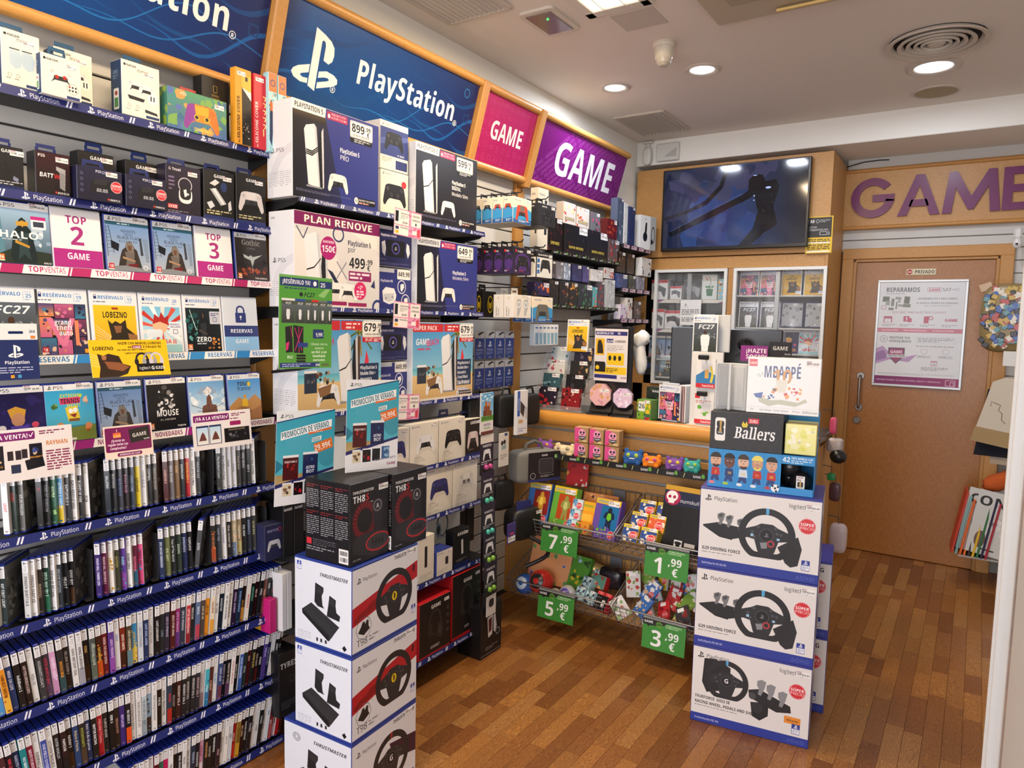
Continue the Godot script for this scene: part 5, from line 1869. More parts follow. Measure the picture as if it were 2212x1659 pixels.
	var sb := lw("accessory_box","small white box beside the remote box, under the headset box","box",0.32,0.456,-2.425,Vector3(0.115,0.115,0.08),f.call("smallw",115.0,115.0,func():
		rect(0,0,115,115,"e0dcd4")
		psline(8,14,7,"2a3470")
		rr(62,34,22,36,6,"2a2a2e")
		fine(10,86,70,3,6,"a09a90",0.3)),mat("2a3a8a"))
	price(sb,0.035,0.1,0.04,"49,99",0.03)
	var stb := lw("accessory_box","black GAME stand box picturing a slim white console","box",0.31,0.456,-2.565,Vector3(0.125,0.175,0.05),f.call("stand",125.0,175.0,func():
		rect(0,0,125,175,"17161a")
		txt("GAME",26,26,22,"f0f0f0")
		poly([56,50,70,48,74,118,58,120],"d8d8dc")
		fine(20,140,80,2,7,"8a8a8e")
		rect(0,158,125,17,"24306a")),black)
	price(stb,0.03,0.155,0.025,"14,99",0.03)
	lw("headset_box","large white box picturing pale blue headphones behind the small white box","box",0.15,0.456,-2.63,Vector3(0.25,0.24,0.1),f.call("headset",250.0,240.0,func():
		rect(0,0,250,240,"d8d6d0")
		fill([circ(110,80,46,60),circ(110,84,36,50)],"58606c")
		ell(80,106,22,36,"8aa0b4")
		ell(80,106,12,24,"2c3038")
		rect(70,140,60,10,"a8b4c0")),mat("d0d0cc"))
	for q in [-2.73,-2.8,-2.87]:
		lw("accessory_box","black GAME box hanging low beyond controllers, %s of three" % {-2.73: "left one",-2.8: "middle one",-2.87: "right one"}[q],"box",0.13,0.46,q,Vector3(0.064,0.2,0.1),f.call("gb",64.0,200.0,func():
			rect(0,0,64,200,"161517")
			txt("GAME",14,24,13,"d8d8d8")
			frame(12,140,16,16,2,1.5,"5a5a5e")
			frame(36,140,16,16,2,1.5,"5a5a5e")),black,90,"black boxes hanging past the controllers")
	var red := mat("b81c24",0.4)
	for q in [["hx",0.34,-2.34,0.215,0.255,"red topped black headset box, left of the pair near the floor"],["hx5",0.335,-2.578,0.225,0.31,"taller red topped black headset box lettered HX5"]]:
		var w: float = q[3] * 1000
		var h: float = q[4] * 1000
		var o := lw("headset_box",q[5],"box",q[1],0.123,q[2],Vector3(q[3],q[4],0.16),f.call(q[0],w,h,headset_print.bind(w,h,q[0])),red,90,"red topped headset boxes")
		price(o,q[3] * 0.36,q[4] * 0.9,0.08,"39,99",0.034)
	for q in [[0.185,"left"],[0.3,"right"]]:
		pass
	signs_two()
func headset_print(w: float,h: float,k: String):
	rect(0,0,w,h,"151315")
	txt("GAME",w * 0.52,h * 0.16,24,"f0f0f0",{"al": "c"})
	fill([circ(w * .5,h * .42,w * .2,h * .24,36),circ(w * .5,h * .43,w * .16,h * .2,36)],"2e2c2e")
	rr(w * .28,h * .42,w * .12,h * .24,10,"2a282a")
	rr(w * .58,h * .46,w * .16,h * .28,12,"302e30")
	ring(w * .66,h * .6,w * .05,2,"5a585a")
	line([Vector2(w * .4,h * .7),Vector2(w * .3,h * .78)],3,"2e2c2e")
	txt("HX5" if k == "hx5" else "GMH07",w * 0.5,h * 0.88,18,"b8b6b8",{"al": "c"})
	for i in 4:
		frame(w * .88,h * (.24 + i * .14),12,12,3,1.5,"8a888a")
	rect(0,h * .95,w,h * .05,"b81c24")
func signs_two():
	card("standing_poster","green football game reservation poster priced 9,99",0.44,1.583,-1.542,0.21,0.297,0,2,"fcposter",fc_poster,-1.0,"poster")
	var arm := st()
	tube(arm,[Vector3(0.135,1.4,-1.645),Vector3(0.3,1.42,-1.63),Vector3(0.425,1.44,-1.6)],0.006,6)
	thing("poster_stand","black bracket arm holding the green football poster","bracket",Vector3.ZERO,0,"",done(arm,mat("161618",0.4)))
	card("standing_poster","turquoise PROMOCIÓN DE VERANO poster standing on the shifter boxes",0.625,1.253,-1.66,0.21,0.297,-2,8,"verano",summer_poster,-3.0,"poster")
	card("standing_poster","turquoise PROMOCIÓN DE VERANO poster lower and left, behind shifter boxes",0.5,1.158,-1.487,0.21,0.297,0,8,"verano",summer_poster,-2.5,"poster")
	for q in [[1.985,"under the DIGITAL console, highest of the three"],[1.617,"on the second console shelf, middle of the three"],[1.24,"beside the summer poster, lowest of the three"]]:
		card("insurance_card","pink SEGURO CONSOLAS card clipped " + q[1],0.31,q[0],-2.17,0.15,0.105,0,4,"seguro",pink_card,-3.0)
func pink_card():
	rect(0,0,150,105,"dc8fb0")
	for i in 4:
		ring(92,50,22 + i * 10,4,"c8608f" if i % 2 else "e4a4c0")
	for q in [[3,4,76,58],[3,66,76,36],[92,6,54,54]]:
		rect(q[0],q[1],q[2],q[3],"ece4e0")
	rect(6,10,16,42,"1e1e24")
	rect(22,8,6,46,"e8e8ea")
	txt("Sobremesa",34,20,9,"3a3a44")
	fine(34,24,40,3,6,"8a8a94")
	txt("39,99",44,56,11,"17171b")
	txt("Portátiles",34,76,9,"3a3a44")
	rect(8,70,18,12,"3a3a60")
	rect(8,86,18,12,"e0b030")
	txt("SEGURO",119,22,11,"3a3a44",{"al": "c","fw": 40})
	txt("CONSOLAS",119,38,11,"3a3a44",{"al": "c","fw": 46})
	ell(119,50,4,6,"2a2a30")
	rect(100,76,26,16,"ece4e0")
	rect(128,68,15,30,"d04858")
func fc_poster():
	grad(0,0,210,297,"4f9a38","589e3c")
	poly([150,60,196,26,206,30,176,66],"8cc070")
	rect(0,0,210,8,"6aa858")
	rr(4,9,148,26,2,"24366e")
	txt("¡RESÉRVALO YA!",12,28,19,"f0f4f8",{"fw": 108})
	ell(138,22,7,8,"f0f4f8")
	rr(156,12,52,23,2,"24366e")
	txt("25",160,31,19,"f0f4f8")
	fine(20,40,140,1,6,"24366e",0.5)
	ell(84,59,7,7,"16201a")
	txt("FC27",94,66,19,"16201a",{"fw": 42,"sk": 0.2})
	var x := 10.0
	for q in [[50,"e8e8e8"],[40,"2a4a9a"],[24,"3a5a40"],[28,"d02a28"],[34,"6a7070"],[22,"2a4a8a"]]:
		rect(x,74,q[0],78,"4a5048")
		grad(x + 1,92,q[0] - 2,58,"5c646a","343c34")
		rect(x,74,q[0],7,q[1])
		txt("FC27",x + q[0] / 2.0,92,9,"f0f2f0",{"al": "c","sk": 0.2})
		poly([.3,.2,.7,.2,.74,.6,.66,1,.34,1,.26,.6],"e4e6ea",x + q[0] * .2,100,q[0] * .6,40)
		x += q[0] + 0.5
	poly([24,164,50,160,54,244,28,246],"1c1a1c")
	poly([54,158,94,162,94,248,58,246],"201c1e")
	for q in [[60,166,90,240],[90,166,62,240],[76,162,78,246],[44,164,52,196]]:
		line([Vector2(q[0],q[1]),Vector2(q[2],q[3])],2,"d8307a")
	poly([28,216,40,210,36,236,28,240],"d8307a")
	rr(132,170,44,30,3,"24366e")
	txt("9,99€",172,193,17,"f0f4f8",{"al": "r","fw": 28})
	rr(72,214,40,14,2,"2a3a88")
	for i in 5:
		txt(["Llévate con tu","reserva","un DLC y un","Steelbook","exclusivo"][i],158,222 + i * 13,11,"eef6e8",{"al": "c","b": 0 if i < 2 else 1})
	txt("DLC",44,264,12,"eef6e8",{"al": "c"})
	for i in 3:
		poly([66,252 + i * 9,102,252 + i * 9,106,259 + i * 9,70,259 + i * 9],"1a1c1a")
	rect(6,278,154,15,"28387a")
	txt("50€",144,290,11,"f0f4f8")
	fine(14,281,110,2,6,"a8b0dc",0.6)
	txt("GAME",168,290,11,"6a2050")
func summer_poster():
	grad(0,0,210,230,"2f9cb8","58b4c4")
	grad(0,200,210,60,"a89060","c8b078")
	poly([0,236,210,196,210,297,0,297],"e6e6ea")
	poly([0,230,210,190,210,198,0,242],"2c2a64")
	poly([0,0,210,0,0,34],"e6e8ea")
	line([Vector2(0,36),Vector2(210,2)],3,"2c2a64")
	for q in [[30,70,70,60],[70,40,60,80],[150,100,50,60]]:
		poly([0,.2,1,0,.9,1,.1,.8],"48a8c0",q[0],q[1],q[2],q[3])
	ell(184,150,34,36,"3f94a8")
	poly([0,150,30,172,0,196],"2a7a94")
	pslogo(12,10,13,"2a2c3a")
	txt("PS5",28,22,14,"2a2c3a",{"b": 0,"sx": 1.3})
	poly([16,66,198,32,198,56,16,92],"f2f2f2")
	txt("PROMOCIÓN DE VERANO",20,87,26,"1f6a80",{"fw": 172,"rot": -10.6})
	poly([112,72,198,58,198,65,112,79],"e06a30")
	fine(120,69,74,1,5,"f4d8c8",0.4)
	poly([126,90,160,84,160,98,126,104],"f2f2f2")
	txt("DESDE",128,102,14,"1f6a80",{"fw": 30,"rot": -9})
	poly([132,110,200,92,206,124,140,142],"e0702e")
	txt("29,99€",138,134,26,"f6ece4",{"fw": 62,"rot": -13})
	for q in [[26,140,54,78,"4a1418","c02a28"],[96,134,54,78,"1c2450","3a70b8"],[26,226,32,42,"d8cbb0","7a5a40"],[66,224,32,44,"1a1418","c02030"],[104,222,32,44,"14181c","303840"],[142,216,32,46,"3a5a8a","8ab0d0"]]:
		rect(q[0],q[1],q[2],q[3],q[4])
		blobs(q[0] + q[2] * .2,q[1] + q[3] * .3,q[2] * .6,q[3] * .5,7,[q[5],K(q[5]).darkened(0.3),q[4]],3,9)
		rect(q[0],q[1],q[2],q[3] * .1,"e8e8ea")
	txt("SPIDER-MAN 2",53,164,9,"f0e8e8",{"al": "c","fw": 44})
	txt("ASTRO",123,188,13,"f0f0f8",{"al": "c","fw": 32})
	txt("BOT",123,202,15,"f0f0f8",{"al": "c","fw": 30})
	txt("PLAY HAS NO LIMITS",202,262,9,"6a6c84",{"al": "r","rot": -4})
	txt("GAME",202,284,13,"8a2058",{"al": "r"})
# ------------------------------------------------------------------ the stacks of wheel boxes
func wheel(cx: float,cy: float,r: float,hub: String,top := ""):
	var o := PackedVector2Array()
	var i2 := PackedVector2Array()
	for k in 44:
		var a := TAU * k / 44
		var d := Vector2(cos(a),sin(a))
		d.y = minf(d.y,0.86)
		o.append(Vector2(cx,cy) + d * r)
		i2.append(Vector2(cx,cy) + Vector2(d.x,minf(d.y,0.9)) * r * 0.76)
	fill([o,i2],"232325")
	if top:
		poly([cx - r * .06,cy - r,cx + r * .06,cy - r,cx + r * .05,cy - r * .77,cx - r * .05,cy - r * .77],top)
	poly([-.78,-.16,-.4,-.3,-.2,-.42,.2,-.42,.4,-.3,.78,-.16,.76,.14,.42,.2,.3,.6,.16,.84,-.16,.84,-.3,.6,-.42,.2,-.76,.14],"29292c",cx,cy,r,r)
	ell(cx,cy,r * .25,r * .25,"17171a")
	ring(cx,cy,r * .25,r * .03,"48484c")
	for q in [[-.5,-.08],[-.42,.1],[.42,.1],[.5,-.08],[-.3,-.28],[.3,-.28],[.36,-.1]]:
		ell(cx + q[0] * r,cy + q[1] * r,r * .055,r * .055,"4a4c50")
	match hub:
		"yellow":
			ell(cx,cy,r * .14,r * .17,"e0c020")
			poly([-.04,-.1,.03,-.12,.05,0,.02,.1,-.03,.1],"1c1a10",cx,cy,r,r)
		"red":
			ell(cx + r * .16,cy + r * .3,r * .13,r * .13,"b84048")
			ell(cx + r * .16,cy + r * .3,r * .08,r * .08,"2a2a2c")
			poly([-.22,.3,.02,.26,.04,.48,-.16,.52],"8a8c90",cx,cy,r,r)
			poly([-.56,.0,-.46,0,-.46,.1,-.56,.1],"9ac8e8",cx,cy,r,r)
			poly([.36,.06,.46,.06,.46,.14,.36,.14],"9ac8e8",cx,cy,r,r)
			pslogo(cx - r * .08,cy - r * .08,r * .16,"8a8c90")
		_:
			txt("G",cx,cy + r * .09,r * .3,"e8e8ea",{"al": "c"})
func t98_front(k: int):
	rect(0,0,320,281,"e2e2e4")
	rect(0,0,320,6,"2a3f8c")
	rect(0,272,320,9,"2a3f8c")
	psline(20,52,15,"23242a")
	txt("THRUSTMASTER",196,26,17,"1c1c20",{"fw": 112,"sk": 0.25})
	if k == 0:
		poly([0,128,320,60,320,118,0,188],"b41c26")
		poly([8,168,34,152,64,146,84,132,108,128,130,136,142,142,136,152,10,180],"8a1018")
		poly([296,72,302,68,306,80,300,98,294,92],"2a1416")
		wheel(200,148,92,"yellow")
		txt("T98",20,258,30,"2a2c34",{"b": 0,"fw": 50})
		fine(76,238,50,2,11,"8a8c94",0.5)
		fill([circ(52,204,36,38,8),circ(52,204,34,36,8)],"5a5c64")
		poly([26,214,40,196,46,184,56,184,58,194,66,182,74,184,74,204,80,214,52,228],"1e1e20")
		seal(300,212,22)
	else:
		poly([180,86,320,110,320,180,200,150],"3a1a30")
		wheel(190,142,92,"white","a02a30")
		seal(300,240,22)
func t98_side(k: int):
	rect(0,0,247,281,"dcdee4")
	rect(0,0,247,6,"2a3f8c")
	rect(0,274,247,7,"2a3f8c")
	txt("THRUSTMASTER",110,48,17,"1c1c20",{"fw": 120,"sk": 0.25})
	if k == 0:
		seal(20,14,20)
	else:
		ring(48,46,14,2,"4a4c54")
		ring(48,46,8,2,"4a4c54")
	poly([32,172,74,142,196,196,152,252,146,252,34,186],"2b2b2d")
	poly([32,172,34,186,146,252,152,240,150,230],"161618")
	for i in 5:
		for j in 3:
			ring(64 + i * 20 + j * 8,168 + i * 10 + j * 14 - i * 1.0,7,1.5,"3a3a3c")
	poly([92,72,128,82,128,96,120,112,124,142,132,150,102,148,88,136,90,108],"1f1f21")
	poly([154,102,182,112,180,130,184,152,200,160,196,178,142,172,148,140],"1f1f21")
	poly([96,78,124,86,122,108,96,102],"2e2e30")
	poly([156,108,178,116,176,136,152,128],"2e2e30")
	fine(12,244,60,5,6,"a8aab2",0.3)
	for x in [96,114,134]:
		rect(x,252,8,12,"2a2a2e")
	poly([218,250,228,260,218,270,208,260],"17171a")
func shifter_front():
	rect(0,0,180,257,"19181a")
	for i in 26:
		line([Vector2(rng.randf() * 120,i * 10.0),Vector2(60 + rng.randf() * 120,i * 10.0 + 6)],0.8,"262427")
	txt("THRUSTMASTER",10,34,13,"f0f0f0",{"fw": 96,"sk": 0.2})
	txt("TH8",12,62,30,"f4f4f4",{"fw": 56})
	txt("S",70,62,30,"d02a30")
	txt("SHIFTER ADD-ON",50,72,7,"d8d8d8",{"fw": 54})
	fill([circ(66,124,56,62,30),circ(66,124,34,38,30)],"5a1418")
	for i in 16:
		var a := PI * 0.6 + i * 0.25
		line([Vector2(66 + cos(a) * 38,124 + sin(a) * 42),Vector2(66 + cos(a) * 52,124 + sin(a) * 58)],2,"a82a2c")
	poly([100,88,150,82,154,112,146,150,138,176,124,176,108,146],"262528")
	fill([circ(126,88,27,22)],"333236")
	ring(126,88,19,2,"a8a6aa")
	txt("A",126,96,20,"d0d0d4",{"al": "c"})
	rect(127,172,5,34,"8a888c")
	poly([8,196,30,170,110,166,176,178,180,230,110,252,16,222],"2d2c2f")
	fill([circ(128,206,58,30,30),circ(128,206,52,25,30)],"c0282c")
	ell(128,206,51,24,"3a393c")
	for q in [104,120,136,152]:
		rect(q - 4,192,6,28,"1a191b")
	rect(100,203,54,6,"1a191b")
	fine(12,242,60,1,7,"8a888c")
func shifter_side():
	rect(0,0,190,257,"161518")
	for x in [6,68,130]:
		for k in 2:
			fine(x,16 + k * 86,54,2,7,"8a2a2c",0.4)
			fine(x,32 + k * 86,54,10,6.4,"a4a2a4",0.35)
	rect(6,192,22,20,"c82c38")
	fine(34,192,100,4,6,"6a686c",0.35)
	fine(6,218,120,2,8,"8a888c",0.5)
	rect(146,206,40,46,"e4e2de")
	bars(150,212,32,14,"222222")
	bars(150,232,32,14,"222222")
func g_front(k: int):
	rect(0,0,450,322,"e6e2de")
	rect(0,0,450,6,"3a3f90")
	rect(0,286,450,36,"2c3c98")
	psline(18,46,20,"1e1e24")
	txt("logitech",334,40,22,"1e1e22",{"b": 0,"fw": 66})
	txt("G",404,42,26,"1e1e22")
	super_precio(402,104,32)
	if k == 0:
		poly([14,150,70,134,170,144,190,176,130,194,76,186],"1f1f21")
		poly([14,150,16,156,80,192,130,198,130,192,76,184],"101012")
		for q in [[70,92],[102,98],[146,106]]:
			poly([0,8,16,0,30,4,24,30,14,52,4,48,8,34,0,24],"77787a",q[0],q[1])
			poly([4,10,22,4,18,18,6,20],"4a4b4d",q[0],q[1])
		poly([300,200,372,150,388,196,376,262,350,272,330,258],"262628")
		wheel(258,160,106,"red","58a8d8")
		txt("G29 DRIVING FORCE",14,250,18,"1e1e22",{"fw": 150})
		fine(14,258,200,1,7,"8a8884",0.4)
	else:
		poly([46,50,90,44,150,70,150,160,60,190,40,150],"1d1d1f")
		wheel(136,128,86,"white","58a8d8")
		poly([222,140,262,128,380,170,384,196,330,206,226,170],"222224")
		for q in [[254,88],[290,98],[334,116]]:
			poly([0,8,16,0,34,6,28,36,16,66,4,62,8,40,0,28],"8c8d8f",q[0],q[1])
		poly([232,188,300,176,300,230,270,256,240,244],"1f1f21")
		ell(258,206,22,22,"2e2e30")
		ell(238,162,14,14,"4a4a4c")
		txt("TRUEFORCE  G923 SE",14,220,17,"1e1e22",{"fw": 140})
		txt("RACING WHEEL, PEDALS AND SHIFTER",14,242,17,"1e1e22",{"fw": 258})
		fine(14,250,280,1,7,"8a8884",0.4)
		rect(360,210,60,28,"e89038")
		txt("McLaren",390,228,10,"2a2018",{"al": "c","sk": 0.2})
	txt("For/Für/Pour/Per PS5, PS4" + (", PS3" if k == 0 else ""),16,309,11,"d0d4ec",{"fw": 96})
	for i in 4:
		var x := 372.0 + i * 17
		match i:
			0: line([Vector2(x,311),Vector2(x + 6,299),Vector2(x + 12,311),Vector2(x,311)],1.4,"6a7ac8")
			1: ring(x + 6,305,7,1.4,"6a7ac8")
			2:
				line([Vector2(x,299),Vector2(x + 12,311)],1.4,"6a7ac8")
				line([Vector2(x + 12,299),Vector2(x,311)],1.4,"6a7ac8")
			3: frame(x,299,12,12,0.5,1.4,"6a7ac8")
	seal(404,236,30)
func g_side():
	rect(0,0,280,322,"dcdad8")
	rect(0,286,280,36,"2c3c98")
	rect(0,0,280,6,"3a3f90")
	poly([60,150,100,100,200,90,250,140,244,250,90,262],"2a2826")
	txt("logitech G",170,40,18,"3a3a40",{"b": 0})
	fine(16,90,40,14,9,"a8a6a4",0.3)
func stack_box(called: String,label: String,at: Vector3,yaw: float,size: Vector3,f: Dictionary,plain: Material,group: String,rough := 0.4) -> Node3D:
	return thing(called,label,"box",at,yaw,group,cached("sb" + fkey(f) + str(size),func(): return carton_mesh(size.x,size.y,size.z,f,plain,0.002,rough)))
func stacks():
	var b := Basis(Vector3.UP,deg_to_rad(93.0))
	var blue := mat("24388a",0.35)
	var words := ["lowest","middle","highest"]
	for i in 3:
		var k := 1 if i == 0 else 0
		var w := 0.247 if i else 0.3
		var sz := Vector3(0.32,0.2805,w)
		var at := Vector3(0.73,i * 0.2815,-1.468) - b * Vector3(-0.16,0,w / 2)
		var o := stack_box("wheel_box","white racing wheel box, %s of the stack beside the near shelves" % words[i],at,93.0,sz,{"f": art("t98f%d" % k,320,281,1.8,t98_front.bind(k)),"l": art("t98s%d" % k,247,281,1.8,t98_side.bind(k))},blue,"racing wheel boxes by the near shelves")
		price(o,0.118,0.262,w / 2,"149,99",0.04)
	for i in 2:
		var at := Vector3(0.718,0.8452,-1.47) - b * Vector3(-0.09,0,0.095) + b * Vector3(i * 0.184,0,i * 0.012)
		var o := stack_box("shifter_box","black gear shifter box atop the wheel box stack, %s" % ["nearer one with text side","farther one"][i],at,93.0,Vector3(0.18,0.256,0.19),{"f": art("shf",180,257,1.8,shifter_front),"l": art("shs",190,257,1.8,shifter_side)},mat("171618",0.35),"gear shifter boxes",0.3)
		price(o,0.062,0.225,0.095,"69,99",0.044)
	var gb := Basis(Vector3.UP,deg_to_rad(8.0))
	for i in 3:
		var k := 1 if i == 0 else 0
		var at := Vector3(1.823,i * 0.3225,-2.771) - gb * Vector3(0.2225,0,0.14)
		var o := stack_box("wheel_box","large white racing wheel box with blue bands, %s of the tall stack in mid floor" % words[i],at,8.0,Vector3(0.445,0.322,0.28),{"f": art("gf%d" % k,450,322,1.8,g_front.bind(k)),"r": art("gs",280,322,1.4,g_side)},mat("2c3590",0.35),"racing wheel boxes in mid floor")
		price(o,0.19,0.29,0.14,"224,99",0.048)
	for i in 2:
		stack_box("wheel_box","white racing wheel box behind the tall stack, %s of two" % ["lower","upper"][i],Vector3(1.825,i * 0.3225,-3.075) - gb * Vector3(0.2225,0,0.14),8.0,Vector3(0.445,0.322,0.28),{"f": art("gf0",450,322,1.8,g_front.bind(0)),"r": art("gs",280,322,1.4,g_side)},mat("2c3590",0.35),"racing wheel boxes behind the stack")
	ballers()
func ballers():
	var gb := Basis(Vector3.UP,deg_to_rad(8.0))
	var base := Vector3(1.4,0.968,-2.738)
	# open fronted display box: printed blue base with figures,black header,balls in the window
	var o := thing("toy_display_box","blue and black toy display box with cartoon footballers and open corner","box",base,8.0)
	var fr := art("ballers_low",270,152,1.8,func():
		rect(0,0,270,152,"2a8ed0")
		for i in 5:
			var x := 4.0 + i * 52
			rect(x + 48,0,1.2,152,"1f78b8")
			var skin: String = ["d8a888","6a4030","e0b498","c89878","d8a484"][i]
			var hair: String = ["2a221e","17130f","3a2a20","e8d868","201c1a"][i]
			var shirt: String = ["c02a28","26386e","d0dce8","c02a28","c02a28"][i]
			poly([10,74,38,74,42,104,8,104],shirt,x)
			poly([12,104,36,104,40,126,26,126,22,116,14,128,6,124],"26407a",x)
			ell(x + 12,134,11,6,["e87a80","a8c83a","e8e8ea","e8e8ea","c0404a"][i])
			ell(x + 24,46,20,27,skin)
			fill([circ(x + 24,34,21,21,16,PI,TAU)],hair)
			if i != 1 and i != 4:
				fill([circ(x + 25,58,15,15,14,0.2,PI - 0.2)],hair)
			for e in [17,31]:
				rect(x + e - 4,39,8,2,hair)
				ell(x + e,44,3,2,"f0f0f0")
				ell(x + e,44,1.4,1.6,"201814")
			poly([23,46,26,46,28,55,21,55],K(skin).darkened(0.15),x)
			rect(x + 19,62,11,3,"a04a40")
			txt(["2","10","10","11","20"][i],x + 25,96,13,"e8c840",{"al": "c"})
		ell(252,132,15,15,"f0f0f0")
		for q in [[252,132],[243,124],[262,126],[256,143]]:
			ell(q[0],q[1],4,4,"1a1a1a"))
	var hd := art("ballers_top",270,112,1.8,func():
		rect(0,0,270,112,"262527")
		for i in 9:
			line([Vector2(i * 40 - 60,0),Vector2(i * 40 + 40,112)],1,"3a393b")
			line([Vector2(i * 40 + 40,0),Vector2(i * 40 - 60,112)],1,"3a393b")
		rr(18,18,40,70,7,"eeeeea")
		rr(24,28,28,18,5,"1a1a1a")
		rr(24,46,28,24,6,"1a1a1a")
		poly([34,26,44,26,42,44,44,60,34,60,36,44],"c8a050")
		txt("FIFA",38,66,8,"f0f0f0",{"al": "c"})
		rect(142,14,40,16,"d02a38")
		txt("ZURU",162,27,13,"f4f4f4",{"al": "c","fw": 30})
		txt("Ballers",166,76,48,"f4f4f4",{"al": "c","f": "sb","sk": 0.15,"fw": 152})
		poly([118,34,124,24,130,32,136,24,142,34,138,42,122,42],"e0c838"))
	var side := mat("2a8ed0",0.4)
	part("printed_base",plate_mesh(fr,0.27,0.152,0.002,side),o,Vector3(0.135,0.076,-0.001))
	P("shelf",Vector3(0.388,0.003,0.25),Vector3(0.194,0.0015,-0.127),side,o,0.0005)
	P("front_lip",Vector3(0.115,0.028,0.002),Vector3(0.328,0.014,-0.001),side,o,0.0005)
	for x in [0.001,0.387]:
		P("side_wall",Vector3(0.002,0.152,0.25),Vector3(x,0.076,-0.127),side,o,0.0005)
	P("back_wall",Vector3(0.388,0.3,0.002),Vector3(0.194,0.15,-0.251),side,o,0.0005)
	var band := art("ballers_band",115,34,1.8,func():
		rect(0,0,115,34,"2a8ed0")
		txt("42",4,26,26,"f0f4f8",{"fw": 26})
		txt("FIFA WORLD CUP",34,14,11,"f0f4f8",{"fw": 74})
		fine(34,18,72,2,7,"d8e8f4",0.5))
	part("header_band",plate_mesh(band,0.117,0.034,0.002,side),o,Vector3(0.329,0.135,-0.001))
	part("printed_header",carton_mesh(0.27,0.147,0.24,{"f": hd},mat("262527",0.4),0.001),o,Vector3(0.135,0.153,-0.121))
	for i in 3:
		var s := st()
		lathe(s,sphere_profile(0.042),20)
		var q: Vector3 = [Vector3(0.34,0.046,-0.06),Vector3(0.295,0.046,-0.13),Vector3(0.3,0.1,-0.06)][i]
		var bo := thing("boxed_ball","black toy ball in the open corner of the display box, %s" % ["one with a white label","the rear one","the top left one"][i],"ball",base + gb * q,8.0,"black toy balls",done(s,mat("1a1a1c",0.3)))
		if i == 0:
			var la := art("balltag",30,50,1.6,func():
				rect(0,0,30,50,"eceae6")
				txt("GAME",4,8,7,"8c2050")
				bars(3,12,14,6,"555555")
				rr(5,22,20,20,5,"1a1a1a")
				rect(12,20,6,22,"c8a050"))
			part("ball_label",plate_mesh(la,0.03,0.05,0.001,mat("eceae6")),bo,Vector3(0,0.002,0.0425))
	var ya := art("yellowbox",115,118,1.5,func():
		rect(0,0,115,118,"e8e48a")
		blobs(6,6,100,100,26,["d8d84a","f0eeb0","e0dc60","c8c8a0","f4f2d0"],6,20))
	stack_box("toy_box","small pale yellow box beside the black header of the toy display",base + gb * Vector3(0.332,0.154,-0.075),8.0,Vector3(0.112,0.117,0.11),{"f": ya,"r": ya},mat("b8b060",0.3),"",0.15)
	var lg := art("bricks",265,215,1.8,func():
		rect(0,0,265,215,"e8e8e6")
		rect(4,6,30,28,"d02a28")
		txt("LEGO",19,26,13,"f4f4e8",{"al": "c","fw": 26})
		txt("MBAPPÉ",128,76,64,"3c4478",{"al": "c","fw": 138})
		txt("10",128,96,74,"c8924a",{"al": "c","fw": 74})
		line([Vector2(34,74),Vector2(40,62),Vector2(46,76),Vector2(54,58),Vector2(60,70)],1,"6a6a6a")
		poly([40,150,90,164,130,160,190,168,216,152,224,164,180,184,120,178,84,188,46,172],"b8b8a0")
		poly([106,84,150,84,146,110,142,132,116,132,110,110],"d8d4c4")
		blobs(60,118,50,40,14,["3a5a9a","e8e8e8","d88a40","4a4a4a"],5,10)
		blobs(140,112,60,46,16,["e08a30","c83a30","e8e8e8","e8a050"],6,12)
		poly([24,142,60,134,56,158,34,156],"3a5aa0")
		rect(4,192,256,0.8,"9a9a98")
		txt("10+",12,206,9,"5a5a5c",{"b": 0})
		txt("Kylian Mbappé - Football Highlights",50,206,9,"5a5a5c",{"b": 0,"fw": 108})
		txt("490 pcs",170,206,9,"5a5a5c",{"b": 0})
		txt("Editions",205,208,14,"2a2a2c",{"f": "sr","sk": 0.3}))
	var lo := stack_box("brick_set_box","white toy brick set box lettered MBAPPÉ 10, topmost on the tall stack",base + gb * Vector3(0.258,0.302,-0.06),8.0,Vector3(0.262,0.216,0.06),{"f": lg},mat("dcdcda",0.25),"",0.2)
	price(lo,0.1,0.198,0.03,"29,99",0.045)
	# empty clear case standing open like a book
	var cl := thing("open_clear_case","translucent white empty case standing open, left of the brick set","case",base + gb * Vector3(0.062,0.302,-0.06),8.0)
	var frost := mat("c4c6c6",0.18)
	for q in [[-0.027,38.0],[0.03,-28.0]]:
		var me = cached("clearhalf%s" % q[0],func():
			var s := st()
			bbox(s,Vector3(0.074,0.186,0.012),0.003,Vector3(0,0.094,0))
			bbox(s,Vector3(0.056,0.16,0.003),0.001,Vector3(0,0.094,0.007))
			return done(s,frost))
		part("case_half",me,cl,Vector3(q[0],0,0),Vector3(0,q[1],0))
	var s := st()
	bbox(s,Vector3(0.012,0.186,0.014),0.004,Vector3(0.0,0.094,0.026))
	part("case_spine",done(s,frost),cl)
func sphere_profile(r: float,n := 12) -> Array:
	var p := []
	for i in n + 1:
		var a := -PI / 2 + PI * i / n
		p.append(Vector2(cos(a) * r,sin(a) * r))
	return p
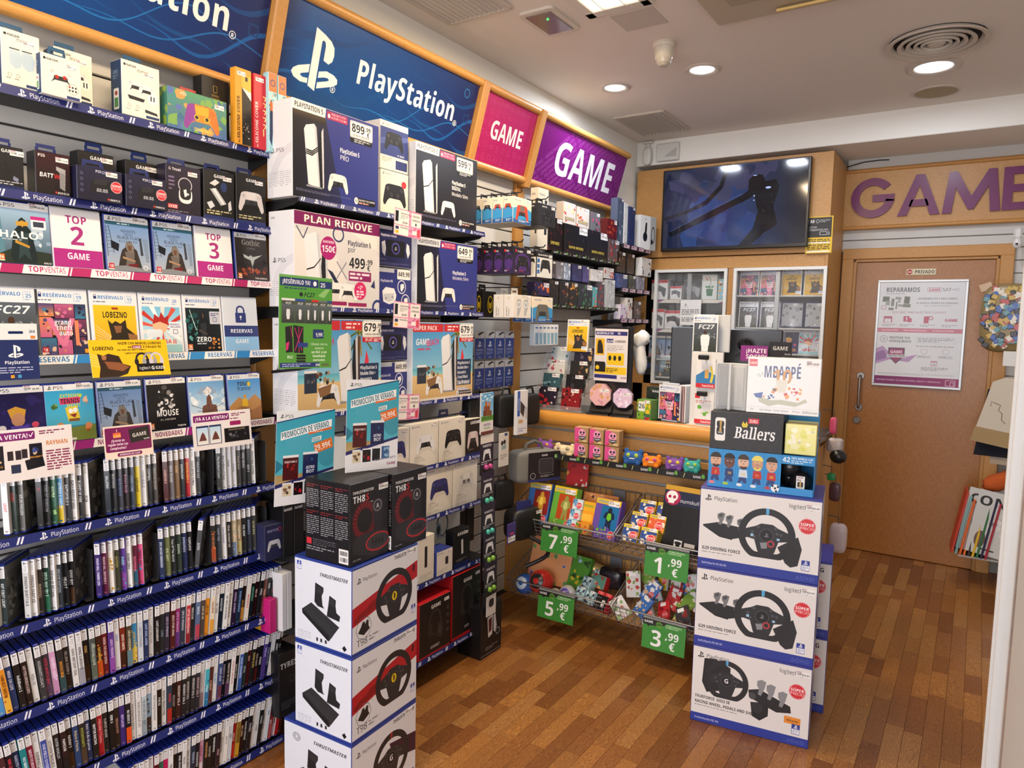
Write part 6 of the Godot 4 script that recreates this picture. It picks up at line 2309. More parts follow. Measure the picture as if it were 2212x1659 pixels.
# ------------------------------------------------------------------ tilted banners,ceiling fittings,the far wall
func blue_banner():
	grad(0,0,575,342,"0d4f92","0b3f80",true)
	grad(575,0,575,342,"0b3f80","121f58",true)
	grad(0,0,130,342,"0e2a66","0d4f92",true)
	var wave := func(y0: float,amp: float,ph: float,c: String,th: float):
		var up := PackedVector2Array()
		var lo := PackedVector2Array()
		for i in 60:
			var x := i * 19.5
			var y := y0 + amp * sin(x * 0.007 + ph) + amp * 0.4 * sin(x * 0.017 + ph * 2.0)
			up.append(Vector2(x,y))
			lo.append(Vector2(x,y + th * (0.4 + 0.6 * sin(x * 0.005 + ph))))
		lo.reverse()
		up.append_array(lo)
		fill([up],c)
	wave.call(260,50,0.6,"0f4684",60.0)
	wave.call(236,64,2.2,"11549a",16.0)
	wave.call(262,40,3.4,"1a63a6",6.0)
	wave.call(250,60,4.6,"1c6cb0",5.0)
	wave.call(70,46,1.2,"0e3f7c",30.0)
	for q in [[30,60,34],[1080,150,40]]:
		frame(q[0],q[1],q[2],q[2],2,6,"0a3a70")
	ring(1070,60,22,6,"1d5f9c")
	pslogo(62,66,230,"f2f0ea")
	txt("PlayStation",372,206,128,"f2f0ea",{"fw": 640,"b": 1})
	ring(1024,210,13,2.5,"f2f0ea")
	txt("R",1024,217,18,"f2f0ea",{"al": "c"})
	ring(270,262,13,2.5,"f2f0ea")
	txt("R",270,269,18,"f2f0ea",{"al": "c"})
func pink_banner():
	grad(0,0,490,342,"b01e66","a81c60")
	for j in 6:
		for i in 9:
			var x := 16.0 + i * 54
			var y := 14.0 + j * 56
			match (i * 3 + j * 2) % 5:
				0: ring(x + 14,y + 16,13,1.6,"c44a80")
				1: frame(x,y,30,24,3,1.6,"c44a80")
				2: frame(x + 6,y,15,34,4,1.6,"c44a80")
				3:
					line([Vector2(x,y + 30),Vector2(x + 13,y),Vector2(x + 26,y + 30),Vector2(x,y + 30)],1.6,"c44a80")
				4:
					frame(x,y + 6,34,18,8,1.6,"c44a80")
					ell(x + 10,y + 15,3,3,"c44a80")
	txt("GAME",250,212,128,"f4f0ea",{"al": "c","fw": 300})
func purple_banner():
	grad(0,0,1135,342,"6e1668","641060")
	var s := "VIDEOJUEGOS · CONSOLAS · GAMING · MERCHANDISING · SEMINUEVOS · TELEFONÍA · PCGAMING · "
	for i in 30:
		txt(s.substr((i * 13) % 60) + s,-320 + i * 56,560,31,"8a3a88",{"rot": -38})
	txt("GAME",612,268,268,"eeeef2",{"al": "c","fw": 790})
func banner(called: String,label: String,z0: float,z1: float,key: String,draw: Callable,h := 0.342):
	var l := z0 - z1
	var o := thing(called,label,"sign",Vector3(0.05,2.42,(z0 + z1) / 2))
	o.basis = Basis.from_euler(Vector3(deg_to_rad(15.3),PI / 2,0),EULER_ORDER_YXZ)
	var a := art(key,round(l * 1000),342,1.15,draw)
	part("print",plate_mesh(a,l,h,0.008,mat("202030"),0.3),o,Vector3(0,h / 2,0))
	for y in [-0.018,h + 0.016]:
		var s := st()
		tube(s,[Vector3(-l / 2 - 0.004,y,0.006),Vector3(l / 2 + 0.004,y,0.006)],0.02,12)
		part("rail",done(s,wood_mat(5,"b9803c","dca860",0,0.2)),o)
	P("backing",Vector3(l,h,0.01),Vector3(0,h / 2,-0.012),mat("4a3a28",0.7),o)
func banners():
	banner("hanging_banner","blue console banner cut off by the top left corner",-0.505,-1.655,"blue_banner",blue_banner)
	banner("hanging_banner","long blue banner with white console mark above the console boxes",-1.715,-2.865,"blue_banner",blue_banner)
	banner("hanging_banner","small pink GAME banner with line icons",-2.925,-3.415,"pink_banner",pink_banner)
	banner("hanging_banner","wide purple GAME banner over the card game shelves",-3.467,-4.602,"purple_banner",purple_banner)
	for q in [[-1.685,"between the two blue banners"],[-2.895,"between the blue and pink banners"],[-3.441,"between the pink and purple banners"]]:
		var s := st()
		bbox(s,Vector3(0.052,0.43,0.07),0.006,Vector3(0,0.17,0.0))
		var o := thing("banner_post","tilted wooden end board " + q[1],"post",Vector3(0.045,2.41,q[0]),0,"",done(s,oak_post()))
		o.basis = Basis.from_euler(Vector3(deg_to_rad(15.3),PI / 2,0),EULER_ORDER_YXZ)
func emit(hex: String,e: float) -> StandardMaterial3D:
	var m := mat(hex,0.4).duplicate()
	m.emission_enabled = true
	m.emission = K(hex)
	m.emission_energy_multiplier = e
	m.resource_name = "lamp_glow"
	return m
func ceiling():
	var cream := mat("c9bfb2",0.6)
	var Y := 2.972
	var down := Basis(Vector3.RIGHT,PI)
	for q in [[0.4,-3.838,0.086,"nearest the left wall"],[0.928,-3.805,0.094,"in the middle of the ceiling"],[1.97,-4.36,0.13,"beside the round vent"]]:
		var o := thing("downlight","round recessed ceiling downlight " + q[3],"light",Vector3(q[0],Y,q[1]),0,"downlights")
		var r: float = q[2]
		var s := st()
		lathe(s,[Vector2(r,0),Vector2(r,-0.006),Vector2(r * 0.9,-0.011),Vector2(r * 0.72,-0.006),Vector2(r * 0.66,0.0)],32)
		part("trim_ring",done(s,cream),o)
		s = st()
		lathe(s,[Vector2(0,-0.012),Vector2(r * 0.5,-0.01),Vector2(r * 0.68,-0.002)],32)
		part("lens",done(s,emit("f4f8ff",2.2)),o)
	var df := thing("round_vent","large round ceiling vent with concentric rings","vent",Vector3(2.0,Y,-3.98))
	var rs := [0.215,0.165,0.128,0.095,0.066]
	for i in 5:
		var s := st()
		var r: float = rs[i]
		lathe(s,[Vector2(r * 0.84,-0.002 - i * 0.003),Vector2(r * 0.9,-0.018 - i * 0.002),Vector2(r,-0.022),Vector2(r,-0.016),Vector2(r * 0.92,0)],40)
		part("ring",done(s,cream),df)
	var s0 := st()
	lathe(s0,[Vector2(0,-0.026),Vector2(0.03,-0.024),Vector2(0.04,-0.014)],24)
	part("hub",done(s0,cream),df)
	s0 = st()
	lathe(s0,[Vector2(0,-0.001),Vector2(0.205,-0.001)],32)
	part("duct",done(s0,mat("1c1916",0.9)),df)
	var sp := thing("ceiling_speaker","flush round beige ceiling speaker beyond the downlight","speaker",Vector3(1.96,Y,-4.81))
	s0 = st()
	lathe(s0,[Vector2(0,-0.006),Vector2(0.104,-0.006),Vector2(0.106,-0.003)],36)
	part("grille",done(s0,mat("a89a7c",0.8)),sp)
	s0 = st()
	lathe(s0,[Vector2(0.106,-0.003),Vector2(0.108,-0.008),Vector2(0.12,-0.006),Vector2(0.122,0)],36)
	part("rim",done(s0,cream),sp)
	for q in [[0.295,-2.28,0.34,0.74,"ceiling air grille at the top edge above the blue banner"],[0.307,-4.63,0.335,0.49,"ceiling air grille in the far left corner"]]:
		var o := thing("air_grille",q[4],"vent",Vector3(q[0],Y,q[1]),0,"ceiling air grilles")
		for e in [[-1,0],[1,0],[0,-1],[0,1]]:
			P("frame",Vector3(0.02 if e[0] else q[2],0.012,q[3] if e[0] else 0.02),Vector3(e[0] * q[2] / 2,-0.006,e[1] * q[3] / 2),cream,o)
		var n := int(q[2] / 0.026)
		for i in n:
			P("slat",Vector3(0.02,0.002,q[3] - 0.02),Vector3((i + 0.5 - n / 2.0) * 0.026,-0.008,0),cream,o,0.0005,Vector3(0,0,38))
		P("duct",Vector3(q[2],0.001,q[3]),Vector3(0,-0.001,0),mat("3a342e",0.9),o,0.0002)
	var em := thing("emergency_light","rectangular ceiling emergency light with a small green lamp","light",Vector3(0.535,Y,-2.862))
	s0 = st()
	slab(s0,rpoly(-0.09,-0.135,0.18,0.27,0.025),0.012,Transform3D(Basis(Vector3.RIGHT,PI / 2),Vector3(0,-0.006,0)))
	part("housing",done(s0,mat("d0c8ba",0.5)),em)
	P("cover",Vector3(0.13,0.006,0.215),Vector3(0,-0.013,0),mat("7c7468",0.15),em,0.003)
	s0 = st()
	lathe(s0,sphere_profile(0.005,6),10,Transform3D(Basis.IDENTITY,Vector3(0.02,-0.017,0.05)))
	part("green_lamp",done(s0,emit("30e050",3.0)),em)
	var fx := thing("tube_fitting","bright recessed tube light fitting cut by the top edge","light",Vector3(0.86,Y,-2.56),0,"tube fittings")
	for e in [[-1,0],[1,0],[0,-1],[0,1]]:
		P("frame",Vector3(0.05 if e[0] else 0.3,0.012,0.72 if e[0] else 0.05),Vector3(e[0] * 0.135,-0.006,e[1] * 0.335),mat("d8d0c4",0.5),fx)
	P("reflector",Vector3(0.22,0.002,0.62),Vector3(0,-0.003,0),emit("fff0d8",1.2),fx,0.0005)
	for x in [-0.05,0.05]:
		P("louvre",Vector3(0.003,0.012,0.62),Vector3(x,-0.012,0),mat("e0dcd4",0.2,0.6),fx,0.0005)
	var ap := S("access_panel",Vector3(0.205,0.004,0.19),Vector3(0.889,2.9715,-3.056),mat("c4bab0",0.8),0.0015)
	ap.remove_meta("kind")
	tag(ap,"square flush access panel in the ceiling","panel")
	var cm := thing("dome_camera","small beige security dome hanging from the ceiling","camera",Vector3(0.885,Y,-3.37))
	s0 = st()
	lathe(s0,[Vector2(0.052,0),Vector2(0.055,-0.012),Vector2(0.052,-0.022),Vector2(0.046,-0.026),Vector2(0.042,-0.07),Vector2(0.038,-0.078)],28)
	part("body",done(s0,mat("cfc6b4",0.5)),cm)
	s0 = st()
	lathe(s0,[Vector2(0.038,-0.078),Vector2(0.034,-0.095),Vector2(0.02,-0.108),Vector2(0,-0.112)],24)
	part("dome",done(s0,mat("bdb4a4",0.2)),cm)
	var ac := thing("ceiling_cassette","beige air conditioning cassette with a yellow flap at the top edge","air conditioner",Vector3(1.5,Y,-2.9))
	P("body",Vector3(0.62,0.03,0.68),Vector3(0,-0.015,0),mat("bcae98",0.5),ac,0.01)
	P("flap",Vector3(0.4,0.012,0.06),Vector3(0.16,-0.036,-0.29),mat("d8b870",0.5),ac,0.004,Vector3(20,0,0))
	P("grille",Vector3(0.4,0.006,0.4),Vector3(0,-0.032,0.04),mat("a89a84",0.6),ac,0.002)
	# on the face of the soffit
	var ms := thing("motion_sensor","white teardrop motion sensor on the soffit corner","sensor",Vector3(0.095,2.89,-5.055))
	s0 = st()
	blob_mesh(s0,Vector3(0,-0.03,0.0),Vector3(0.036,0.068,0.026),0.7)
	part("body",done(s0,mat("d8d6ce",0.35)),ms)
	P("bracket",Vector3(0.08,0.014,0.03),Vector3(0,0.07,0.0),mat("d0cec6",0.5),ms,0.005)
	P("stem",Vector3(0.03,0.05,0.02),Vector3(0,0.045,-0.008),mat("d0cec6",0.5),ms,0.005)
	var al := thing("alarm_box","white square alarm box with slots on the soffit","alarm",Vector3(0.251,2.876,-5.07))
	P("body",Vector3(0.175,0.128,0.03),Vector3.ZERO,mat("d4d2cc",0.4),al,0.006)
	for i in 8:
		P("slot",Vector3(0.004,0.014 + i * 0.007,0.002),Vector3(-0.01 + i * 0.011,-0.03 + i * 0.0035,0.0155),mat("8a8882",0.6),al,0.0005)
	s0 = st()
	tube(s0,[Vector3(1.4,2.745,-5.55),Vector3(1.5,2.775,-5.585),Vector3(1.6,2.78,-5.59),Vector3(1.66,2.775,-5.585)],0.004,6)
	thing("loose_cable","short black cable end poking out beside the cabinet top","cable",Vector3.ZERO,0,"",done(s0,mat("141414")))
func arc_letter(cx: float,cy: float,r: float,t: float,a0: float,a1: float) -> PackedVector2Array:
	var p := PackedVector2Array()
	for i in 30:
		var a := deg_to_rad(lerpf(a0,a1,i / 29.0))
		p.append(Vector2(cx + cos(a) * r,cy + sin(a) * r))
	for i in 30:
		var a := deg_to_rad(lerpf(a1,a0,i / 29.0))
		p.append(Vector2(cx + cos(a) * (r - t),cy + sin(a) * (r - t)))
	return p
func far_wall():
	var b := thing("sign_board","wooden board with purple GAME letters above the door","sign",Vector3(2.06,2.513,-5.575))
	P("board",Vector3(1.35,0.38,0.03),Vector3.ZERO,wood_mat(3,"a3743c","cfa066",0),b)
	for y in [-0.197,0.197]:
		var s := st()
		tube(s,[Vector3(-0.685,y,0.01),Vector3(0.685,y,0.01)],0.015,10)
		part("moulding",done(s,oak_post(0)),b)
	var pm := mat("6a1e58",0.3)
	var t := 0.052
	var shapes := [
		[arc_letter(0,0,0.136,t,38,352),PackedVector2Array([Vector2(0.0,0.02),Vector2(0.0,-0.028),Vector2(0.134,-0.028),Vector2(0.134,0.02)])],
		[PackedVector2Array([Vector2(-0.125,-0.135),Vector2(-0.025,0.135),Vector2(0.025,0.135),Vector2(0.125,-0.135),Vector2(0.068,-0.135),Vector2(0.0,0.062),Vector2(-0.068,-0.135)]),PackedVector2Array([Vector2(-0.06,-0.075),Vector2(0.06,-0.075),Vector2(0.046,-0.03),Vector2(-0.046,-0.03)])],
		[PackedVector2Array([Vector2(-0.16,-0.135),Vector2(-0.13,0.135),Vector2(-0.085,0.135),Vector2(0,-0.03),Vector2(0.085,0.135),Vector2(0.13,0.135),Vector2(0.16,-0.135),Vector2(0.106,-0.135),Vector2(0.09,0.03),Vector2(0.016,-0.115),Vector2(-0.016,-0.115),Vector2(-0.09,0.03),Vector2(-0.106,-0.135)])],
		[PackedVector2Array([Vector2(-0.1,-0.135),Vector2(-0.1,0.135),Vector2(0.1,0.135),Vector2(0.1,0.088),Vector2(-0.048,0.088),Vector2(-0.048,0.024),Vector2(0.08,0.024),Vector2(0.08,-0.022),Vector2(-0.048,-0.022),Vector2(-0.048,-0.088),Vector2(0.1,-0.088),Vector2(0.1,-0.135)])]]
	var xs := [1.577,1.86,2.157,2.424]
	for i in 4:
		var s := st()
		for q in shapes[i]:
			slab(s,q,0.016)
		part("letter",done(s,pm),b,Vector3(xs[i] - 2.06,0.003,0.0235))
	# cabinet: upper housing with the television,glass fronted cases below
	var wd := wood_mat(3,"9c6c36","cb9c5e",0)
	var c := thing("wooden_cabinet","tall oak cabinet with television above and glass cases below","cabinet",Vector3(0.71,0,-5.05))
	P("upper_panel",Vector3(1.374,0.65,0.02),Vector3(0,2.43,-0.01),wd,c)
	P("side_panel",Vector3(0.02,2.755,0.54),Vector3(0.677,1.378,-0.28),oak(),c)
	P("top_panel",Vector3(1.35,0.02,0.53),Vector3(0,2.745,-0.285),wd,c)
	P("rail",Vector3(1.35,0.085,0.02),Vector3(0,2.058,-0.028),wd,c)
	for x in [-0.64,0.051]:
		P("stile",Vector3(0.04 if x > 0 else 0.1,2.01,0.02),Vector3(x,1.01,-0.03),oak(),c)
	P("lower_panel",Vector3(1.35,1.15,0.02),Vector3(0,0.58,-0.03),wd,c)
	P("back_panel",Vector3(1.35,2.0,0.01),Vector3(0,1.0,-0.5),mat("2a211a",0.8),c)
	var wht := mat("dcdcd8",0.35)
	for q in [[-0.518,0.028,-0.243],[0.073,0.687,0.38]]:
		var w: float = q[1] - q[0]
		P("white_frame",Vector3(w,0.022,0.03),Vector3((q[0] + q[1]) / 2,2.003,-0.014),wht,c)
		P("white_frame",Vector3(w,0.022,0.03),Vector3((q[0] + q[1]) / 2,1.17,-0.014),wht,c)
		for x in [q[0] + 0.011,q[1] - 0.011]:
			P("white_frame",Vector3(0.022,0.82,0.03),Vector3(x,1.587,-0.014),wht,c)
		for k in 2:
			var pw := w / 2
			P("glass_pane",Vector3(pw,0.8,0.005),Vector3(q[0] + pw * (k + 0.5),1.587,-0.03 - 0.012 * k),clear_mat("f4f8f8",0.05),c,0.0005)
		P("pane_edge",Vector3(0.03,0.8,0.02),Vector3((q[0] + q[1]) / 2 - 0.01,1.587,-0.036),mat("a8acac",0.3,0.5),c)
		for y in ([1.793,1.572,1.352,1.216] if q[0] < 0 else [1.832,1.606,1.43,1.216]):
			P("case_shelf",Vector3(w - 0.03,0.012,0.24),Vector3((q[0] + q[1]) / 2,y - 0.012,-0.18),mat("c8c8c4",0.4),c)
	var pa := art("producto",560,26,1.0,func():
		rect(0,0,560,26,"dcd6cc")
		poly([0,0,60,0,0,26],"7a2a70")
		poly([560,26,490,26,560,4],"7a2a70")
		txt("PRODUCTOS NUEVOS",280,20,19,"2a2420",{"al": "c"}))
	for y in [1.793,1.572]:
		part("shelf_strip",plate_mesh(pa,0.52,0.024,0.002,wht),c,Vector3(-0.245,y - 0.012,-0.056))
	var tv := thing("television","large flat television showing a dark blue action scene","television",Vector3(0.762,2.433,-5.015))
	var sa := art("tv_scene",980,550,1.0,tv_scene)
	P("housing",Vector3(1.02,0.585,0.035),Vector3.ZERO,mat("0c0c0e",0.3),tv,0.004)
	part("screen",plate_mesh(sa,0.99,0.552,0.002,mat("0c0c0e"),0.081),tv,Vector3(0,0.008,0.018))
	var za := art("zona",163,240,1.3,func():
		rect(0,0,163,240,"d8b020")
		rect(8,8,147,128,"1c1c1e")
		txt("M",22,42,30,"e8e8e8")
		ring(68,32,11,2,"e8e8e8")
		fine(84,22,60,3,7,"c8c8c8",0.4)
		txt("ZONA",20,76,17,"e0e0e0",{"b": 0})
		txt("VIDEOVIGILADA",20,94,17,"e0e0e0",{"b": 0,"fw": 116})
		frame(84,100,44,22,3,2,"e8e8e8")
		line([Vector2(128,108),Vector2(142,102),Vector2(142,122),Vector2(128,116)],2,"e8e8e8")
		fine(10,148,140,7,12,"4a3c10",0.5)
		rect(10,166,140,10,"e8e0c0")
		rect(10,222,140,12,"e8e0c0"))
	thing("warning_sign","yellow and black ZONA VIDEOVIGILADA sticker right of the television","sign",Vector3(1.335,2.218,-5.046),0,"",plate_mesh(za,0.163,0.24,0.002,mat("d8b020")))
	var gh := func(label: String,key: String,x: float,y: float,draw: Callable,w := 0.135,h := 0.171,z := -5.16,group := "game cases in the glass case"):
		var g := game(label,key,0,0,0,draw,"",w,h,-4,"1c2c84" if h < 0.18 else "c8ccd4","game case",group)
		g.basis = Basis(Vector3.RIGHT,deg_to_rad(-4.0))
		g.position = Vector3(x,y,z)
	for i in 2:
		gh.call("pink collage reservation sleeve in the right glass case, %s of two" % ["left one","right one"][i],"cv_gta",0.868 + i * 0.142,1.834,cv_gta,0.13,0.165)
		gh.call("yellow reservation sleeve in the right glass case, %s of two" % ["left one","right one"][i],"cv_yellow",1.155 + i * 0.148,1.834,cv_yellow,0.135,0.165)
		gh.call("grey football sleeve in the right glass case, %s of two" % ["left one","right one"][i],"cv_fc",0.872 + i * 0.15,1.608,cv_fc,0.14,0.17)
		gh.call("silvery wrapped sleeve in the right glass case, %s of two" % ["left one","right one"][i],"cv_silver",1.17 + i * 0.155,1.608,func(): blobs_bg(134,180,"a8aaae",["d8dadc","6a6c70","f0f0f0","8a8c90","4a4c50"]),0.14,0.17)
	for i in 3:
		gh.call("pirate game case low in the left glass case, %s of three" % ["left one","middle one","right one"][i],"cv_pirate",0.19 + i * 0.138,1.354,cv_pirate)
		gh.call("upright game case low in the right glass case behind the stickers, %s" % ["left one","middle one","right one"][i],["cv_gothic","cv_jungle","cv_manga"][i],1.03 + i * 0.13,1.432,[cv_gothic,cv_jungle,cv_manga][i],0.13,0.155)
	for i in 2:
		gh.call("armoured figure game case bottom of the left glass case, %s of two" % ["left one","right one"][i],"cv_soldier",0.3 + i * 0.14,1.218,cv_soldier,0.135,0.15,-5.12)
	var pads := func(w: float,h: float,c: String,red: bool):
		rect(0,0,w,h,"e0e0e0" if red else "2a2c30")
		if red:
			rect(0,0,w,h * 0.16,"c02430")
		poly([.1,.3,.5,.22,.9,.4,.86,.8,.8,.95,.68,.8,.6,.6,.3,.55,.14,.7],c,0,h * .1,w,h * .85)
	for q in [["red topped white box with a dark controller grip in left glass case",0.205,1.795,0.13,0.15,"50545a",true],["smaller red topped white box in the upper left glass case",0.335,1.795,0.09,0.1,"5a5e64",true],["dark grey wrapped box in the middle of the upper left glass case",0.465,1.795,0.135,0.145,"8a8c90",false],["red topped white box with black speakers in left glass case",0.2,1.574,0.1,0.15,"1e1e20",true],["white box with a black controller behind the left glass, second shelf",0.325,1.574,0.14,0.14,"202024",true],["dark blue controller box at the bottom of the left glass case",0.17,1.218,0.12,0.135,"3a4a80",false]]:
		var a := art("gl" + q[0].substr(0,24),q[3] * 1000,q[4] * 1000,0.9,pads.bind(q[3] * 1000,q[4] * 1000,q[5],q[6]))
		lw("accessory_box",q[0],"box",q[1],q[2],-5.13,Vector3(q[3],q[4],0.06),{"f": a},mat("c8c8c8"),0.0,"boxes in the left glass case")
	lw("plant_set_box","white box picturing a potted green plant with red flowers","box",0.59,1.795,-5.13,Vector3(0.112,0.182,0.06),{"f": art("plant",112,182,1.2,func():
		rect(0,0,112,182,"d8dcd8")
		poly([30,104,84,104,78,156,38,156],"2a6a3a")
		line([Vector2(56,104),Vector2(66,60),Vector2(60,24),Vector2(40,14)],3,"2a4030")
		blobs(26,14,30,24,8,["c02a28","e06a60"],4,7)
		for q in [[20,92,52,100,34,80],[92,90,60,100,78,80],[40,84,56,102,62,80]]:
			poly(q,"2a7a40"))},mat("d0d4d0"),0.0)
	lw("toy_box","pale blue and orange box at the right of the left glass case","box",0.69,1.795,-5.13,Vector3(0.075,0.15,0.06),{"f": art("toyblue",75,150,1.0,func(): blobs_bg(75,150,"8ac0d0",["e0a040","d8c8a0","e8e8e0","7a4a3a"]))},mat("8ac0d0"),0.0)
	var na := art("notice",155,184,1.0,func():
		rect(0,0,155,184,"dcdcda")
		txt("A",40,46,28,"1c1c1c",{"al": "c","b": 0})
		rect(20,52,40,1,"1c1c1c")
		fine(12,70,130,4,11,"2a2a2c",0.35)
		fine(12,130,130,3,11,"2a2a2c",0.35))
	thing("paper_notice","white paper notice with a capital A on the left glass","paper",Vector3(0.49,1.697,-5.03),0,"",plate_mesh(na,0.155,0.184,0.0012,mat("dcdcda")))
func tv_scene():
	grad(0,0,490,550,"14182a","1d2c50",true)
	grad(490,0,490,550,"1d2c50","15161c",true)
	blobs(200,250,420,240,30,["182a52","1c3058","16264a"],40,110)
	blobs(60,20,700,160,24,["24273c","2a2c44","1c2036"],40,100)
	for q in [[0,330,160,292,300,230,400,130,440,0,470,0,424,150,320,256,170,312,0,350],[40,440,300,320,560,210,640,150,660,180,600,236,330,360,60,470]]:
		poly(q,"0c0d14")
	line([Vector2(60,430),Vector2(320,310),Vector2(560,200)],2,"4a5a84")
	poly([600,110,640,76,690,84,712,130,780,120,800,170,770,300,800,420,720,470,620,560,540,560,640,440,670,330,640,220,560,260,480,280,470,262,600,200],"0b0c12")
	ell(648,128,44,50,"0a0b11")
	for q in [[640,84,14,3],[730,172,18,7],[640,220,5,5],[640,250,6,3]]:
		ell(q[0],q[1],q[2],q[3],"8a9cd0")
	for i in 40:
		ell(580 + rng.randf() * 200,200 + rng.randf() * 330,1.6,1.6,"48506a")
# ------------------------------------------------------------------ hooks past the consoles and the card game shelves
func hook(x0: float,x1: float,y: float,z: float,label: String):
	var s := st()
	tube(s,[Vector3(0.0,y,z),Vector3(x1,y,z),Vector3(x1 + 0.012,y + 0.012,z)],0.003,6)
	bbox(s,Vector3(0.012,0.05,0.03),0.002,Vector3(0.008,y,z))
	thing("display_hook",label,"hook",Vector3.ZERO,0,"display hooks",done(s,mat("161616",0.4)))
func hung_print(k: String,w: float,h: float):
	match k:
		"spectrum","spectrum_red","spectrum_camo":
			rect(0,0,w,h,"e8dcc4")
			fill([circ(w * .5,h * 1.0,w * .9,h * .66,40)],"3a94cc")
			poly([0,h * .86,w,h * .8,w,h,0,h],"2a5a9a")
			txt("SPECTRUM",w * .08,h * .14,10,"3a6aa0",{"fw": w * .34})
			var c: String = {"spectrum": "1e2024","spectrum_red": "d8452e","spectrum_camo": "6a6a60"}[k]
			pad(w * .14,h * .26,w * .7,c,"2a2622","6a6460")
			fine(w * .3,h * .86,w * .6,2,6,"d8e8f0")
		"raptor":
			rect(0,0,w,h,"23242c")
			txt("RAPTOR",w * .16,h * .16,11,"e8e8e8",{"fw": w * .3})
			pad(w * .14,h * .26,w * .72,"17181c","101013")
		"trex":
			grad(0,0,w,h,"1c1622","33204c")
			ell(w * .5,h * .55,w * .42,h * .34,"4a2c72")
			ell(w * .12,h * .14,6,7,"d02a30")
			txt("T-REX",w * .2,h * .19,12,"f0f0f0",{"fw": w * .3,"sk": 0.2})
			pad(w * .16,h * .3,w * .7,"1c1a20","121114")
			txt("PS4",w * .08,h * .93,9,"f0f0f0")
			fine(w * .3,h * .87,w * .4,1,6,"d04040")
		"black":
			rect(0,0,w,h,"1a191b")
			txt("BLACKFIRE",w * .1,h * .13,11,"f0f0f0",{"fw": w * .6})
			rect(w * .03,h * .2,w * .94,h * .8,"dcdcd8")
			pad(w * .24,h * .26,w * .62,"232325","151517")
			for i in 3:
				rect(w * .05,h * (.26 + i * .22),w * .15,h * .16,"3a6aa8")
		"bat":
			rect(0,0,w,h,"171616")
			fill([circ(w * .55,h * .5,w * .22,h * .34)],"e0c020")
			fill([circ(w * .55,h * .5,w * .17,h * .28)],"171616")
			poly([.42,.36,.5,.44,.6,.44,.68,.36,.66,.6,.55,.7,.44,.6],"e0c020",0,0,w,h)
		"madrid":
			rect(0,0,w,h,"e2dcd2")
			fine(w * .5,h * .06,w * .44,1,6,"8a8478")
			for x in [.3,.7]:
				poly([-.1,.18,.1,.18,.14,.42,.1,.62,.0,.94,-.1,.9,-.08,.6,-.14,.4],"b0b2b4",w * x,0,w,h)
				ring(w * x,h * .42,w * .1,w * .03,"f0f0f0")
		"madrid_side":
			rect(0,0,w,h,"e2dcd2")
			ring(w * .5,h * .14,6,2,"b89a50")
			for i in 2:
				txt(["Real Madrid","Pad Stand"][i],w * (.36 + i * .22),h * .94,8,"4a4640",{"rot": -90})
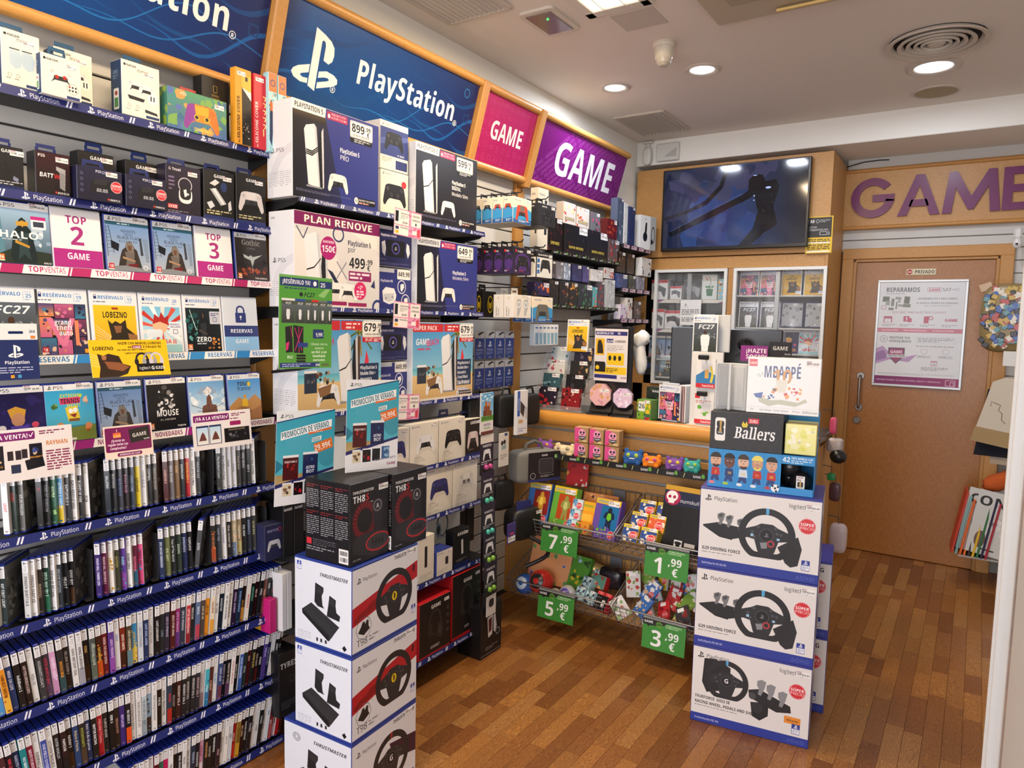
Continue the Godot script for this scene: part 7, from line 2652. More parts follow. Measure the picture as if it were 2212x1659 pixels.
func hang_zone():
	var rows := [
		["spectrum",2.073,4,-2.91,0.165,0.122,"e0d4bc",["blue and cream box with black controller, %s along upper hook","blue and cream box with coral red controller"]],
		["trex",1.833,4,-2.923,0.16,0.128,"1a1620",["dark purple T-REX controller box, %s along the middle hook",""]],
		["raptor",2.09,3,-3.148,0.16,0.11,"1d1e26",["dark navy RAPTOR controller box, %s along the far upper hook",""]],
		["black",1.828,2,-3.132,0.165,0.128,"161517",["black and white BLACKFIRE controller box, %s of two",""]],
		["bat",1.62,2,-2.905,0.11,0.13,"131212",["black box with yellow winged oval emblem, %s of two",""]],
		["madrid",1.62,2,-2.93,0.16,0.112,"dcd6ca",["white stand box with football crest, %s of two",""]],
		["spectrum_camo",1.6,2,-3.125,0.2,0.13,"e0d4bc",["blue box with a grey camouflage controller, %s of two",""]]]
	var ordw := ["nearest the wall","second from the wall","third from the wall","outermost"]
	for r in rows:
		var k: String = r[0]
		var n: int = r[2]
		var x1 := 0.2 if k == "bat" else 0.38
		for i in n:
			var kk := "spectrum_red" if k == "spectrum" and i >= 2 else k
			var w: float = r[4] * 1000
			var h: float = r[5] * 1000
			var f := {"f": art("h" + kk,w,h,1.6,hung_print.bind(kk,w,h))}
			var side := "madrid_side" if k == "madrid" else kk
			f.l = art("hs" + side,60,h,1.6,hung_print.bind(side,60.0,h)) if k != "bat" else f.f
			var lab: String = r[7][0] % (ordw[i] if n == 4 else ["nearest the wall","middle one","outermost"][i] if n == 3 else ["inner one","outer one"][i])
			if kk == "spectrum_red":
				lab = r[7][1] + (", outermost on upper hook" if i == 3 else ", third along upper hook")
			var o := lw("controller_box",lab,"box",x1 - (n - 1 - i) * 0.0605,r[1],r[3],Vector3(r[4],r[5],0.058),f,mat(r[6],0.4),90,"boxed controllers on hooks")
			tab(o,0.06,0.035,r[5],-0.02,"1c1c1e" if k != "madrid" else "e4e0d8")
			if i == n - 1 and k != "bat":
				price(o,r[4] * 0.34,r[5] * 0.88,0.029,"29,99",0.034)
	for q in [[2.225,-2.91,"upper"],[1.99,-2.923,"middle"],[2.23,-3.148,"far upper"],[1.985,-3.132,"far middle"],[1.77,-2.93,"lower"]]:
		hook(0,0.37,q[0],q[1],"black display hook, %s one past the consoles" % q[2])
	var gc := art("giftcard",86,150,1.6,func():
		rect(0,0,86,150,"2a4490")
		rect(0,0,86,38,"d4d4d2")
		pslogo(26,52,34,"e8ecf4")
		pstxt(16,104,13,"e8ecf4")
		fine(14,112,58,3,6,"a8b4dc",0.35)
		rect(34,138,6,6,"d8d8e0")
		rect(46,138,6,6,"d8d8e0"))
	var s := st()
	tube(s,[Vector3(0,0,-0.03),Vector3(0.0,0.008,0.0),Vector3(0.0,0.012,0.03)],0.002,6)
	tube(s,[Vector3(-0.012,0,0.004),Vector3(0.012,0.014,0.012)],0.004,6)
	var clip_m := done(s,mat("141414",0.4))
	for j in 2:
		for i in 4:
			var o := thing("gift_card","blue hanging gift card with white mark, %s in the %s row" % [NUMW[i],["upper","lower"][j]],"gift card",Vector3(0.06,1.473 - j * 0.16,-3.015 - i * 0.095),90,"gift cards on the slat wall",cached("gc",func(): return plate_mesh(gc,0.086,0.148,0.004,mat("e0e0e0"),0.35)))
			part("card_hook",clip_m,o,Vector3(0,0.055,0.0))
	# clip strip of thumb grip cards at the shelf end
	s = st()
	bbox(s,Vector3(0.016,1.06,0.003),0.001,Vector3(0,0,0))
	thing("clip_strip","long dark clip strip carrying the thumb grip cards","strip",Vector3(0.388,0.75,-2.615),90,"",done(s,mat("2a1a1a",0.4)))
	var mk := art("blocks",100,190,1.6,func():
		grad(0,0,100,120,"58a4d8","9cc8e4")
		for i in 10:
			rect((i * 37) % 90,6 + (i * 23) % 30,16,6,"d8ecf4")
		rect(0,106,100,24,"5a9a30")
		for q in [[22,60,50,46,"8a4a2c"],[30,40,18,22,"b8642c"],[56,44,18,20,"c87a38"],[16,80,24,26,"6a3a24"],[60,84,26,24,"7a4a2a"]]:
			rect(q[0],q[1],q[2],q[3],q[4])
		txt("MINECRAFT",50,122,16,"3a3a38",{"al": "c","fw": 84})
		rect(0,130,100,46,"e2dedc")
		txt("KONTROL",50,152,15,"5a3a8a",{"al": "c","fw": 58})
		txt("FREEK",50,168,15,"6aa030",{"al": "c","fw": 50})
		rect(0,176,100,14,"6a3028"))
	thing("accessory_card","KONTROL FREEK card with a blue sky block world print, top of the clip strip","card",Vector3(0.402,1.18,-2.612),92,"",plate_mesh(mk,0.1,0.19,0.01,mat("d8d4d0")))
	for i in 5:
		var c: String = ["c04a8a","50b8a0","48b8a8","80b040","78a838"][i]
		var ga := art("grip" + c,108,160,1.4,func():
			grad(0,0,108,160,"2a2440","1c1a1e")
			if i == 0:
				rect(0,0,108,34,"e4dcd0")
			txt(["THUMBSTICKS","THUMB GRIPS","THUMBSTICKS","THUMBSTICKS","THUMBSTICKS"][i],54,50,14,"f0f0f0",{"al": "c","fw": 72})
			pad(22,58,66,"e8e8ea","2a2a2e")
			fine(10,106,88,2,8,"c0bec8",0.5))
		var o := thing("thumb_grip_card","dark thumb grip card with a white controller, %s down the clip strip, %s grips" % [NUMW[i],["pink","teal","mint","green","lime green"][i]],"card",Vector3(0.402 + i * 0.003,[0.988,0.83,0.68,0.545,0.4][i],-2.62 - i * 0.008),92,"thumb grip cards",plate_mesh(ga,0.108,[0.185,0.158,0.165,0.172,0.185][i],0.003,mat("1c1a1e")))
		for x in [-0.012,0.022]:
			var b := st()
			lathe(b,[Vector2(0,0.008),Vector2(0.01,0.006),Vector2(0.012,0),Vector2(0.012,-0.006)],14,Transform3D(Basis(Vector3.RIGHT,PI / 2),Vector3.ZERO))
			part("grip",done(b,mat(c,0.5)),o,Vector3(x,-0.058,0.009))
	thing("accessory_card","white card with a dark speaker print near the foot of the clip strip","card",Vector3(0.41,0.272,-2.668),92,"",plate_mesh(art("wspk",80,130,1.2,func():
		rect(0,0,80,130,"dcd8d4")
		rect(8,10,40,12,"c0a040")
		rr(20,50,42,40,14,"2a2630")),0.08,0.13,0.004,mat("dcd8d4")))
	thing("floor_box","tall black box with a white chair print standing on the floor","box",Vector3(0.33,0,-2.69),90,"",carton_mesh(0.17,0.25,0.14,{"f": art("chairbox",170,250,1.4,func():
		rect(0,0,170,250,"171415")
		poly([50,60,96,50,92,150,60,160],"d8d6d4")
		poly([60,70,88,64,86,130,64,138],"5a2a28")
		poly([100,60,116,50,130,120,118,150,104,140],"c8c8ca")
		ring(140,150,18,5,"8a8a8c")
		fine(40,204,100,2,9,"8a8886")
		rect(0,236,170,6,"5a5a5c"))},mat("151314",0.4)))
	thing("floor_box","black GAME box behind the tall black box on the floor","box",Vector3(0.2,0,-2.86),90,"",carton_mesh(0.12,0.3,0.14,{"f": art("fgame",120,300,1.0,func():
		rect(0,0,120,300,"1a191b")
		txt("GAME",20,40,24,"d8d8d8"))},mat("1a191b",0.4)))
	# soft cases
	for q in [[0.26,1.145,-2.98,0.075,0.085,"141313","black hard case hanging right of the block world card"],[0.22,1.16,-2.78,0.075,0.07,"151414","black hard case hanging left of the block world card"],[0.24,0.7,-2.99,0.07,0.075,"1c1b1c","dark hard case hanging below the grey travel case"],[0.24,1.13,-3.24,0.06,0.085,"141313","black hard case behind the screen protector box"]]:
		s = st()
		blob_mesh(s,Vector3.ZERO,Vector3(q[3],q[4],0.035),0.35,24,12)
		var o := thing("hard_case",q[6],"case",Vector3(q[0],q[1],q[2]),80,"black hard cases on hooks",done(s,mat(q[5],0.6)))
		s = st()
		tube(s,[Vector3(-0.03,q[4],0),Vector3(-0.02,q[4] + 0.03,0),Vector3(0.02,q[4] + 0.03,0),Vector3(0.03,q[4],0)],0.006,8)
		part("handle",done(s,mat(q[5],0.6)),o)
	var tr := thing("travel_case","grey fabric travel case with dark printed sleeve and carry handle","case",Vector3(0.33,0.845,-3.15),66)
	s = st()
	blob_mesh(s,Vector3.ZERO,Vector3(0.135,0.085,0.06),0.3,28,14)
	part("shell",done(s,mat("77756f",0.9)),tr)
	var ta := art("sleeve_print",210,160,1.5,func():
		rect(0,0,210,160,"231d20")
		frame(66,34,96,84,14,4,"6a666a")
		rr(72,40,84,72,10,"3a363a")
		txt("GAME",84,22,14,"e8e8e8")
		ring(30,126,17,2,"c8c8c8")
		rect(0,146,210,14,"2c3270")
		fine(80,126,90,2,7,"a8a4a8"))
	part("sleeve",plate_mesh(ta,0.205,0.155,0.004,mat("231d20"),0.35),tr,Vector3(0.03,0,0.062))
	s = st()
	tube(s,[Vector3(-0.06,0.075,0),Vector3(-0.045,0.115,0),Vector3(0,0.128,0),Vector3(0.045,0.115,0),Vector3(0.06,0.075,0)],0.009,10)
	part("handle",done(s,mat("5f5d58",0.8)),tr)
	price(tr,0.11,0.05,0.065,"29,99",0.034)
	var vr := thing("hard_case","black rounded case with blue tab low on the hooks","case",Vector3(0.34,0.56,-3.04),75,"")
	s = st()
	blob_mesh(s,Vector3.ZERO,Vector3(0.1,0.085,0.06),0.5,26,14)
	part("shell",done(s,mat("161517",0.45)),vr)
	P("hang_tab",Vector3(0.1,0.05,0.004),Vector3(-0.02,0.1,0.03),mat("232a6a",0.5),vr,0.001)
	price(vr,0.06,0.06,0.062,"19,99",0.04)
	s = st()
	var loop := []
	for i in 14:
		loop.append(Vector3(0.4 + 0.085 * sin(i * 0.26),0.5 - i * 0.0125,-3.02 - 0.05 * sin(i * 0.24)))
	tube(s,loop,0.011,8)
	thing("cable_loop","thick black cable loop hanging beside the baskets","cable",Vector3.ZERO,0,"",done(s,mat("161516",0.35)))
	lw("hang_card","small purple and white tagged card in front of black rounded case","card",0.42,0.52,-2.82,Vector3(0.07,0.1,0.006),{"f": art("ptag",70,100,1.5,func():
		rect(0,0,70,100,"43307c")
		rect(20,48,34,10,"d83068")
		price_tag(2,66,66,"9,99"))},mat("43307c"))
	lw("earphone_card","white hanging card with dark earphones beside the clip strip","card",0.31,0.875,-2.9,Vector3(0.085,0.17,0.006),{"f": art("earp",85,170,1.4,func():
		rect(0,0,85,170,"dcd8d0")
		rect(44,0,26,16,"2a4480")
		for q in [[24,50],[46,46],[30,74],[50,72]]:
			ell(q[0],q[1],11,12,"26282e" if q[1] < 60 else "8aa8a8")
		fine(10,110,60,3,9,"8a8680"))},mat("dcd8d0"))
	lw("screen_protector_box","white and blue slim protector box hanging in front of a black case","box",0.35,1.03,-3.0,Vector3(0.1,0.225,0.02),{"f": art("protect",100,225,1.5,func():
		rect(0,0,100,225,"dcdcda")
		rect(0,0,26,130,"2a5aa8")
		txt("BLACKFIRE",18,100,12,"e8eef8",{"rot": -90})
		poly([30,50,74,84,62,140,30,110],"2e3032")
		poly([74,84,96,90,96,150,80,150],"b0b4b8")
		rect(16,150,40,18,"c8a070")
		txt("TEMPERED GLASS",50,200,9,"4a5a9a",{"al": "c","fw": 74})
		fine(20,206,60,1,8,"4a5a9a"))},mat("dcdcda"))
func card_shelves():
	var gs := art("strip_g",1000,26,1.2,func():
		rect(0,0,1000,26,"191818")
		for i in 8:
			txt("GAME",20 + i * 125,18,13,"e8e8e8")
			for a in 8:
				poly([-4,0,0,-11,4,0],["5a9a38","6aaa40"][a % 2],66 + i * 125 + cos(a * 0.8) * 5,13 + sin(a * 0.8) * 4)
			poly([100,22,103,22,109,4,106,4],"d8d890",i * 125.0))
	shelf("black card game shelf with GAME strip, upper one beyond the wooden post",2.0,0.205,-3.5,-4.43,gs,0.0,0.012,0.02)
	shelf("black card game shelf with GAME strip, lower one beyond the wooden post",1.694,0.205,-3.5,-4.4,gs,0.0,0.012,0.02)
	var hs := art("strip_h",400,26,1.2,func():
		rect(0,0,400,26,"3a2030")
		for i in 4:
			poly([12,23,84,23,90,3,18,3],"c8b0b8",i * 100.0)
			fine(24 + i * 100,9,54,1,12,"7a3050"))
	for q in [[2.128,"upper"],[1.832,"middle"],[1.622,"lower"]]:
		shelf("dark shelf with plum label strip in the far corner, %s one" % q[0 + 1],q[0],0.21,-4.43,-4.93,hs,0.0,0.014,0.03)
	var pk := func(cols: Array,w: float,h: float,t: String):
		blobs_bg(w,h,cols[0],cols)
		if t:
			rect(w * .1,h * .68,w * .8,h * .16,K(cols[0]).darkened(0.3))
			txt(t,w / 2,h * .8,h * .13,"d8c050",{"al": "c","fw": w * .64})
		price_tag(w * .62,2,w * .36,"24,99")
	var items := [
		["arkhive_box","tall white ARKHIVE box at the start of upper card game shelf",0.2,2.008,-3.4,0.11,0.33,["dcd4c4"],""],
		["card_game_box","dark red card box behind the tall white box",0.2,2.008,-3.54,0.16,0.19,["1d1616","5a1c1c","3a2020"],"SUPER HEROES"],
		["card_game_box","large black SUPER HEROES card box, left of the pair",0.2,2.008,-3.795,0.29,0.175,["1c1b1d","2c2e34","4a2020"],"SUPER HEROES"],
		["card_game_box","large black SUPER HEROES card box, right of the pair",0.2,2.008,-4.085,0.28,0.175,["1c1b1d","2c2e34","4a2020"],"SUPER HEROES"],
		["card_game_box","grey and red card box at the end of upper card game shelf",0.2,2.008,-4.32,0.16,0.15,["5a4a4a","a03030","8a8888"],""],
		["card_pack_box","red and white round emblem box above black boxes, left one",0.19,2.184,-3.72,0.15,0.125,["d8d0c8","c0281c","d87030","e8d8a0"],"SUPER HEROES"],
		["card_pack_box","red and white round emblem box above black boxes, right one",0.19,2.184,-3.89,0.16,0.12,["d8d0c8","c0281c","d87030","e8d8a0"],"SUPER HEROES"],
		["card_pack_box","grey and pink card pack above the black boxes",0.19,2.184,-4.06,0.12,0.115,["6a6a70","c84a70","3a3a40"],""],
		["card_pack_box","dark red flame card box above the grey and red box",0.2,2.16,-4.29,0.17,0.125,["5a1210","c05020","a02a18"],""],
		["card_pack_box","purple and orange flame box at the start of lower shelf",0.2,1.75,-3.41,0.16,0.075,["2c2250","6a3a80","d86a30"],""],
		["card_pack_box","black card box with a brown figure on lower shelf",0.2,1.702,-3.54,0.11,0.14,["1c1a1a","4a3420"],""],
		["card_pack_box","black card box with a red spotted print on lower shelf",0.2,1.702,-3.66,0.11,0.14,["1c1a1a","6a2a20","8a6a50"],""],
		["card_pack_box","black card box with an orange beast on lower shelf",0.2,1.702,-3.775,0.11,0.14,["1c1a1a","c07828","d89830"],""],
		["card_pack_box","dark blue green crowded card box on lower shelf",0.2,1.702,-3.93,0.19,0.14,["22262e","3a6a40","5a4a70","308050"],""],
		["card_pack_box","slim teal and orange pack on the lower card shelf",0.2,1.702,-4.065,0.06,0.13,["58a0a8","d86a30"],""],
		["card_pack_box","dark red dotted pack near the end of the lower card shelf",0.2,1.702,-4.15,0.09,0.17,["4a4048","a83038","6a5a5a"],""],
		["clear_figure_box","clear plastic cased grey figure at the end of lower card shelf",0.2,1.702,-4.29,0.13,0.19,["b8b8b8","8a8c90","d8d8d8"],""],
		["card_pack","dark grey foil pack hung above the lower card shelf, first one",0.19,1.855,-3.53,0.08,0.1,["4a4248","6a6468"],""],
		["card_pack","grey foil pack hung above the lower card shelf, second one",0.19,1.855,-3.62,0.08,0.1,["7a7880","a8a8b0"],""],
		["card_pack","silver blue foil pack hung above the lower card shelf, third one",0.19,1.855,-3.71,0.08,0.1,["8a94a8","d0d8e4"],""],
		["card_pack","navy slim box hung above the lower card shelf",0.19,1.855,-3.83,0.12,0.1,["2a2e5a","3a3e70"],""],
		["card_pack","purple slim box hung above the lower card shelf",0.19,1.855,-3.95,0.08,0.1,["4a4478","5a5490"],""],
		["card_pack","white small boxes bundle above the lower card shelf",0.19,1.87,-4.1,0.17,0.075,["d8d4d0","b8b4b0","e8e4e0"],""],
		["card_pack","red ended white box above the clear cased figure",0.19,1.9,-4.28,0.14,0.07,["d0ccc8","c03030"],""],
		["tall_book","tall grey blue book standing in the far corner, first of three",0.2,2.14,-4.4,0.1,0.3,["4a5468","8a94a4","2a3040"],""],
		["tall_book","tall white edged book standing in the far corner, second of three",0.2,2.14,-4.49,0.06,0.28,["d0d0ce","a8a8aa"],""],
		["tall_book","tall navy plum book standing in the far corner, third of three",0.2,2.14,-4.59,0.1,0.27,["23305a","5a3a50","1c2440"],""],
		["headset_box","white and grey headset box leaning beside the television",0.22,2.14,-4.83,0.2,0.24,["d4d4d2"],""],
		["figure_box","dark brown figure box on the middle corner shelf, first one",0.2,1.95,-4.44,0.13,0.14,["2c2420","5a3a2a","7a5a48"],""],
		["figure_box","dark brown figure box on the middle corner shelf, second one",0.2,1.95,-4.6,0.12,0.14,["302826","6a5040"],""],
		["speaker_box","white box with four dark speakers on middle corner shelf",0.22,1.95,-4.83,0.17,0.13,["d0ceca","1e1e20","2a2a2c"],""],
		["toy_box","blue violet toy box low on the middle corner shelf, first one",0.2,1.843,-4.46,0.18,0.1,["2e3a6a","6a4a8a","4a6ab0"],""],
		["toy_box","dark green figure box low on the middle corner shelf, second one",0.2,1.843,-4.63,0.12,0.1,["3a3a30","6a6a4a"],""],
		["toy_box","clear grey boxed toy at the right end of the middle corner shelf",0.2,1.843,-4.79,0.12,0.1,["8a8a98","5a5a6a"],""],
		["toy_pack","white and purple box on the lower corner shelf",0.21,1.636,-4.48,0.1,0.1,["d8d0d8","a868b0"],""],
		["toy_pack","white and orange card of red disc toys on the lower corner shelf",0.2,1.636,-4.6,0.1,0.15,["e0d8d0","d8602a","b03030","2a2424"],""],
		["toy_pack","brown clear packed figures on the lower corner shelf",0.2,1.636,-4.74,0.12,0.13,["4a3a34","7a5a4a","a89890"],""]]
	for q in items:
		var w: float = q[5] * 1000
		var h: float = q[6] * 1000
		var a := art("cs" + q[1],w,h,0.9,pk.bind(q[7],w,h,q[8]))
		if q[0] == "arkhive_box":
			a = art("arkhive",110,330,1.0,func():
				rect(0,0,110,330,"dcd4c4")
				txt("ARKHIVE",10,40,16,"2a2a28",{"fw": 60,"b": 0})
				rect(70,60,26,190,"2a3438"))
		elif q[0] == "headset_box":
			a = art("whead",200,240,1.0,func():
				rect(0,0,200,240,"d8d8d6")
				pslogo(60,16,14,"2a2a2c")
				poly([66,50,86,48,84,110,74,150,58,120],"1c1c1e")
				ell(66,150,26,34,"1a1a1c")
				rect(128,0,72,240,"a8a8a6")
				fill([circ(164,130,24,60),circ(164,130,18,50)],"1a1a1c")
				ell(150,180,12,20,"1a1a1c"))
		var o := lw(q[0],q[1],"box" if q[0] != "tall_book" else "book",q[2],q[3],q[4],Vector3(q[5],q[6],0.05),{"f": a,"l": a} if q[0] == "arkhive_box" else {"f": a},mat(q[7][0],0.4),78.0 if q[0] == "headset_box" else 90.0,"boxes on the card game shelves",0.3)
		if q[0] == "card_pack":
			var hk := st()
			tube(hk,[Vector3(0,q[6] - 0.006,-0.16),Vector3(0,q[6] - 0.006,0.03)],0.002,6)
			part("hook",done(hk,mat("161616",0.4)),o)
	# clear blister packs with blue cards under the lower shelf
	for i in 6:
		lw("blister_pack","clear and pale blue blister pack in a row, %s from the left" % NUMW[i],"pack",0.27 - i * 0.004,1.475,-3.25 - i * 0.048,Vector3(0.05,0.115,0.03),{"f": art("blis%d" % (i % 2),50,115,1.4,func():
			rect(0,0,50,115,"dce0e2")
			rect(8,46,34,64,"8ab4cc" if i % 2 else "7aa0b8")
			rect(12,14,24,8,"4a6a9a")
			line([Vector2(6,10),Vector2(16,108)],3,"f4f6f8"))},mat("c8d4da",0.15),84.0,"blister packs in a row",0.15)
# ------------------------------------------------------------------ counter,baskets and what is on and in them
func counter():
	var c := thing("shop_counter","oak slatted shop counter with dark worktop and rounded wooden edge","counter",Vector3(0,0,-3.4))
	var wd := wood_mat(3,"a3743c","cfa066",1)
	for q in [[0.0,0.36],[0.375,0.775],[0.79,0.925],[0.94,1.0],[1.012,1.06]]:
		P("slat_board",Vector3(1.66,q[1] - q[0],0.018),Vector3(0.85,(q[0] + q[1]) / 2,-0.009),wd,c,0.003)
	for y in [0.367,0.783,0.933,1.006]:
		P("metal_channel",Vector3(1.66,0.016,0.006),Vector3(0.85,y,-0.014),mat("b8bcc0",0.3,0.8),c,0.001)
	P("end_panel",Vector3(0.02,1.05,0.42),Vector3(1.67,0.525,-0.21),wd,c)
	P("worktop",Vector3(1.68,0.03,0.4),Vector3(0.85,1.09,-0.2),mat("232120",0.3),c,0.004)
	var s := st()
	var prof := []
	for i in 11:
		var a := -PI / 2 + PI * i / 10
		prof.append(Vector2(0.0 + cos(a) * 0.045,1.068 + sin(a) * 0.04))
	for i in 10:
		var q := []
		for e in [[i,0.02],[i,1.69],[i + 1,1.69],[i + 1,0.02]]:
			var v: Vector2 = prof[e[0]]
			q.append([Vector3(e[1],v.y,v.x),Vector3(0,v.y - 1.068,v.x).normalized()])
		smooth_quad(s,q[0],q[1],q[2],q[3])
	bbox(s,Vector3(1.67,0.08,0.02),0.002,Vector3(0.855,1.068,-0.01))
	part("rounded_edge",done(s,wood_mat(5,"c08030","dda04c",0,0.2,0.3)),c)
	# shelf with the GAME strip
	var sh := thing("display_shelf","black shelf with GAME strip of plush toys on the counter front","shelf",Vector3(0.76,0.89,-3.3))
	P("board",Vector3(1.06,0.01,0.18),Vector3(0,0.0,-0.005),mat("1a1919",0.5),sh)
	part("label_strip",plate_mesh(arts["strip_g"],1.06,0.032,0.003,mat("191818")),sh,Vector3(0,0.002,0.087))
	for q in [[0.325,"8a4aa0","e8b830","purple plush monster with yellow eyes, left end of the counter shelf",0.046,0.045],[0.45,"dcc8a0","b8a888","cream plush monster with big round eyes on the counter shelf",0.066,0.038],[0.845,"2a5a9a","b8d040","blue mottled plush monster with green eyes on the counter shelf",0.054,0.05],[0.945,"e8801c","d04a80","orange and pink plush monster on the counter shelf",0.05,0.04],[1.063,"7a4a98","e8c830","purple plush monster with yellow eyes, right part of the counter shelf",0.048,0.042],[1.15,"3aa098","a8d040","teal plush monster with pink grin, right end of the counter shelf",0.042,0.042]]:
		plush(Vector3(q[0],0.896,-3.28),q[1],q[2],q[3],q[4],q[5])
	var fa := art("fugg",80,80,1.6,func():
		rect(0,0,80,80,"b08a5a")
		poly([0,0,36,0,20,80,0,80],"e04a90")
		ell(44,30,22,22,"f0a0c0")
		ell(36,26,6,7,"2a2440")
		ell(54,26,6,7,"2a2440")
		rect(36,36,18,4,"3a2020")
		poly([22,46,66,46,66,58,44,68,22,58],"1c1a20")
		txt("Fuggler",44,57,11,"f0e8f0",{"al": "c"})
		rect(8,68,18,8,"c83050")
		rect(48,66,24,9,"d8c890"))
	for j in 2:
		for i in 3:
			thing("mystery_box","pink and kraft mystery box with a monster face, %s of %s row" % [["left","middle","right"][i],["lower","upper"][j]],"box",Vector3(0.56 + i * 0.088,0.896 + j * 0.083,-3.275),4,"mystery boxes on the counter shelf",cached("fugg",func(): return carton_mesh(0.078,0.08,0.06,{"f": fa},mat("b08a5a"))))
	baskets()
	on_counter()
func plush(at: Vector3,hex: String,eye: String,label: String,w: float,h: float):
	var o := thing("plush_toy",label,"plush toy",at,6,"plush monsters on the counter shelf")
	var m := mat(hex,0.95)
	var s := st()
	blob_mesh(s,Vector3(0,h * 0.62,0),Vector3(w,h * 0.7,w * 0.55),0.75,22,14,Basis.IDENTITY,0.12,int(w * 9000))
	part("body",done(s,m),o)
	for x in [-1,1]:
		s = st()
		blob_mesh(s,Vector3.ZERO,Vector3(w * 0.24,h * 0.34,w * 0.16),0.8,12,8)
		part("ear",done(s,m),o,Vector3(x * w * 0.66,h * 1.28,0),Vector3(0,0,-x * 24))
		s = st()
		blob_mesh(s,Vector3.ZERO,Vector3(w * 0.26,h * 0.3,w * 0.26),0.8,12,8)
		part("foot",done(s,m),o,Vector3(x * w * 0.55,h * 0.2,w * 0.4))
		s = st()
		blob_mesh(s,Vector3.ZERO,Vector3(w * 0.2,w * 0.2,w * 0.1),1.0,14,8)
		part("eye",done(s,mat(eye,0.3)),o,Vector3(x * w * 0.38,h * 0.98,w * 0.46))
		P("pupil",Vector3(w * 0.16,w * 0.04,w * 0.03),Vector3(x * w * 0.38,h * 0.98,w * 0.57),mat("201a18"),o,0.0005)
	P("mouth",Vector3(w * 0.5,w * 0.1,w * 0.04),Vector3(0,h * 0.68,w * 0.54),mat("e8e0d0"),o,0.001)
func basket(label: String,x0: float,x1: float,yf: float,yb: float,y0: float,zf: float):
	var o := thing("wire_basket",label,"basket",Vector3(x0,y0,zf),0,"wire baskets on the counter")
	var m := mat("8c8a88",0.4,0.6)
	var w := x1 - x0
	var d := -3.385 - zf
	var hf := yf - y0
	var hb := yb - y0
	var s := st()
	tube(s,[Vector3(0,hf,0),Vector3(w,hf,0),Vector3(w,hb,d),Vector3(0,hb,d),Vector3(0,hf,0)],0.004,6)
	part("rim",done(s,m),o)
	var lip := 0.02
	var wall := func(a: Vector3,b: Vector3,c: Vector3,e: Vector3,called: String,n: int,k: int):
		var t := st()
		for i in n + 1:
			var u := float(i) / n
			tube(t,[a.lerp(b,u),e.lerp(c,u)],0.0016,5,false)
		for j in k + 1:
			var u := float(j) / k
			tube(t,[a.lerp(e,u),b.lerp(c,u)],0.0016,5,false)
		part(called,done(t,m),o)
	var fl := Vector3(lip,0,-lip)
	var frr := Vector3(w - lip,0,-lip)
	var bl := Vector3(lip,0,d)
	var br := Vector3(w - lip,0,d)
	wall.call(fl,frr,Vector3(w,hf,0),Vector3(0,hf,0),"front_wires",int(w / 0.034),4)
	wall.call(bl,br,Vector3(w,hb,d),Vector3(0,hb,d),"back_wires",int(w / 0.034),4)
	wall.call(fl,bl,Vector3(0,hb,d),Vector3(0,hf,0),"side_wires",9,4)
	wall.call(frr,br,Vector3(w,hb,d),Vector3(w,hf,0),"side_wires",9,4)
	wall.call(fl,frr,br,bl,"floor_wires",int(w / 0.05),7)
	P("hanger_plate",Vector3(0.07,0.06,0.004),Vector3(w * 0.8,hb - 0.03,d + 0.004),mat("7c8086",0.4,0.4),o)
func price_sign(n: String,at: Vector3,w := 0.21):
	var a := art("ps" + n,210,140,1.5,func():
		rect(0,0,210,140,"3c8a34")
		poly([0,0,80,0,118,8,90,28,40,30,26,38,22,30,0,30],"1a1a18")
		rect(0,0,210,6,"1a1a18")
		txt("GAME",6,21,16,"f0f0f0",{"fw": 44})
		for k in 14:
			var g := k * 0.449
			poly([cos(g - 0.3) * 10,sin(g - 0.3) * 8,cos(g) * 19,sin(g) * 16,cos(g + 0.3) * 10,sin(g + 0.3) * 8],["6aa030","b8c838"][k % 2],80,20)
		ell(80,20,13,10,"4a8a2a")
		txt("GEEK",80,24,11,"1a2a10",{"al": "c","fw": 22})
		txt("TU MERCHANDISING",112,18,9,"d0e4c0",{"fw": 78})
		txt("FAVORITO GEEK",112,27,9,"d0e4c0",{"fw": 62})
		txt(n,70,122,102,"f0f0ee",{"al": "c"})
		txt(",99",112,78,48,"f0f0ee")
		txt("€",134,124,52,"f0f0ee"))
	var o := thing("price_sign","green price sign clipped to the %s wire basket" % {"7": "upper left","1": "upper right","5": "lower left","3": "lower right"}[n],"sign",at,0,"green basket price signs",plate_mesh(a,w,0.14,0.003,mat("2c2c28")))
	o.rotation_degrees.x = -6
	P("holder",Vector3(w,0.008,0.01),Vector3(0,0.072,-0.002),mat("8a8a88",0.4),o,0.001)
func toy(label: String,key: String,at: Vector3,size: Vector3,lean: float,yaw: float,draw: Callable,hex: String,cat := "toy box",group := "toys in the wire baskets",sticker := "",roll := 0.0):
	var w := size.x * 1000
	var h := size.y * 1000
	var a := art("toy" + key,w,h,1.5,draw.bind(w,h))
	var o := thing(cat.replace(" ","_"),label,cat,at,0,group,cached("toy" + key + str(size),func(): return carton_mesh(size.x,size.y,size.z,{"f": a,"l": a},mat(hex,0.4),0.0015,0.35)))
	o.basis = Basis.from_euler(Vector3(deg_to_rad(lean),deg_to_rad(yaw),deg_to_rad(roll)),EULER_ORDER_YXZ)
	if sticker:
		price(o,size.x * 0.22,size.y * 0.9,size.z / 2,sticker,size.x * 0.42)
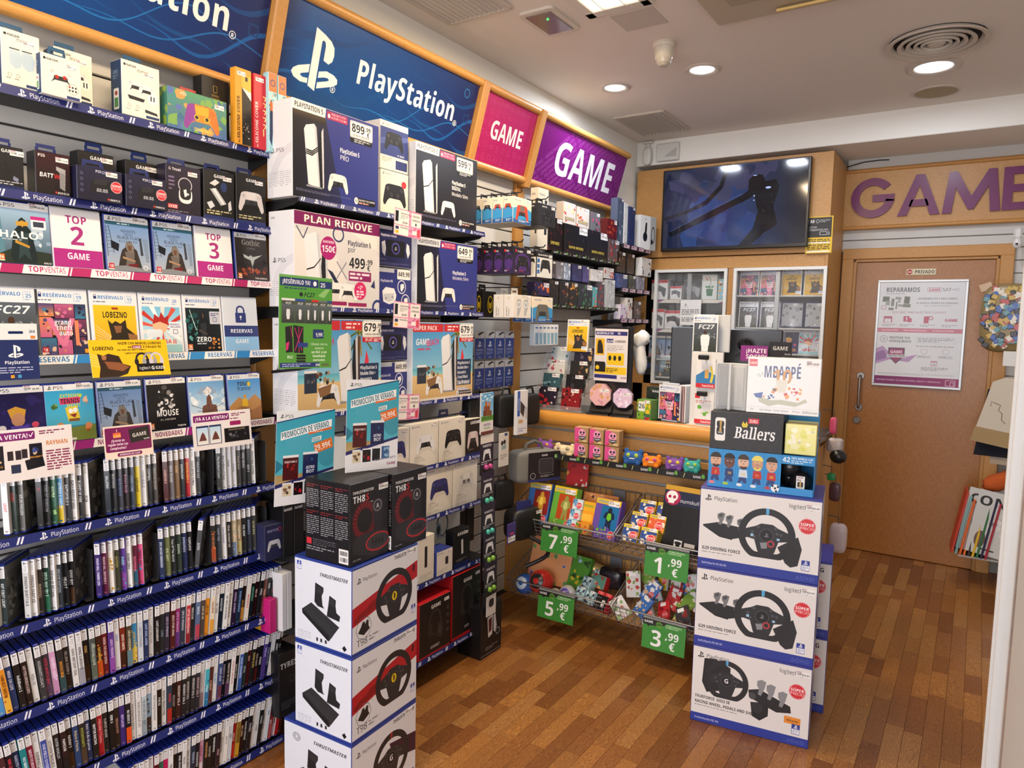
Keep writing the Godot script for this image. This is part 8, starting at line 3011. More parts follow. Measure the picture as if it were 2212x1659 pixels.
func toy_window(w: float,h: float,edge: String,back: String,c1: String,c2: String):
	rect(0,0,w,h,edge)
	rect(0,0,w,h * .14,"e8c020")
	txt("SUPERTHINGS",w * .06,h * .11,h * .09,"3a9ad0",{"fw": w * .5})
	rr(w * .26,h * .17,w * .7,h * .6,6,back)
	poly([.5,.0,.62,.04,.66,.2,.8,.26,.86,.5,.7,.52,.68,.7,.72,1,.56,1,.5,.76,.44,1,.28,1,.34,.7,.3,.52,.14,.5,.22,.26,.36,.2,.4,.04],c1,w * .3,h * .2,w * .62,h * .56)
	poly([.4,.26,.6,.26,.66,.5,.5,.62,.34,.5],c2,w * .3,h * .2,w * .62,h * .56)
	blobs(w * .04,h * .7,w * .8,h * .26,12,[edge,c1,c2,K(edge).lightened(0.3)],4,12)
	super_precio(w * .8,h * .87,w * .14)
func pic(w: float,h: float,cols: Array,title := "",st_r := 0.0):
	blobs_bg(w,h,cols[0],cols)
	if title:
		rect(0,0,w,h * .2,"e8c828")
		txt(title,w * .08,h * .16,h * .13,"2a6ab0",{"fw": w * .6})
	if st_r > 0:
		super_precio(w * .66,h * .62,w * st_r)
func baskets():
	basket("upper left wire basket full of boxed toys under the counter shelf",0.235,0.852,0.585,0.725,0.505,-3.045)
	basket("upper right wire basket with yellow cubes and a black shirt pack",0.868,1.49,0.59,0.728,0.505,-3.045)
	basket("lower left wire basket with balls and a large picture box",0.235,0.845,0.232,0.36,0.145,-3.06)
	basket("lower right wire basket heaped with small toy packets",0.86,1.48,0.232,0.36,0.142,-3.06)
	price_sign("7",Vector3(0.57,0.512,-3.028))
	price_sign("1",Vector3(1.135,0.512,-3.028))
	price_sign("5",Vector3(0.552,0.154,-3.043))
	price_sign("3",Vector3(1.131,0.154,-3.043))
	var z := -3.14
	toy("boxed gold robot figure with red window, left end of the upper left basket","gold",Vector3(0.37,0.535,z),Vector3(0.13,0.215,0.05),-18,4,func(w,h): toy_window(w,h,"3a70b8","8a1c18","c89830","e8c850"),"3a70b8","toy box","toys in the wire baskets","7,99")
	toy("boxed green figure with a gold mask in the upper left basket","green",Vector3(0.515,0.53,z),Vector3(0.14,0.22,0.05),-18,-4,func(w,h): toy_window(w,h,"6ab040","c04a1c","9a9a50","c8d080"),"6ab040","toy box","toys in the wire baskets","7,99")
	toy("boxed green and black figure with blue window, right end of upper left basket","violet",Vector3(0.765,0.525,z),Vector3(0.145,0.2,0.05),-18,-6,func(w,h): toy_window(w,h,"6a50a8","1c70a8","1c2440","70c830"),"6a50a8","toy box","toys in the wire baskets","7,99")
	toy("flat red toy pack standing up at the back of upper left basket","redflat",Vector3(0.515,0.73,-3.3),Vector3(0.125,0.15,0.012),-8,3,func(w,h): pic(w,h,["b8202a","d8a040","d0c8c0","8a1820"]),"b8202a","toy pack","toys in the wire baskets","7,99")
	toy("orange card pack leaning behind the boxed toys in upper left basket","oran",Vector3(0.66,0.58,-3.28),Vector3(0.2,0.13,0.015),-14,0,func(w,h): pic(w,h,["e8985a","f0b880","6a3a30","d87040"]),"e8985a","toy pack")
	toy("yellow octagon lunch box toy in the upper left basket","lunch",Vector3(0.655,0.56,z - 0.02),Vector3(0.095,0.13,0.05),-20,0,func(w,h):
		rect(0,0,w,h,"e8b020")
		rr(w * .08,h * .36,w * .84,h * .56,14,"f0a020")
		rr(w * .2,h * .48,w * .6,h * .3,8,"f0c040")
		txt("SUPERTHINGS",w * .1,h * .2,h * .12,"3a9a40",{"fw": w * .7}),"e8b020")
	for i in 3:
		toy("small white and blue cube box in the upper left basket, %s of stack" % ["bottom","middle","top"][i],"wcube",Vector3(0.602,0.548 + i * 0.047,z + 0.035 - i * 0.03),Vector3(0.056,0.052,0.05),-22,6,func(w,h): pic(w,h,["d0e0e8","70a8d0","e8e8e8","3a70a8"],"",0.3),"d0e0e8","toy cube")
	toy("small red and orange box at the front of the upper left basket","redlow",Vector3(0.67,0.545,z + 0.05),Vector3(0.075,0.055,0.05),-20,0,func(w,h): pic(w,h,["d8902a","c03020","4a8a30"]),"d8902a")
	toy("small red based blue box with round sticker, left corner of upper left basket","blow",Vector3(0.315,0.535,z + 0.05),Vector3(0.075,0.07,0.05),-18,14,func(w,h): pic(w,h,["5aa0d0","8ac0e0","c03838"],"",0.34),"a03030","toy box")
	for i in 6:
		var r := i / 2
		toy("yellow topped blue cube box in the upper right basket, %s row, %s" % [["front","middle","back"][r],["left","right"][i % 2]],"ycube%d" % (1 if i == 3 else 0),Vector3(0.925 + (i % 2) * 0.092 + r * 0.012,0.55 + r * 0.048,-3.1 - r * 0.07),Vector3(0.086,0.082,0.06),-26,-4,func(w,h): pic(w,h,["2c4a8a","e07830","3a5aa0","e8e0d0"] if i != 3 else ["d8603a","e8e0d0","e89050"],"SUPERTHINGS",0.24),"e0b828","toy cube","yellow cube boxes","1,99")
	toy("black shirt pack with white skull header in the upper right basket","shirt",Vector3(1.14,0.535,-3.14),Vector3(0.2,0.31,0.02),-16,-4,func(w,h):
		rect(0,0,w,h,"171616")
		rect(0,0,w,h * .09,"c89a30")
		rect(0,h * .08,w,h * .22,"1c2440")
		ell(w * .22,h * .19,w * .2,h * .12,"a81c50")
		ell(w * .2,h * .17,w * .15,h * .085,"eeeeea")
		rect(w * .12,h * .22,w * .15,h * .06,"eeeeea")
		ell(w * .14,h * .18,w * .04,h * .025,"a81c50")
		ell(w * .26,h * .18,w * .04,h * .025,"a81c50")
		txt("numskull",w * .42,h * .25,h * .075,"e8e8f0",{"b": 0,"fw": w * .48})
		for i in 8:
			line([Vector2(rng.randf() * w,h * .34),Vector2(rng.randf() * w,h)],1,"2a2929")
		rect(w * .42,h * .82,w * .2,h * .14,"e8e8e8")
		poly([.0,.1,.3,0,.7,0,1,.1,.9,.4,.78,.36,.78,1,.22,1,.22,.36,.1,.4],"1a1a1a",w * .43,h * .84,w * .18,h * .11)
		rect(w * .68,h * .84,w * .26,h * .06,"d0ccc8"),"171616","shirt pack")
	toy("orange shirt pack behind the tall wheel box stack in the upper right basket","shirt2",Vector3(1.3,0.56,-3.2),Vector3(0.16,0.3,0.02),-12,-14,func(w,h): pic(w,h,["d8a040","e0703a","2a2440","8a4a70"]),"c89a40","shirt pack")
	# lower left
	z = -3.2
	toy("large orange and violet picture box leaning in the lower left basket","bigpic",Vector3(0.4,0.19,z - 0.02),Vector3(0.24,0.24,0.05),-16,8,func(w,h): pic(w,h,["e09a60","3a6ab8","c03a48","5a9a50","d870a0","e8b840"]),"5a3a80","toy box","toys in the wire baskets","",-4.0)
	toy("green toy pouch leaning beside the large picture box","gpouch",Vector3(0.585,0.21,z),Vector3(0.12,0.17,0.03),-22,-10,func(w,h): pic(w,h,["5a9a3a","a8c8e0","e0c030","3a5a30"]),"4a8a30","toy pouch")
	for q in [[0.325,0.205,-3.11,0.055,"2a5aa8","b8c8d8","blue toy ball with a white band at the left of the lower left basket"],[0.415,0.23,-3.125,0.066,"c0302a","2a2826","red toy ball with a black band in the lower left basket"],[0.585,0.212,-3.105,0.045,"dcdad6","6a58b0","white toy ball with a violet disc in the lower left basket"],[0.515,0.19,-3.1,0.036,"e8e0d8","e0703a","small white and orange toy ball in the lower left basket"]]:
		var s := st()
		lathe(s,sphere_profile(q[3]),24)
		var o := thing("toy_ball",q[6],"ball",Vector3(q[0],q[1],q[2]),0,"toy balls in the lower left basket",done(s,mat(q[4],0.25)))
		s = st()
		var r: float = q[3]
		lathe(s,[Vector2(0,r * 0.92),Vector2(r * 0.3,r * 0.97),Vector2(r * 0.58,r * 0.84),Vector2(r * 0.6,r * 0.79)],20,Transform3D(Basis(Vector3.RIGHT,deg_to_rad(68)),Vector3.ZERO))
		part("disc",done(s,mat(q[5],0.3)),o)
	for i in 4:
		toy("grey and teal small blind box in the lower left basket, %s of four" % NUMW[i],"gbox",Vector3([0.655,0.715,0.66,0.69][i],[0.19,0.185,0.225,0.25][i],[-3.11,-3.1,-3.17,-3.23][i]),Vector3(0.056,0.07,0.05),-30,-14,func(w,h): pic(w,h,["6a7478","8a9498","b0d0d8","3a4044"]),"a8ccd4","blind box","small blind boxes","5,99")
	for i in 2:
		toy("small coral red box in the lower left basket, %s of two" % ["left one","right one"][i],"coral",Vector3(0.762 + i * 0.042,0.205 - i * 0.004,-3.13),Vector3(0.038,0.05,0.04),-26,-14,func(w,h): pic(w,h,["d84a50","e87a70","f0d0c8"]),"d84a50","blind box","small coral boxes")
	toy("black box with dotted white print, right front of the lower left basket","blackdot",Vector3(0.77,0.17,-3.1),Vector3(0.095,0.075,0.06),-34,-12,func(w,h):
		rect(0,0,w,h,"1c1a1a")
		for i in 12:
			ell(w * (.12 + (i % 4) * .13),h * (.2 + (i / 4) * .26),2.4,2.4,"b8a8a8")
		rect(w * .66,h * .3,w * .2,h * .5,"e0dcd8"),"c02830")
	toy("wide teal and brown picture box at the middle of the lower left basket","tealpic",Vector3(0.71,0.24,-3.2),Vector3(0.1,0.07,0.04),-24,-14,func(w,h): pic(w,h,["5a8a7a","8a5a3a","d0a060","b82a2a"]),"b82a2a")
	var s := st()
	lathe(s,[Vector2(0,-0.04),Vector2(0.03,-0.04),Vector2(0.034,-0.034),Vector2(0.034,0.034),Vector2(0.03,0.04),Vector2(0,0.04)],20)
	var gc := thing("toy_capsule","gold capsule toy with a violet end at the back of the lower left basket","capsule",Vector3(0.67,0.3,-3.29),20,"",done(s,mat("c0a868",0.25,0.4)))
	gc.rotation_degrees.z = 70
	s = st()
	blob_mesh(s,Vector3.ZERO,Vector3(0.065,0.055,0.04),0.6,18,10,Basis.IDENTITY,0.25,5)
	thing("foil_pouch","crumpled black foil pouch at the back of the lower left basket","pouch",Vector3(0.76,0.29,-3.26),0,"",done(s,mat("211e24",0.25)))
	# lower right: a heap of packets laid in three rough rows
	rng.seed = 77
	var hues := [["d8d4d0","7a9a50","b04030","white"],["3a3638","6a6468","8a2a2a","black"],["c02a30","e8e0d8","8a1c20","red"],["3a6ab0","d0a880","e8e8e8","blue"],["c8b030","3a3020","e0d060","yellow"],["7aa040","a86830","e0d8c0","green"],["a8acb0","5a6068","d8d8da","grey"]]
	for i in 27:
		var row := i / 9
		var c: Array = hues[(i * 3 + row) % 7]
		var sd := rng.randi()
		toy("%s toy packet in the lower right basket, %s from left in the %s row" % [c[3],NUMW[i % 9],["front","middle","back"][row]],"pk%d" % (i % 14),Vector3(0.915 + (i % 9) * 0.062 + rng.randf_range(-0.01,0.01),0.175 + row * 0.05 + rng.randf() * 0.03,-3.1 - row * 0.085 + rng.randf_range(-0.01,0.01)),Vector3(0.062 + 0.018 * rng.randf(),0.1 + 0.03 * rng.randf(),0.012),rng.randf_range(-50,-18),rng.randf_range(-30,30),func(w,h):
			pic(w,h,[c[0],c[1],c[2]],"",0.24 if sd % 3 == 0 else 0.0)
			rect(w * .2,h * .05,w * .5,h * .16,"eceae6"),c[0],"toy packet","heap of packets in the lower right basket","",rng.randf_range(-35,35))
func on_counter():
	var Y := 1.105
	var clr := clear_mat("f0f6f8",0.1)
	# stepped clear dispenser and its card packs
	var d := thing("card_dispenser","clear acrylic stepped dispenser of card packs on the counter","dispenser",Vector3(0.315,Y,-3.5))
	for x in [-0.155,0.0,0.155]:
		var s := st()
		slab(s,PackedVector2Array([Vector2(0.1,0),Vector2(0.1,0.05),Vector2(-0.05,0.33),Vector2(-0.1,0.33),Vector2(-0.1,0)]),0.003,Transform3D(Basis(Vector3.UP,-PI / 2),Vector3(x,0,0)))
		part("side_panel",done(s,clr),d)
	for k in 4:
		P("tier",Vector3(0.31,0.003,0.05),Vector3(0,0.008 + k * 0.075,0.07 - k * 0.045),clr,d,0.0005)
		P("tier_lip",Vector3(0.31,0.03,0.003),Vector3(0,0.02 + k * 0.075,0.094 - k * 0.045),clr,d,0.0005)
	var cols := [["2a2030","c02a30","e8d8d8"],["8a1c20","d8a890","2a1818"],["3a5a60","80a8b0","1c2428"],["1c1a1c","3a3638","a83030"],["d8d4cc","4a4848","b04a60"],["2a2826","c8a870","6a4a30"],["b8c0c4","c02a38","5a7a80"],["3a3040","c89a60","7a6a80"]]
	for i in 8:
		var k := i / 2
		toy("foil card pack in the acrylic dispenser, %s tier, %s one" % [["lowest","second","third","top"][k],["left","right"][i % 2]],"cp%d" % i,Vector3(0.315 + (-0.075 if i % 2 == 0 else 0.075),Y + 0.012 + k * 0.075,-3.5 + 0.066 - k * 0.045),Vector3(0.115,0.12,0.03),-8,0,func(w,h): pic(w,h,cols[i]),cols[i][0],"card pack","card packs in the acrylic dispenser","5,99")
	# display copies and posters
	var lc := game("yellow LOBEZNO display case on top of the acrylic dispenser","cv_yellow",0,0,0,cv_yellow,"29,99",0.135,0.175,-4,"d8d0b0","game case","display copies")
	lc.basis = Basis(Vector3.RIGHT,deg_to_rad(-4.0))
	lc.position = Vector3(0.375,Y + 0.34,-3.52)
	var pa := art("lobposter",205,285,1.4,func():
		rect(0,0,205,285,"dcd6d6")
		rect(4,14,196,22,"2c2a70")
		txt("¡RESÉRVALO YA!",8,31,17,"f0f0f4",{"fw": 108})
		txt("15",140,31,17,"f0f0f4")
		rect(8,54,54,90,"e0b020")
		poly([.3,.1,.6,.1,.8,.4,.9,.9,.2,.9,.2,.4],"2a2018",8,54,54,90)
		rect(76,54,40,22,"2c2a70")
		txt("29,99",78,72,15,"f0f0f4",{"fw": 36})
		txt("LOBEZNO",126,73,16,"1c1a18",{"fw": 66})
		fine(80,90,100,4,9,"8a8688",0.35)
		rect(80,130,104,66,"e8c020")
		for x in [90,120,150]:
			ell(x + 8,158,9,14,"1c1a18")
		rect(4,206,196,40,"e8c020")
		poly([4,180,66,180,72,190,72,236,4,236],"1a1816")
		ell(22,212,12,12,"e8c020")
		fine(78,214,70,3,9,"3a3010",0.45)
		rect(4,250,140,20,"2c2a70")
		txt("GAME",168,266,12,"7a2050"))
	var po := thing("standing_poster","LOBEZNO reservation poster in a black stand behind the tins","poster",Vector3(0.6,1.432,-3.49),-4,"",plate_mesh(pa,0.205,0.285,0.008,mat("18171a")))
	P("stand",Vector3(0.225,0.48,0.012),Vector3(0.012,-0.085,-0.014),mat("18171a",0.4),po)
	for q in [[0.557,0.13,"e0b0b0",["c890a0","e8d8d0","d8a070"],"pink octagonal card tin, the larger left one, on a black stand"],[0.69,0.112,"d8c0d8",["e8e0f0","c8a0c8","f0d8e8"],"pale lilac octagonal card tin, the smaller right one, on a black stand"]]:
		var r: float = q[1] / 2
		var s := st()
		var oc := PackedVector2Array()
		for k in 8:
			oc.append(Vector2(cos(PI / 8 + k * PI / 4),sin(PI / 8 + k * PI / 4)) * r)
		slab(s,oc,0.03)
		var o := thing("card_tin",q[4],"tin",Vector3(q[0],Y + 0.045 + r,-3.47),8,"octagonal card tins",done(s,mat(q[2],0.25,0.5)))
		var ta := art("tin" + q[2],100,100,1.4,func(): blobs_bg(100,100,q[2],q[3]))
		s = st()
		var f := []
		var t := []
		for v in oc:
			f.append(Vector3(v.x,v.y,0) * 0.93 + Vector3(0,0,0.0157))
			t.append(ta.uv.position + ta.uv.size * Vector2(0.5 + v.x / r * 0.49,0.5 - v.y / r * 0.49))
		face(s,f,Vector3.BACK,t)
		part("lid_print",done(s,sheet_mat(ta.sheet,0.2)),o)
		price(o,r * 0.45,r * 0.35,0.016,"24,99",0.04)
		s = st()
		slab(s,PackedVector2Array([Vector2(0.06,-0.004),Vector2(0.06,0.006),Vector2(0.01,0.012),Vector2(-0.02,0.06),Vector2(-0.03,0.06),Vector2(-0.03,-0.004)]),q[1] * 0.95,Transform3D(Basis(Vector3.UP,-PI / 2),Vector3(0,-0.04 - r,0.0)))
		part("stand",done(s,mat("19181a",0.3)),o)
	toy("colourful sticker box with white trophy number on the counter","wc",Vector3(0.83,Y,-3.47),Vector3(0.085,0.105,0.07),0,-10,func(w,h):
		blobs_bg(w,h,"7aa830",["c02a30","4a50a0","e0c030","3a6a48"])
		rr(w * .1,h * .08,w * .5,h * .5,6,"e8e8e4")
		txt("26",w * .35,h * .44,h * .34,"3a5a48",{"al": "c"}),"5a8a40","sticker box","boxes on the counter","1,50")
	toy("dark green MAGIC card bundle behind the sticker box","magic",Vector3(0.85,Y,-3.57),Vector3(0.115,0.165,0.06),0,-6,func(w,h):
		pic(w,h,["1c2820","4a4a28","2a3a30"])
		txt("MAGIC",w * .3,h * .16,h * .1,"e8e8e8",{"fw": w * .5}),"1c2820","card box")
	var gs := game("pink collage reservation sleeve standing on the counter beside a white panel","cv_gta",0,0,0,cv_gta,"",0.1,0.2,-2,"c8ccd4","game case","display copies")
	gs.basis = Basis(Vector3.UP,deg_to_rad(-14.0))
	gs.position = Vector3(0.955,Y,-3.47)
	toy("white and maroon case row behind the pink collage sleeve","caserow",Vector3(1.03,Y,-3.52),Vector3(0.07,0.19,0.12),0,-20,func(w,h):
		rect(0,0,w,h,"d8d8d8")
		for i in 3:
			rect(w * (.5 + i * .16),0,w * .09,h,"6a2a30"),"d4d4d4","case row")
	# white panel with two hanging cards
	var wp := thing("display_stand","tall white panel with two memory card packs on black pegs","display panel",Vector3(1.145,Y - 0.002,-3.44),-6)
	P("panel",Vector3(0.165,0.37,0.012),Vector3(0,0.185,-0.01),mat("dcdcda",0.4),wp)
	P("foot",Vector3(0.165,0.006,0.08),Vector3(0,0.003,0.0),mat("dcdcda",0.4),wp)
	for k in 2:
		var a := art("memory%d" % k,100,150,1.4,func():
			rect(0,0,100,150,"e4e4e2")
			rect(0,128,100,22,"d02a34")
			txt("SanDisk",94,144,15,"f4f0f0",{"al": "r","f": "sb"})
			if k == 0:
				poly([0,90,50,60,100,84,100,128,0,128],"3a80b8")
				rr(46,58,20,44,4,"e0b060")
				poly([70,40,82,44,92,90,84,124,74,120,80,80],"e8d040")
			else:
				rect(0,0,26,24,"d02a34")
				fine(4,34,80,2,8,"c07070",0.5)
				blobs(26,60,50,50,8,["6ab040","8ac858","e8e8e0","5a9a38"],7,14))
		var m := thing("memory_card_pack","white memory pack with red band, %s one on the white panel" % ["upper","lower"][k],"pack",Vector3(1.145,Y + 0.265 - k * 0.18,-3.435),-6,"memory packs",plate_mesh(a,0.1,0.15,0.005,mat("e0e0de")))
		var s := st()
		tube(s,[Vector3(0,0.07,-0.01),Vector3(0,0.07,0.03)],0.005,8)
		bbox(s,Vector3(0.055,0.024,0.014),0.007,Vector3(0,0.078,0.034))
		part("peg",done(s,mat("141416",0.35)),m)
	var fc := game("grey football sleeve standing on top of the white panel","cv_fc",0,0,0,cv_fc,"",0.095,0.185,0,"c8ccd4","game case","display copies")
	fc.basis = Basis(Vector3.UP,deg_to_rad(-8.0))
	fc.position = Vector3(1.125,Y + 0.368,-3.47)
	S("clear_case",Vector3(0.075,0.185,0.012),Vector3(1.2,Y + 0.46,-3.5),mat("c8caca",0.2))
	tag(get_child(-1),"translucent clear case beside the grey football sleeve","case").remove_meta("kind")
	# behind the counter
	for q in [[0.91,1.435,0.125,0.32,"black narrow monitor edge standing behind the pink collage sleeve"],[1.265,1.45,0.33,0.28,"black monitor back behind the webcam and member card"]]:
		var o := thing("computer_monitor",q[4],"monitor",Vector3(q[0],q[1],-3.74),8,"till monitors")
		P("back_shell",Vector3(q[2],q[3],0.03),Vector3.ZERO,mat("141416",0.35),o,0.006)
		P("stand",Vector3(0.06,0.3,0.02),Vector3(0,-0.2,-0.02),mat("141416",0.4),o)
		if q[2] > 0.2:
			part("maker_mark",plate_mesh(art("dell",40,16,1.5,func():
				rect(0,0,40,16,"141416")
				txt("DELL",20,13,13,"c8c8cc",{"al": "c","b": 0})),0.035,0.014,0.0006,mat("141416")),o,Vector3(-0.13,0.095,0.0155))
	var s := st()
	lathe(s,sphere_profile(0.033),20)
	var wc := thing("webcam","glossy black ball webcam on a stand before the monitor back","webcam",Vector3(1.265,1.51,-3.66),0,"",done(s,mat("121214",0.1)))
	s = st()
	lathe(s,[Vector2(0.05,-0.06),Vector2(0.03,-0.05),Vector2(0.014,-0.032),Vector2(0,-0.03)],20)
	part("foot",done(s,mat("121214",0.3)),wc)
	var ha := art("socio",120,70,1.4,func():
		rect(0,0,120,70,"8a2a80")
		txt("¡HAZTE",116,32,26,"f4f0f4",{"al": "r","fw": 92})
		txt("SOCIO!",116,58,26,"f4f0f4",{"al": "r","fw": 92}))
	thing("member_sign","purple HAZTE SOCIO sign standing behind the brick set box","sign",Vector3(1.37,1.475,-3.45),-4,"",plate_mesh(ha,0.13,0.075,0.003,mat("8a2a80")))
	var ga := art("member",110,70,1.4,func():
		rect(0,0,110,70,"1c1a1c")
		txt("GAME",55,40,26,"d8d8d8",{"al": "c"})
		txt("Socio",104,62,11,"d8d8d8",{"al": "r"}))
	thing("member_card","black GAME member card standing beside the purple sign","card",Vector3(1.487,1.5,-3.46),-4,"",plate_mesh(ga,0.105,0.067,0.003,mat("1c1a1c")))
	s = st()
	blob_mesh(s,Vector3(0,0.02,0),Vector3(0.035,0.11,0.03),0.8,16,12,Basis(Vector3.BACK,0.15),0.2,3)
	blob_mesh(s,Vector3(0.0,0.1,0),Vector3(0.05,0.04,0.04),0.7,14,8,Basis(Vector3.BACK,0.5),0.3,4)
	thing("plastic_bag","twisted white plastic bag hanging right of the LOBEZNO poster","bag",Vector3(0.72,1.42,-3.6),0,"",done(s,mat("d4d4d2",0.5)))
	# trinkets hung on the end of the counter
	for q in [[1.715,1.145,-3.6,0.016,0.04,"c84a70","pink and red keychain hung on the end of the counter"],[1.725,1.05,-3.62,0.036,0.034,"b0a8a8","clear boxed trinket hung on the end of the counter"],[1.744,1.0,-3.6,0.038,0.034,"161618","round black ball keychain hung on the end of the counter"],[1.72,0.9,-3.6,0.018,0.018,"2a9a50","small green block keychain hung on the end of the counter"],[1.74,0.83,-3.6,0.026,0.045,"5a3a3c","brown and silver packed keychain hung low on the counter end"],[1.765,0.61,-3.6,0.04,0.07,"d0c0c0","clear low plastic box with a red base on the counter end"]]:
		s = st()
		blob_mesh(s,Vector3.ZERO,Vector3(q[3],q[4],q[3] * 0.8),1.0 if q[5] == "161618" else 0.5,16,10)
		var o := thing("keychain",q[6],"keychain",Vector3(q[0],q[1],q[2]),0,"trinkets on the counter end",done(s,mat(q[5],0.3)))
		s = st()
		tube(s,[Vector3(0,q[4] * 0.9,0),Vector3(0,q[4] + 0.03,0),Vector3(-0.05,q[4] + 0.034,0)],0.002,6)
		part("peg",done(s,mat("2a2624",0.4)),o)
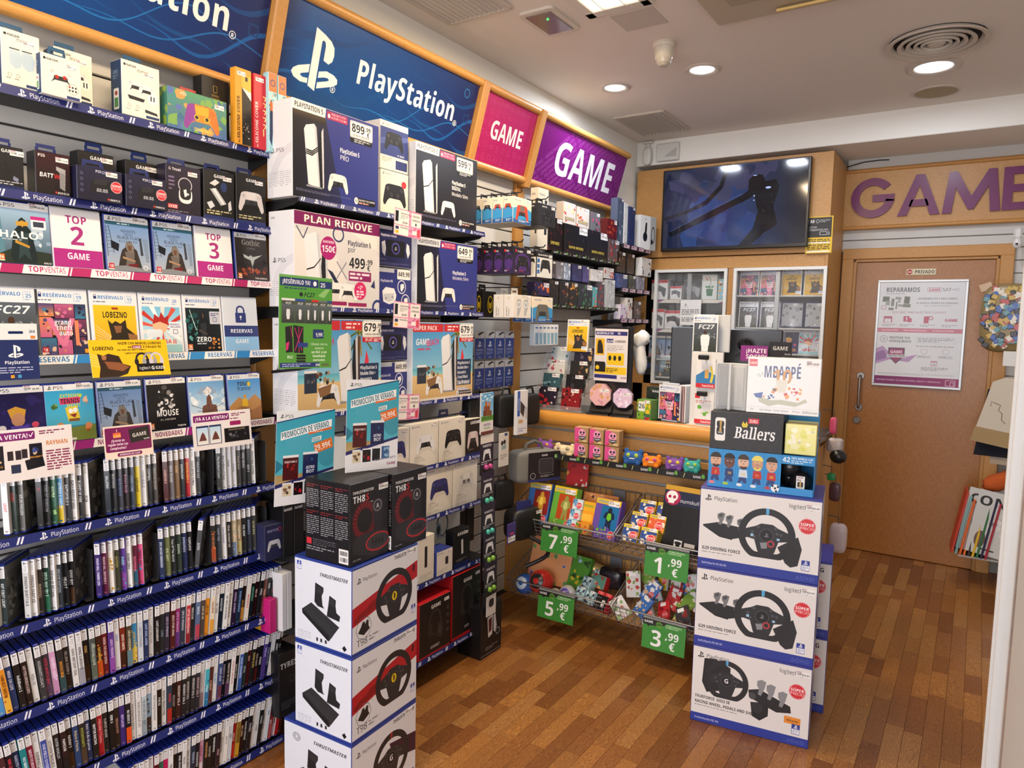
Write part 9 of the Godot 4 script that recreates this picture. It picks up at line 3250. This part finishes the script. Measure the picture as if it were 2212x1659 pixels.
# ------------------------------------------------------------------ right hand side
func right_side():
	var s := st()
	blob_mesh(s,Vector3.ZERO,Vector3(0.15,0.21,0.075),0.55,24,16)
	var bp := thing("wrapped_backpack","backpack with busy multicoloured cartoon print in clear wrapping","backpack",Vector3(2.405,1.69,-5.27),-8,"",done(s,mat("8a7850",0.35)))
	rng.seed = 5
	s = st()
	for i in 150:
		var u := rng.randf_range(-1.0,1.0)
		var v := rng.randf_range(-1.0,1.0)
		bbox(s,Vector3(0.03,0.034,0.01),0.003,Vector3(u * 0.125,v * 0.18,0.075 * pow(1.0 - pow(absf(u * 0.83),3.6),0.28) * pow(1.0 - pow(absf(v * 0.86),3.6),0.28)),Basis(Vector3.BACK,rng.randf() * 6.0))
		if i % 25 == 24:
			part("print_patch",done(s,mat(["b89840","3a5a9a","a84a48","2a2a30","d0c8b8","5a8a90"][i / 25],0.3)),bp)
			s = st()
	P("wrap_corner",Vector3(0.07,0.05,0.01),Vector3(-0.13,0.19,0.0),mat("b89878",0.2),bp,0.004,Vector3(0,0,20))
	var tote := func(label: String,pts: Array,at: Vector3,hex: String):
		var t := st()
		slab(t,pl(pts),0.03)
		return thing("hanging_bag",label,"bag",at,-6,"bags hung by the door",done(t,mat(hex,0.9)))
	var tb = tote.call("cream canvas bag with a line drawing hung right of the door",[-0.11,-0.2,0.12,-0.235,0.12,0.19,0.04,0.2,-0.02,0.17,-0.06,0.0],Vector3(2.37,1.13,-5.22),"c8bfae")
	s = st()
	slab(s,pl([-0.114,-0.2,0.12,-0.236,0.12,-0.14,-0.092,-0.11]),0.034)
	part("tan_base",done(s,mat("a08860",0.9)),tb)
	s = st()
	tube(s,[Vector3(-0.02,0.02,0.016),Vector3(-0.02,0.05,0.016),Vector3(0.03,0.03,0.016),Vector3(0.02,0.0,0.016),Vector3(0.04,-0.02,0.016),Vector3(0.04,-0.06,0.016),Vector3(0.06,-0.08,0.016)],0.0016,5)
	part("line_drawing",done(s,mat("4a3a34",0.8)),tb)
	tote.call("navy cloth bag hung behind the cream canvas bag",[-0.08,-0.2,0.1,-0.2,0.1,0.2,-0.03,0.22],Vector3(2.36,1.03,-5.3),"161a28")
	tote.call("plain oatmeal cloth bag lowest behind the cream canvas bag",[-0.03,-0.2,0.12,-0.2,0.12,0.1,-0.03,0.1],Vector3(2.4,0.98,-5.33),"b8ae9c")
	lw("spiral_notebook","white spiral notebook between the backpack and cream bag","notebook",2.43,1.4,-5.2,Vector3(0.08,0.09,0.012),{},mat("d8d8d4"),0.0)
	s = st()
	blob_mesh(s,Vector3.ZERO,Vector3(0.1,0.05,0.06),0.7,18,10,Basis(Vector3.BACK,0.5),0.3,9)
	thing("folded_cloth","orange and black folded cloths above the magazines","cloth",Vector3(2.43,0.68,-5.28),0,"",done(s,mat("b8541c",0.9)))
	var rk := thing("magazine_rack","white wall rack with a low tray holding magazines right of the door","rack",Vector3(2.42,0.2,-5.4))
	P("tray",Vector3(0.4,0.012,0.26),Vector3(0.02,0,0.1),mat("d0d0cc",0.4),rk)
	P("back",Vector3(0.3,0.5,0.012),Vector3(0.08,0.2,-0.03),mat("d0d0cc",0.4),rk)
	var mags := [["c0392a","red spined"],["7aa8a8","teal"],["d8641c","orange"],["d86a20","bright orange"],["2a2420","black edged"],["d8b020","yellow"],["2a6a3a","green"],["1c1a3a","navy spined"],["a02030","dark red"]]
	for i in mags.size():
		var m: Array = mags[i]
		var o := toy_mag("%s magazine standing in the wall rack, %s from the left" % [m[1],NUMW[i]],Vector3(2.2 + i * 0.022,0.212,-5.26 + i * 0.004),m[0],0.4 - (i % 3) * 0.02)
		o.rotation_degrees.z = -9
	for k in 2:
		var a := art("onemag%d" % k,200,300,1.2,func():
			rect(0,0,200,300,"c8cac8")
			txt("ONE",8,70,62,"161616",{"fw": 170})
			if k == 0:
				ell(90,160,50,56,"1c1a1a")
			else:
				blobs(60,110,100,80,14,["d8d8d6","b89098","8a8088","e0dcda"],10,22)
				ell(50,230,24,40,"6a5048")
				fine(60,270,100,1,14,"2a2a2a"))
		var o := thing("magazine","white magazine lettered ONE in the wall rack, %s" % ["partly covered one","front one at the right"][k],"magazine",Vector3(2.37 + k * 0.05,0.43,-5.17 + k * 0.03),-4,"magazines in the wall rack",plate_mesh(a,0.24,0.4,0.006,mat("d8d8d4")))
		o.rotation_degrees.z = -8
	s = st()
	blob_mesh(s,Vector3(0,-0.03,0),Vector3(0.026,0.035,0.026),1.0,18,10)
	bbox(s,Vector3(0.045,0.07,0.04),0.012,Vector3(0,0.03,-0.004))
	var cam := thing("wall_camera","small white wall camera above the right corner of the door","camera",Vector3(2.42,2.19,-5.45),0,"",done(s,mat("dcdcda",0.3)))
	s = st()
	lathe(s,[Vector2(0,0.004),Vector2(0.007,0.003),Vector2(0.008,0)],14,Transform3D(Basis(Vector3.RIGHT,PI / 2),Vector3(-0.004,-0.038,0.024)))
	part("camera_eye",done(s,mat("101012",0.1)),cam)
	# glass cabinet at the right edge
	var v := thing("glass_cabinet","white framed glass display cabinet cut by the right edge","cabinet",Vector3(2.36,0,-1.5))
	var w := mat("dcdcda",0.3)
	for q in [[-0.485,0.03],[-0.45,0.025]]:
		P("frame_post",Vector3(0.026,2.2,q[1]),Vector3(-0.01 + (0.006 if q[0] > -0.46 else 0.0),1.1,q[0]),w,v)
	P("glass_side",Vector3(0.005,2.15,0.45),Vector3(-0.004,1.1,-0.22),clear_mat("f0f4f4",0.06),v,0.0005)
	P("white_panel",Vector3(0.024,2.2,0.6),Vector3(0.0,1.1,0.31),w,v)
	P("dark_back",Vector3(0.02,2.2,1.1),Vector3(0.42,1.1,0.05),mat("3a2a22",0.5),v)
	P("end_pane",Vector3(0.4,2.15,0.005),Vector3(0.2,1.1,-0.485),clear_mat("f0f4f4",0.06),v,0.0005)
	P("cabinet_floor",Vector3(0.43,0.06,1.1),Vector3(0.21,0.03,0.05),w,v)
	P("cabinet_top",Vector3(0.43,0.04,1.1),Vector3(0.21,2.22,0.05),w,v)
func toy_mag(label: String,at: Vector3,hex: String,h: float) -> Node3D:
	var s := st()
	bbox(s,Vector3(0.012,h,0.2),0.001,Vector3(0,h / 2,0))
	return thing("magazine",label,"magazine",at,4,"magazines in the wall rack",done(s,mat(hex,0.4)))
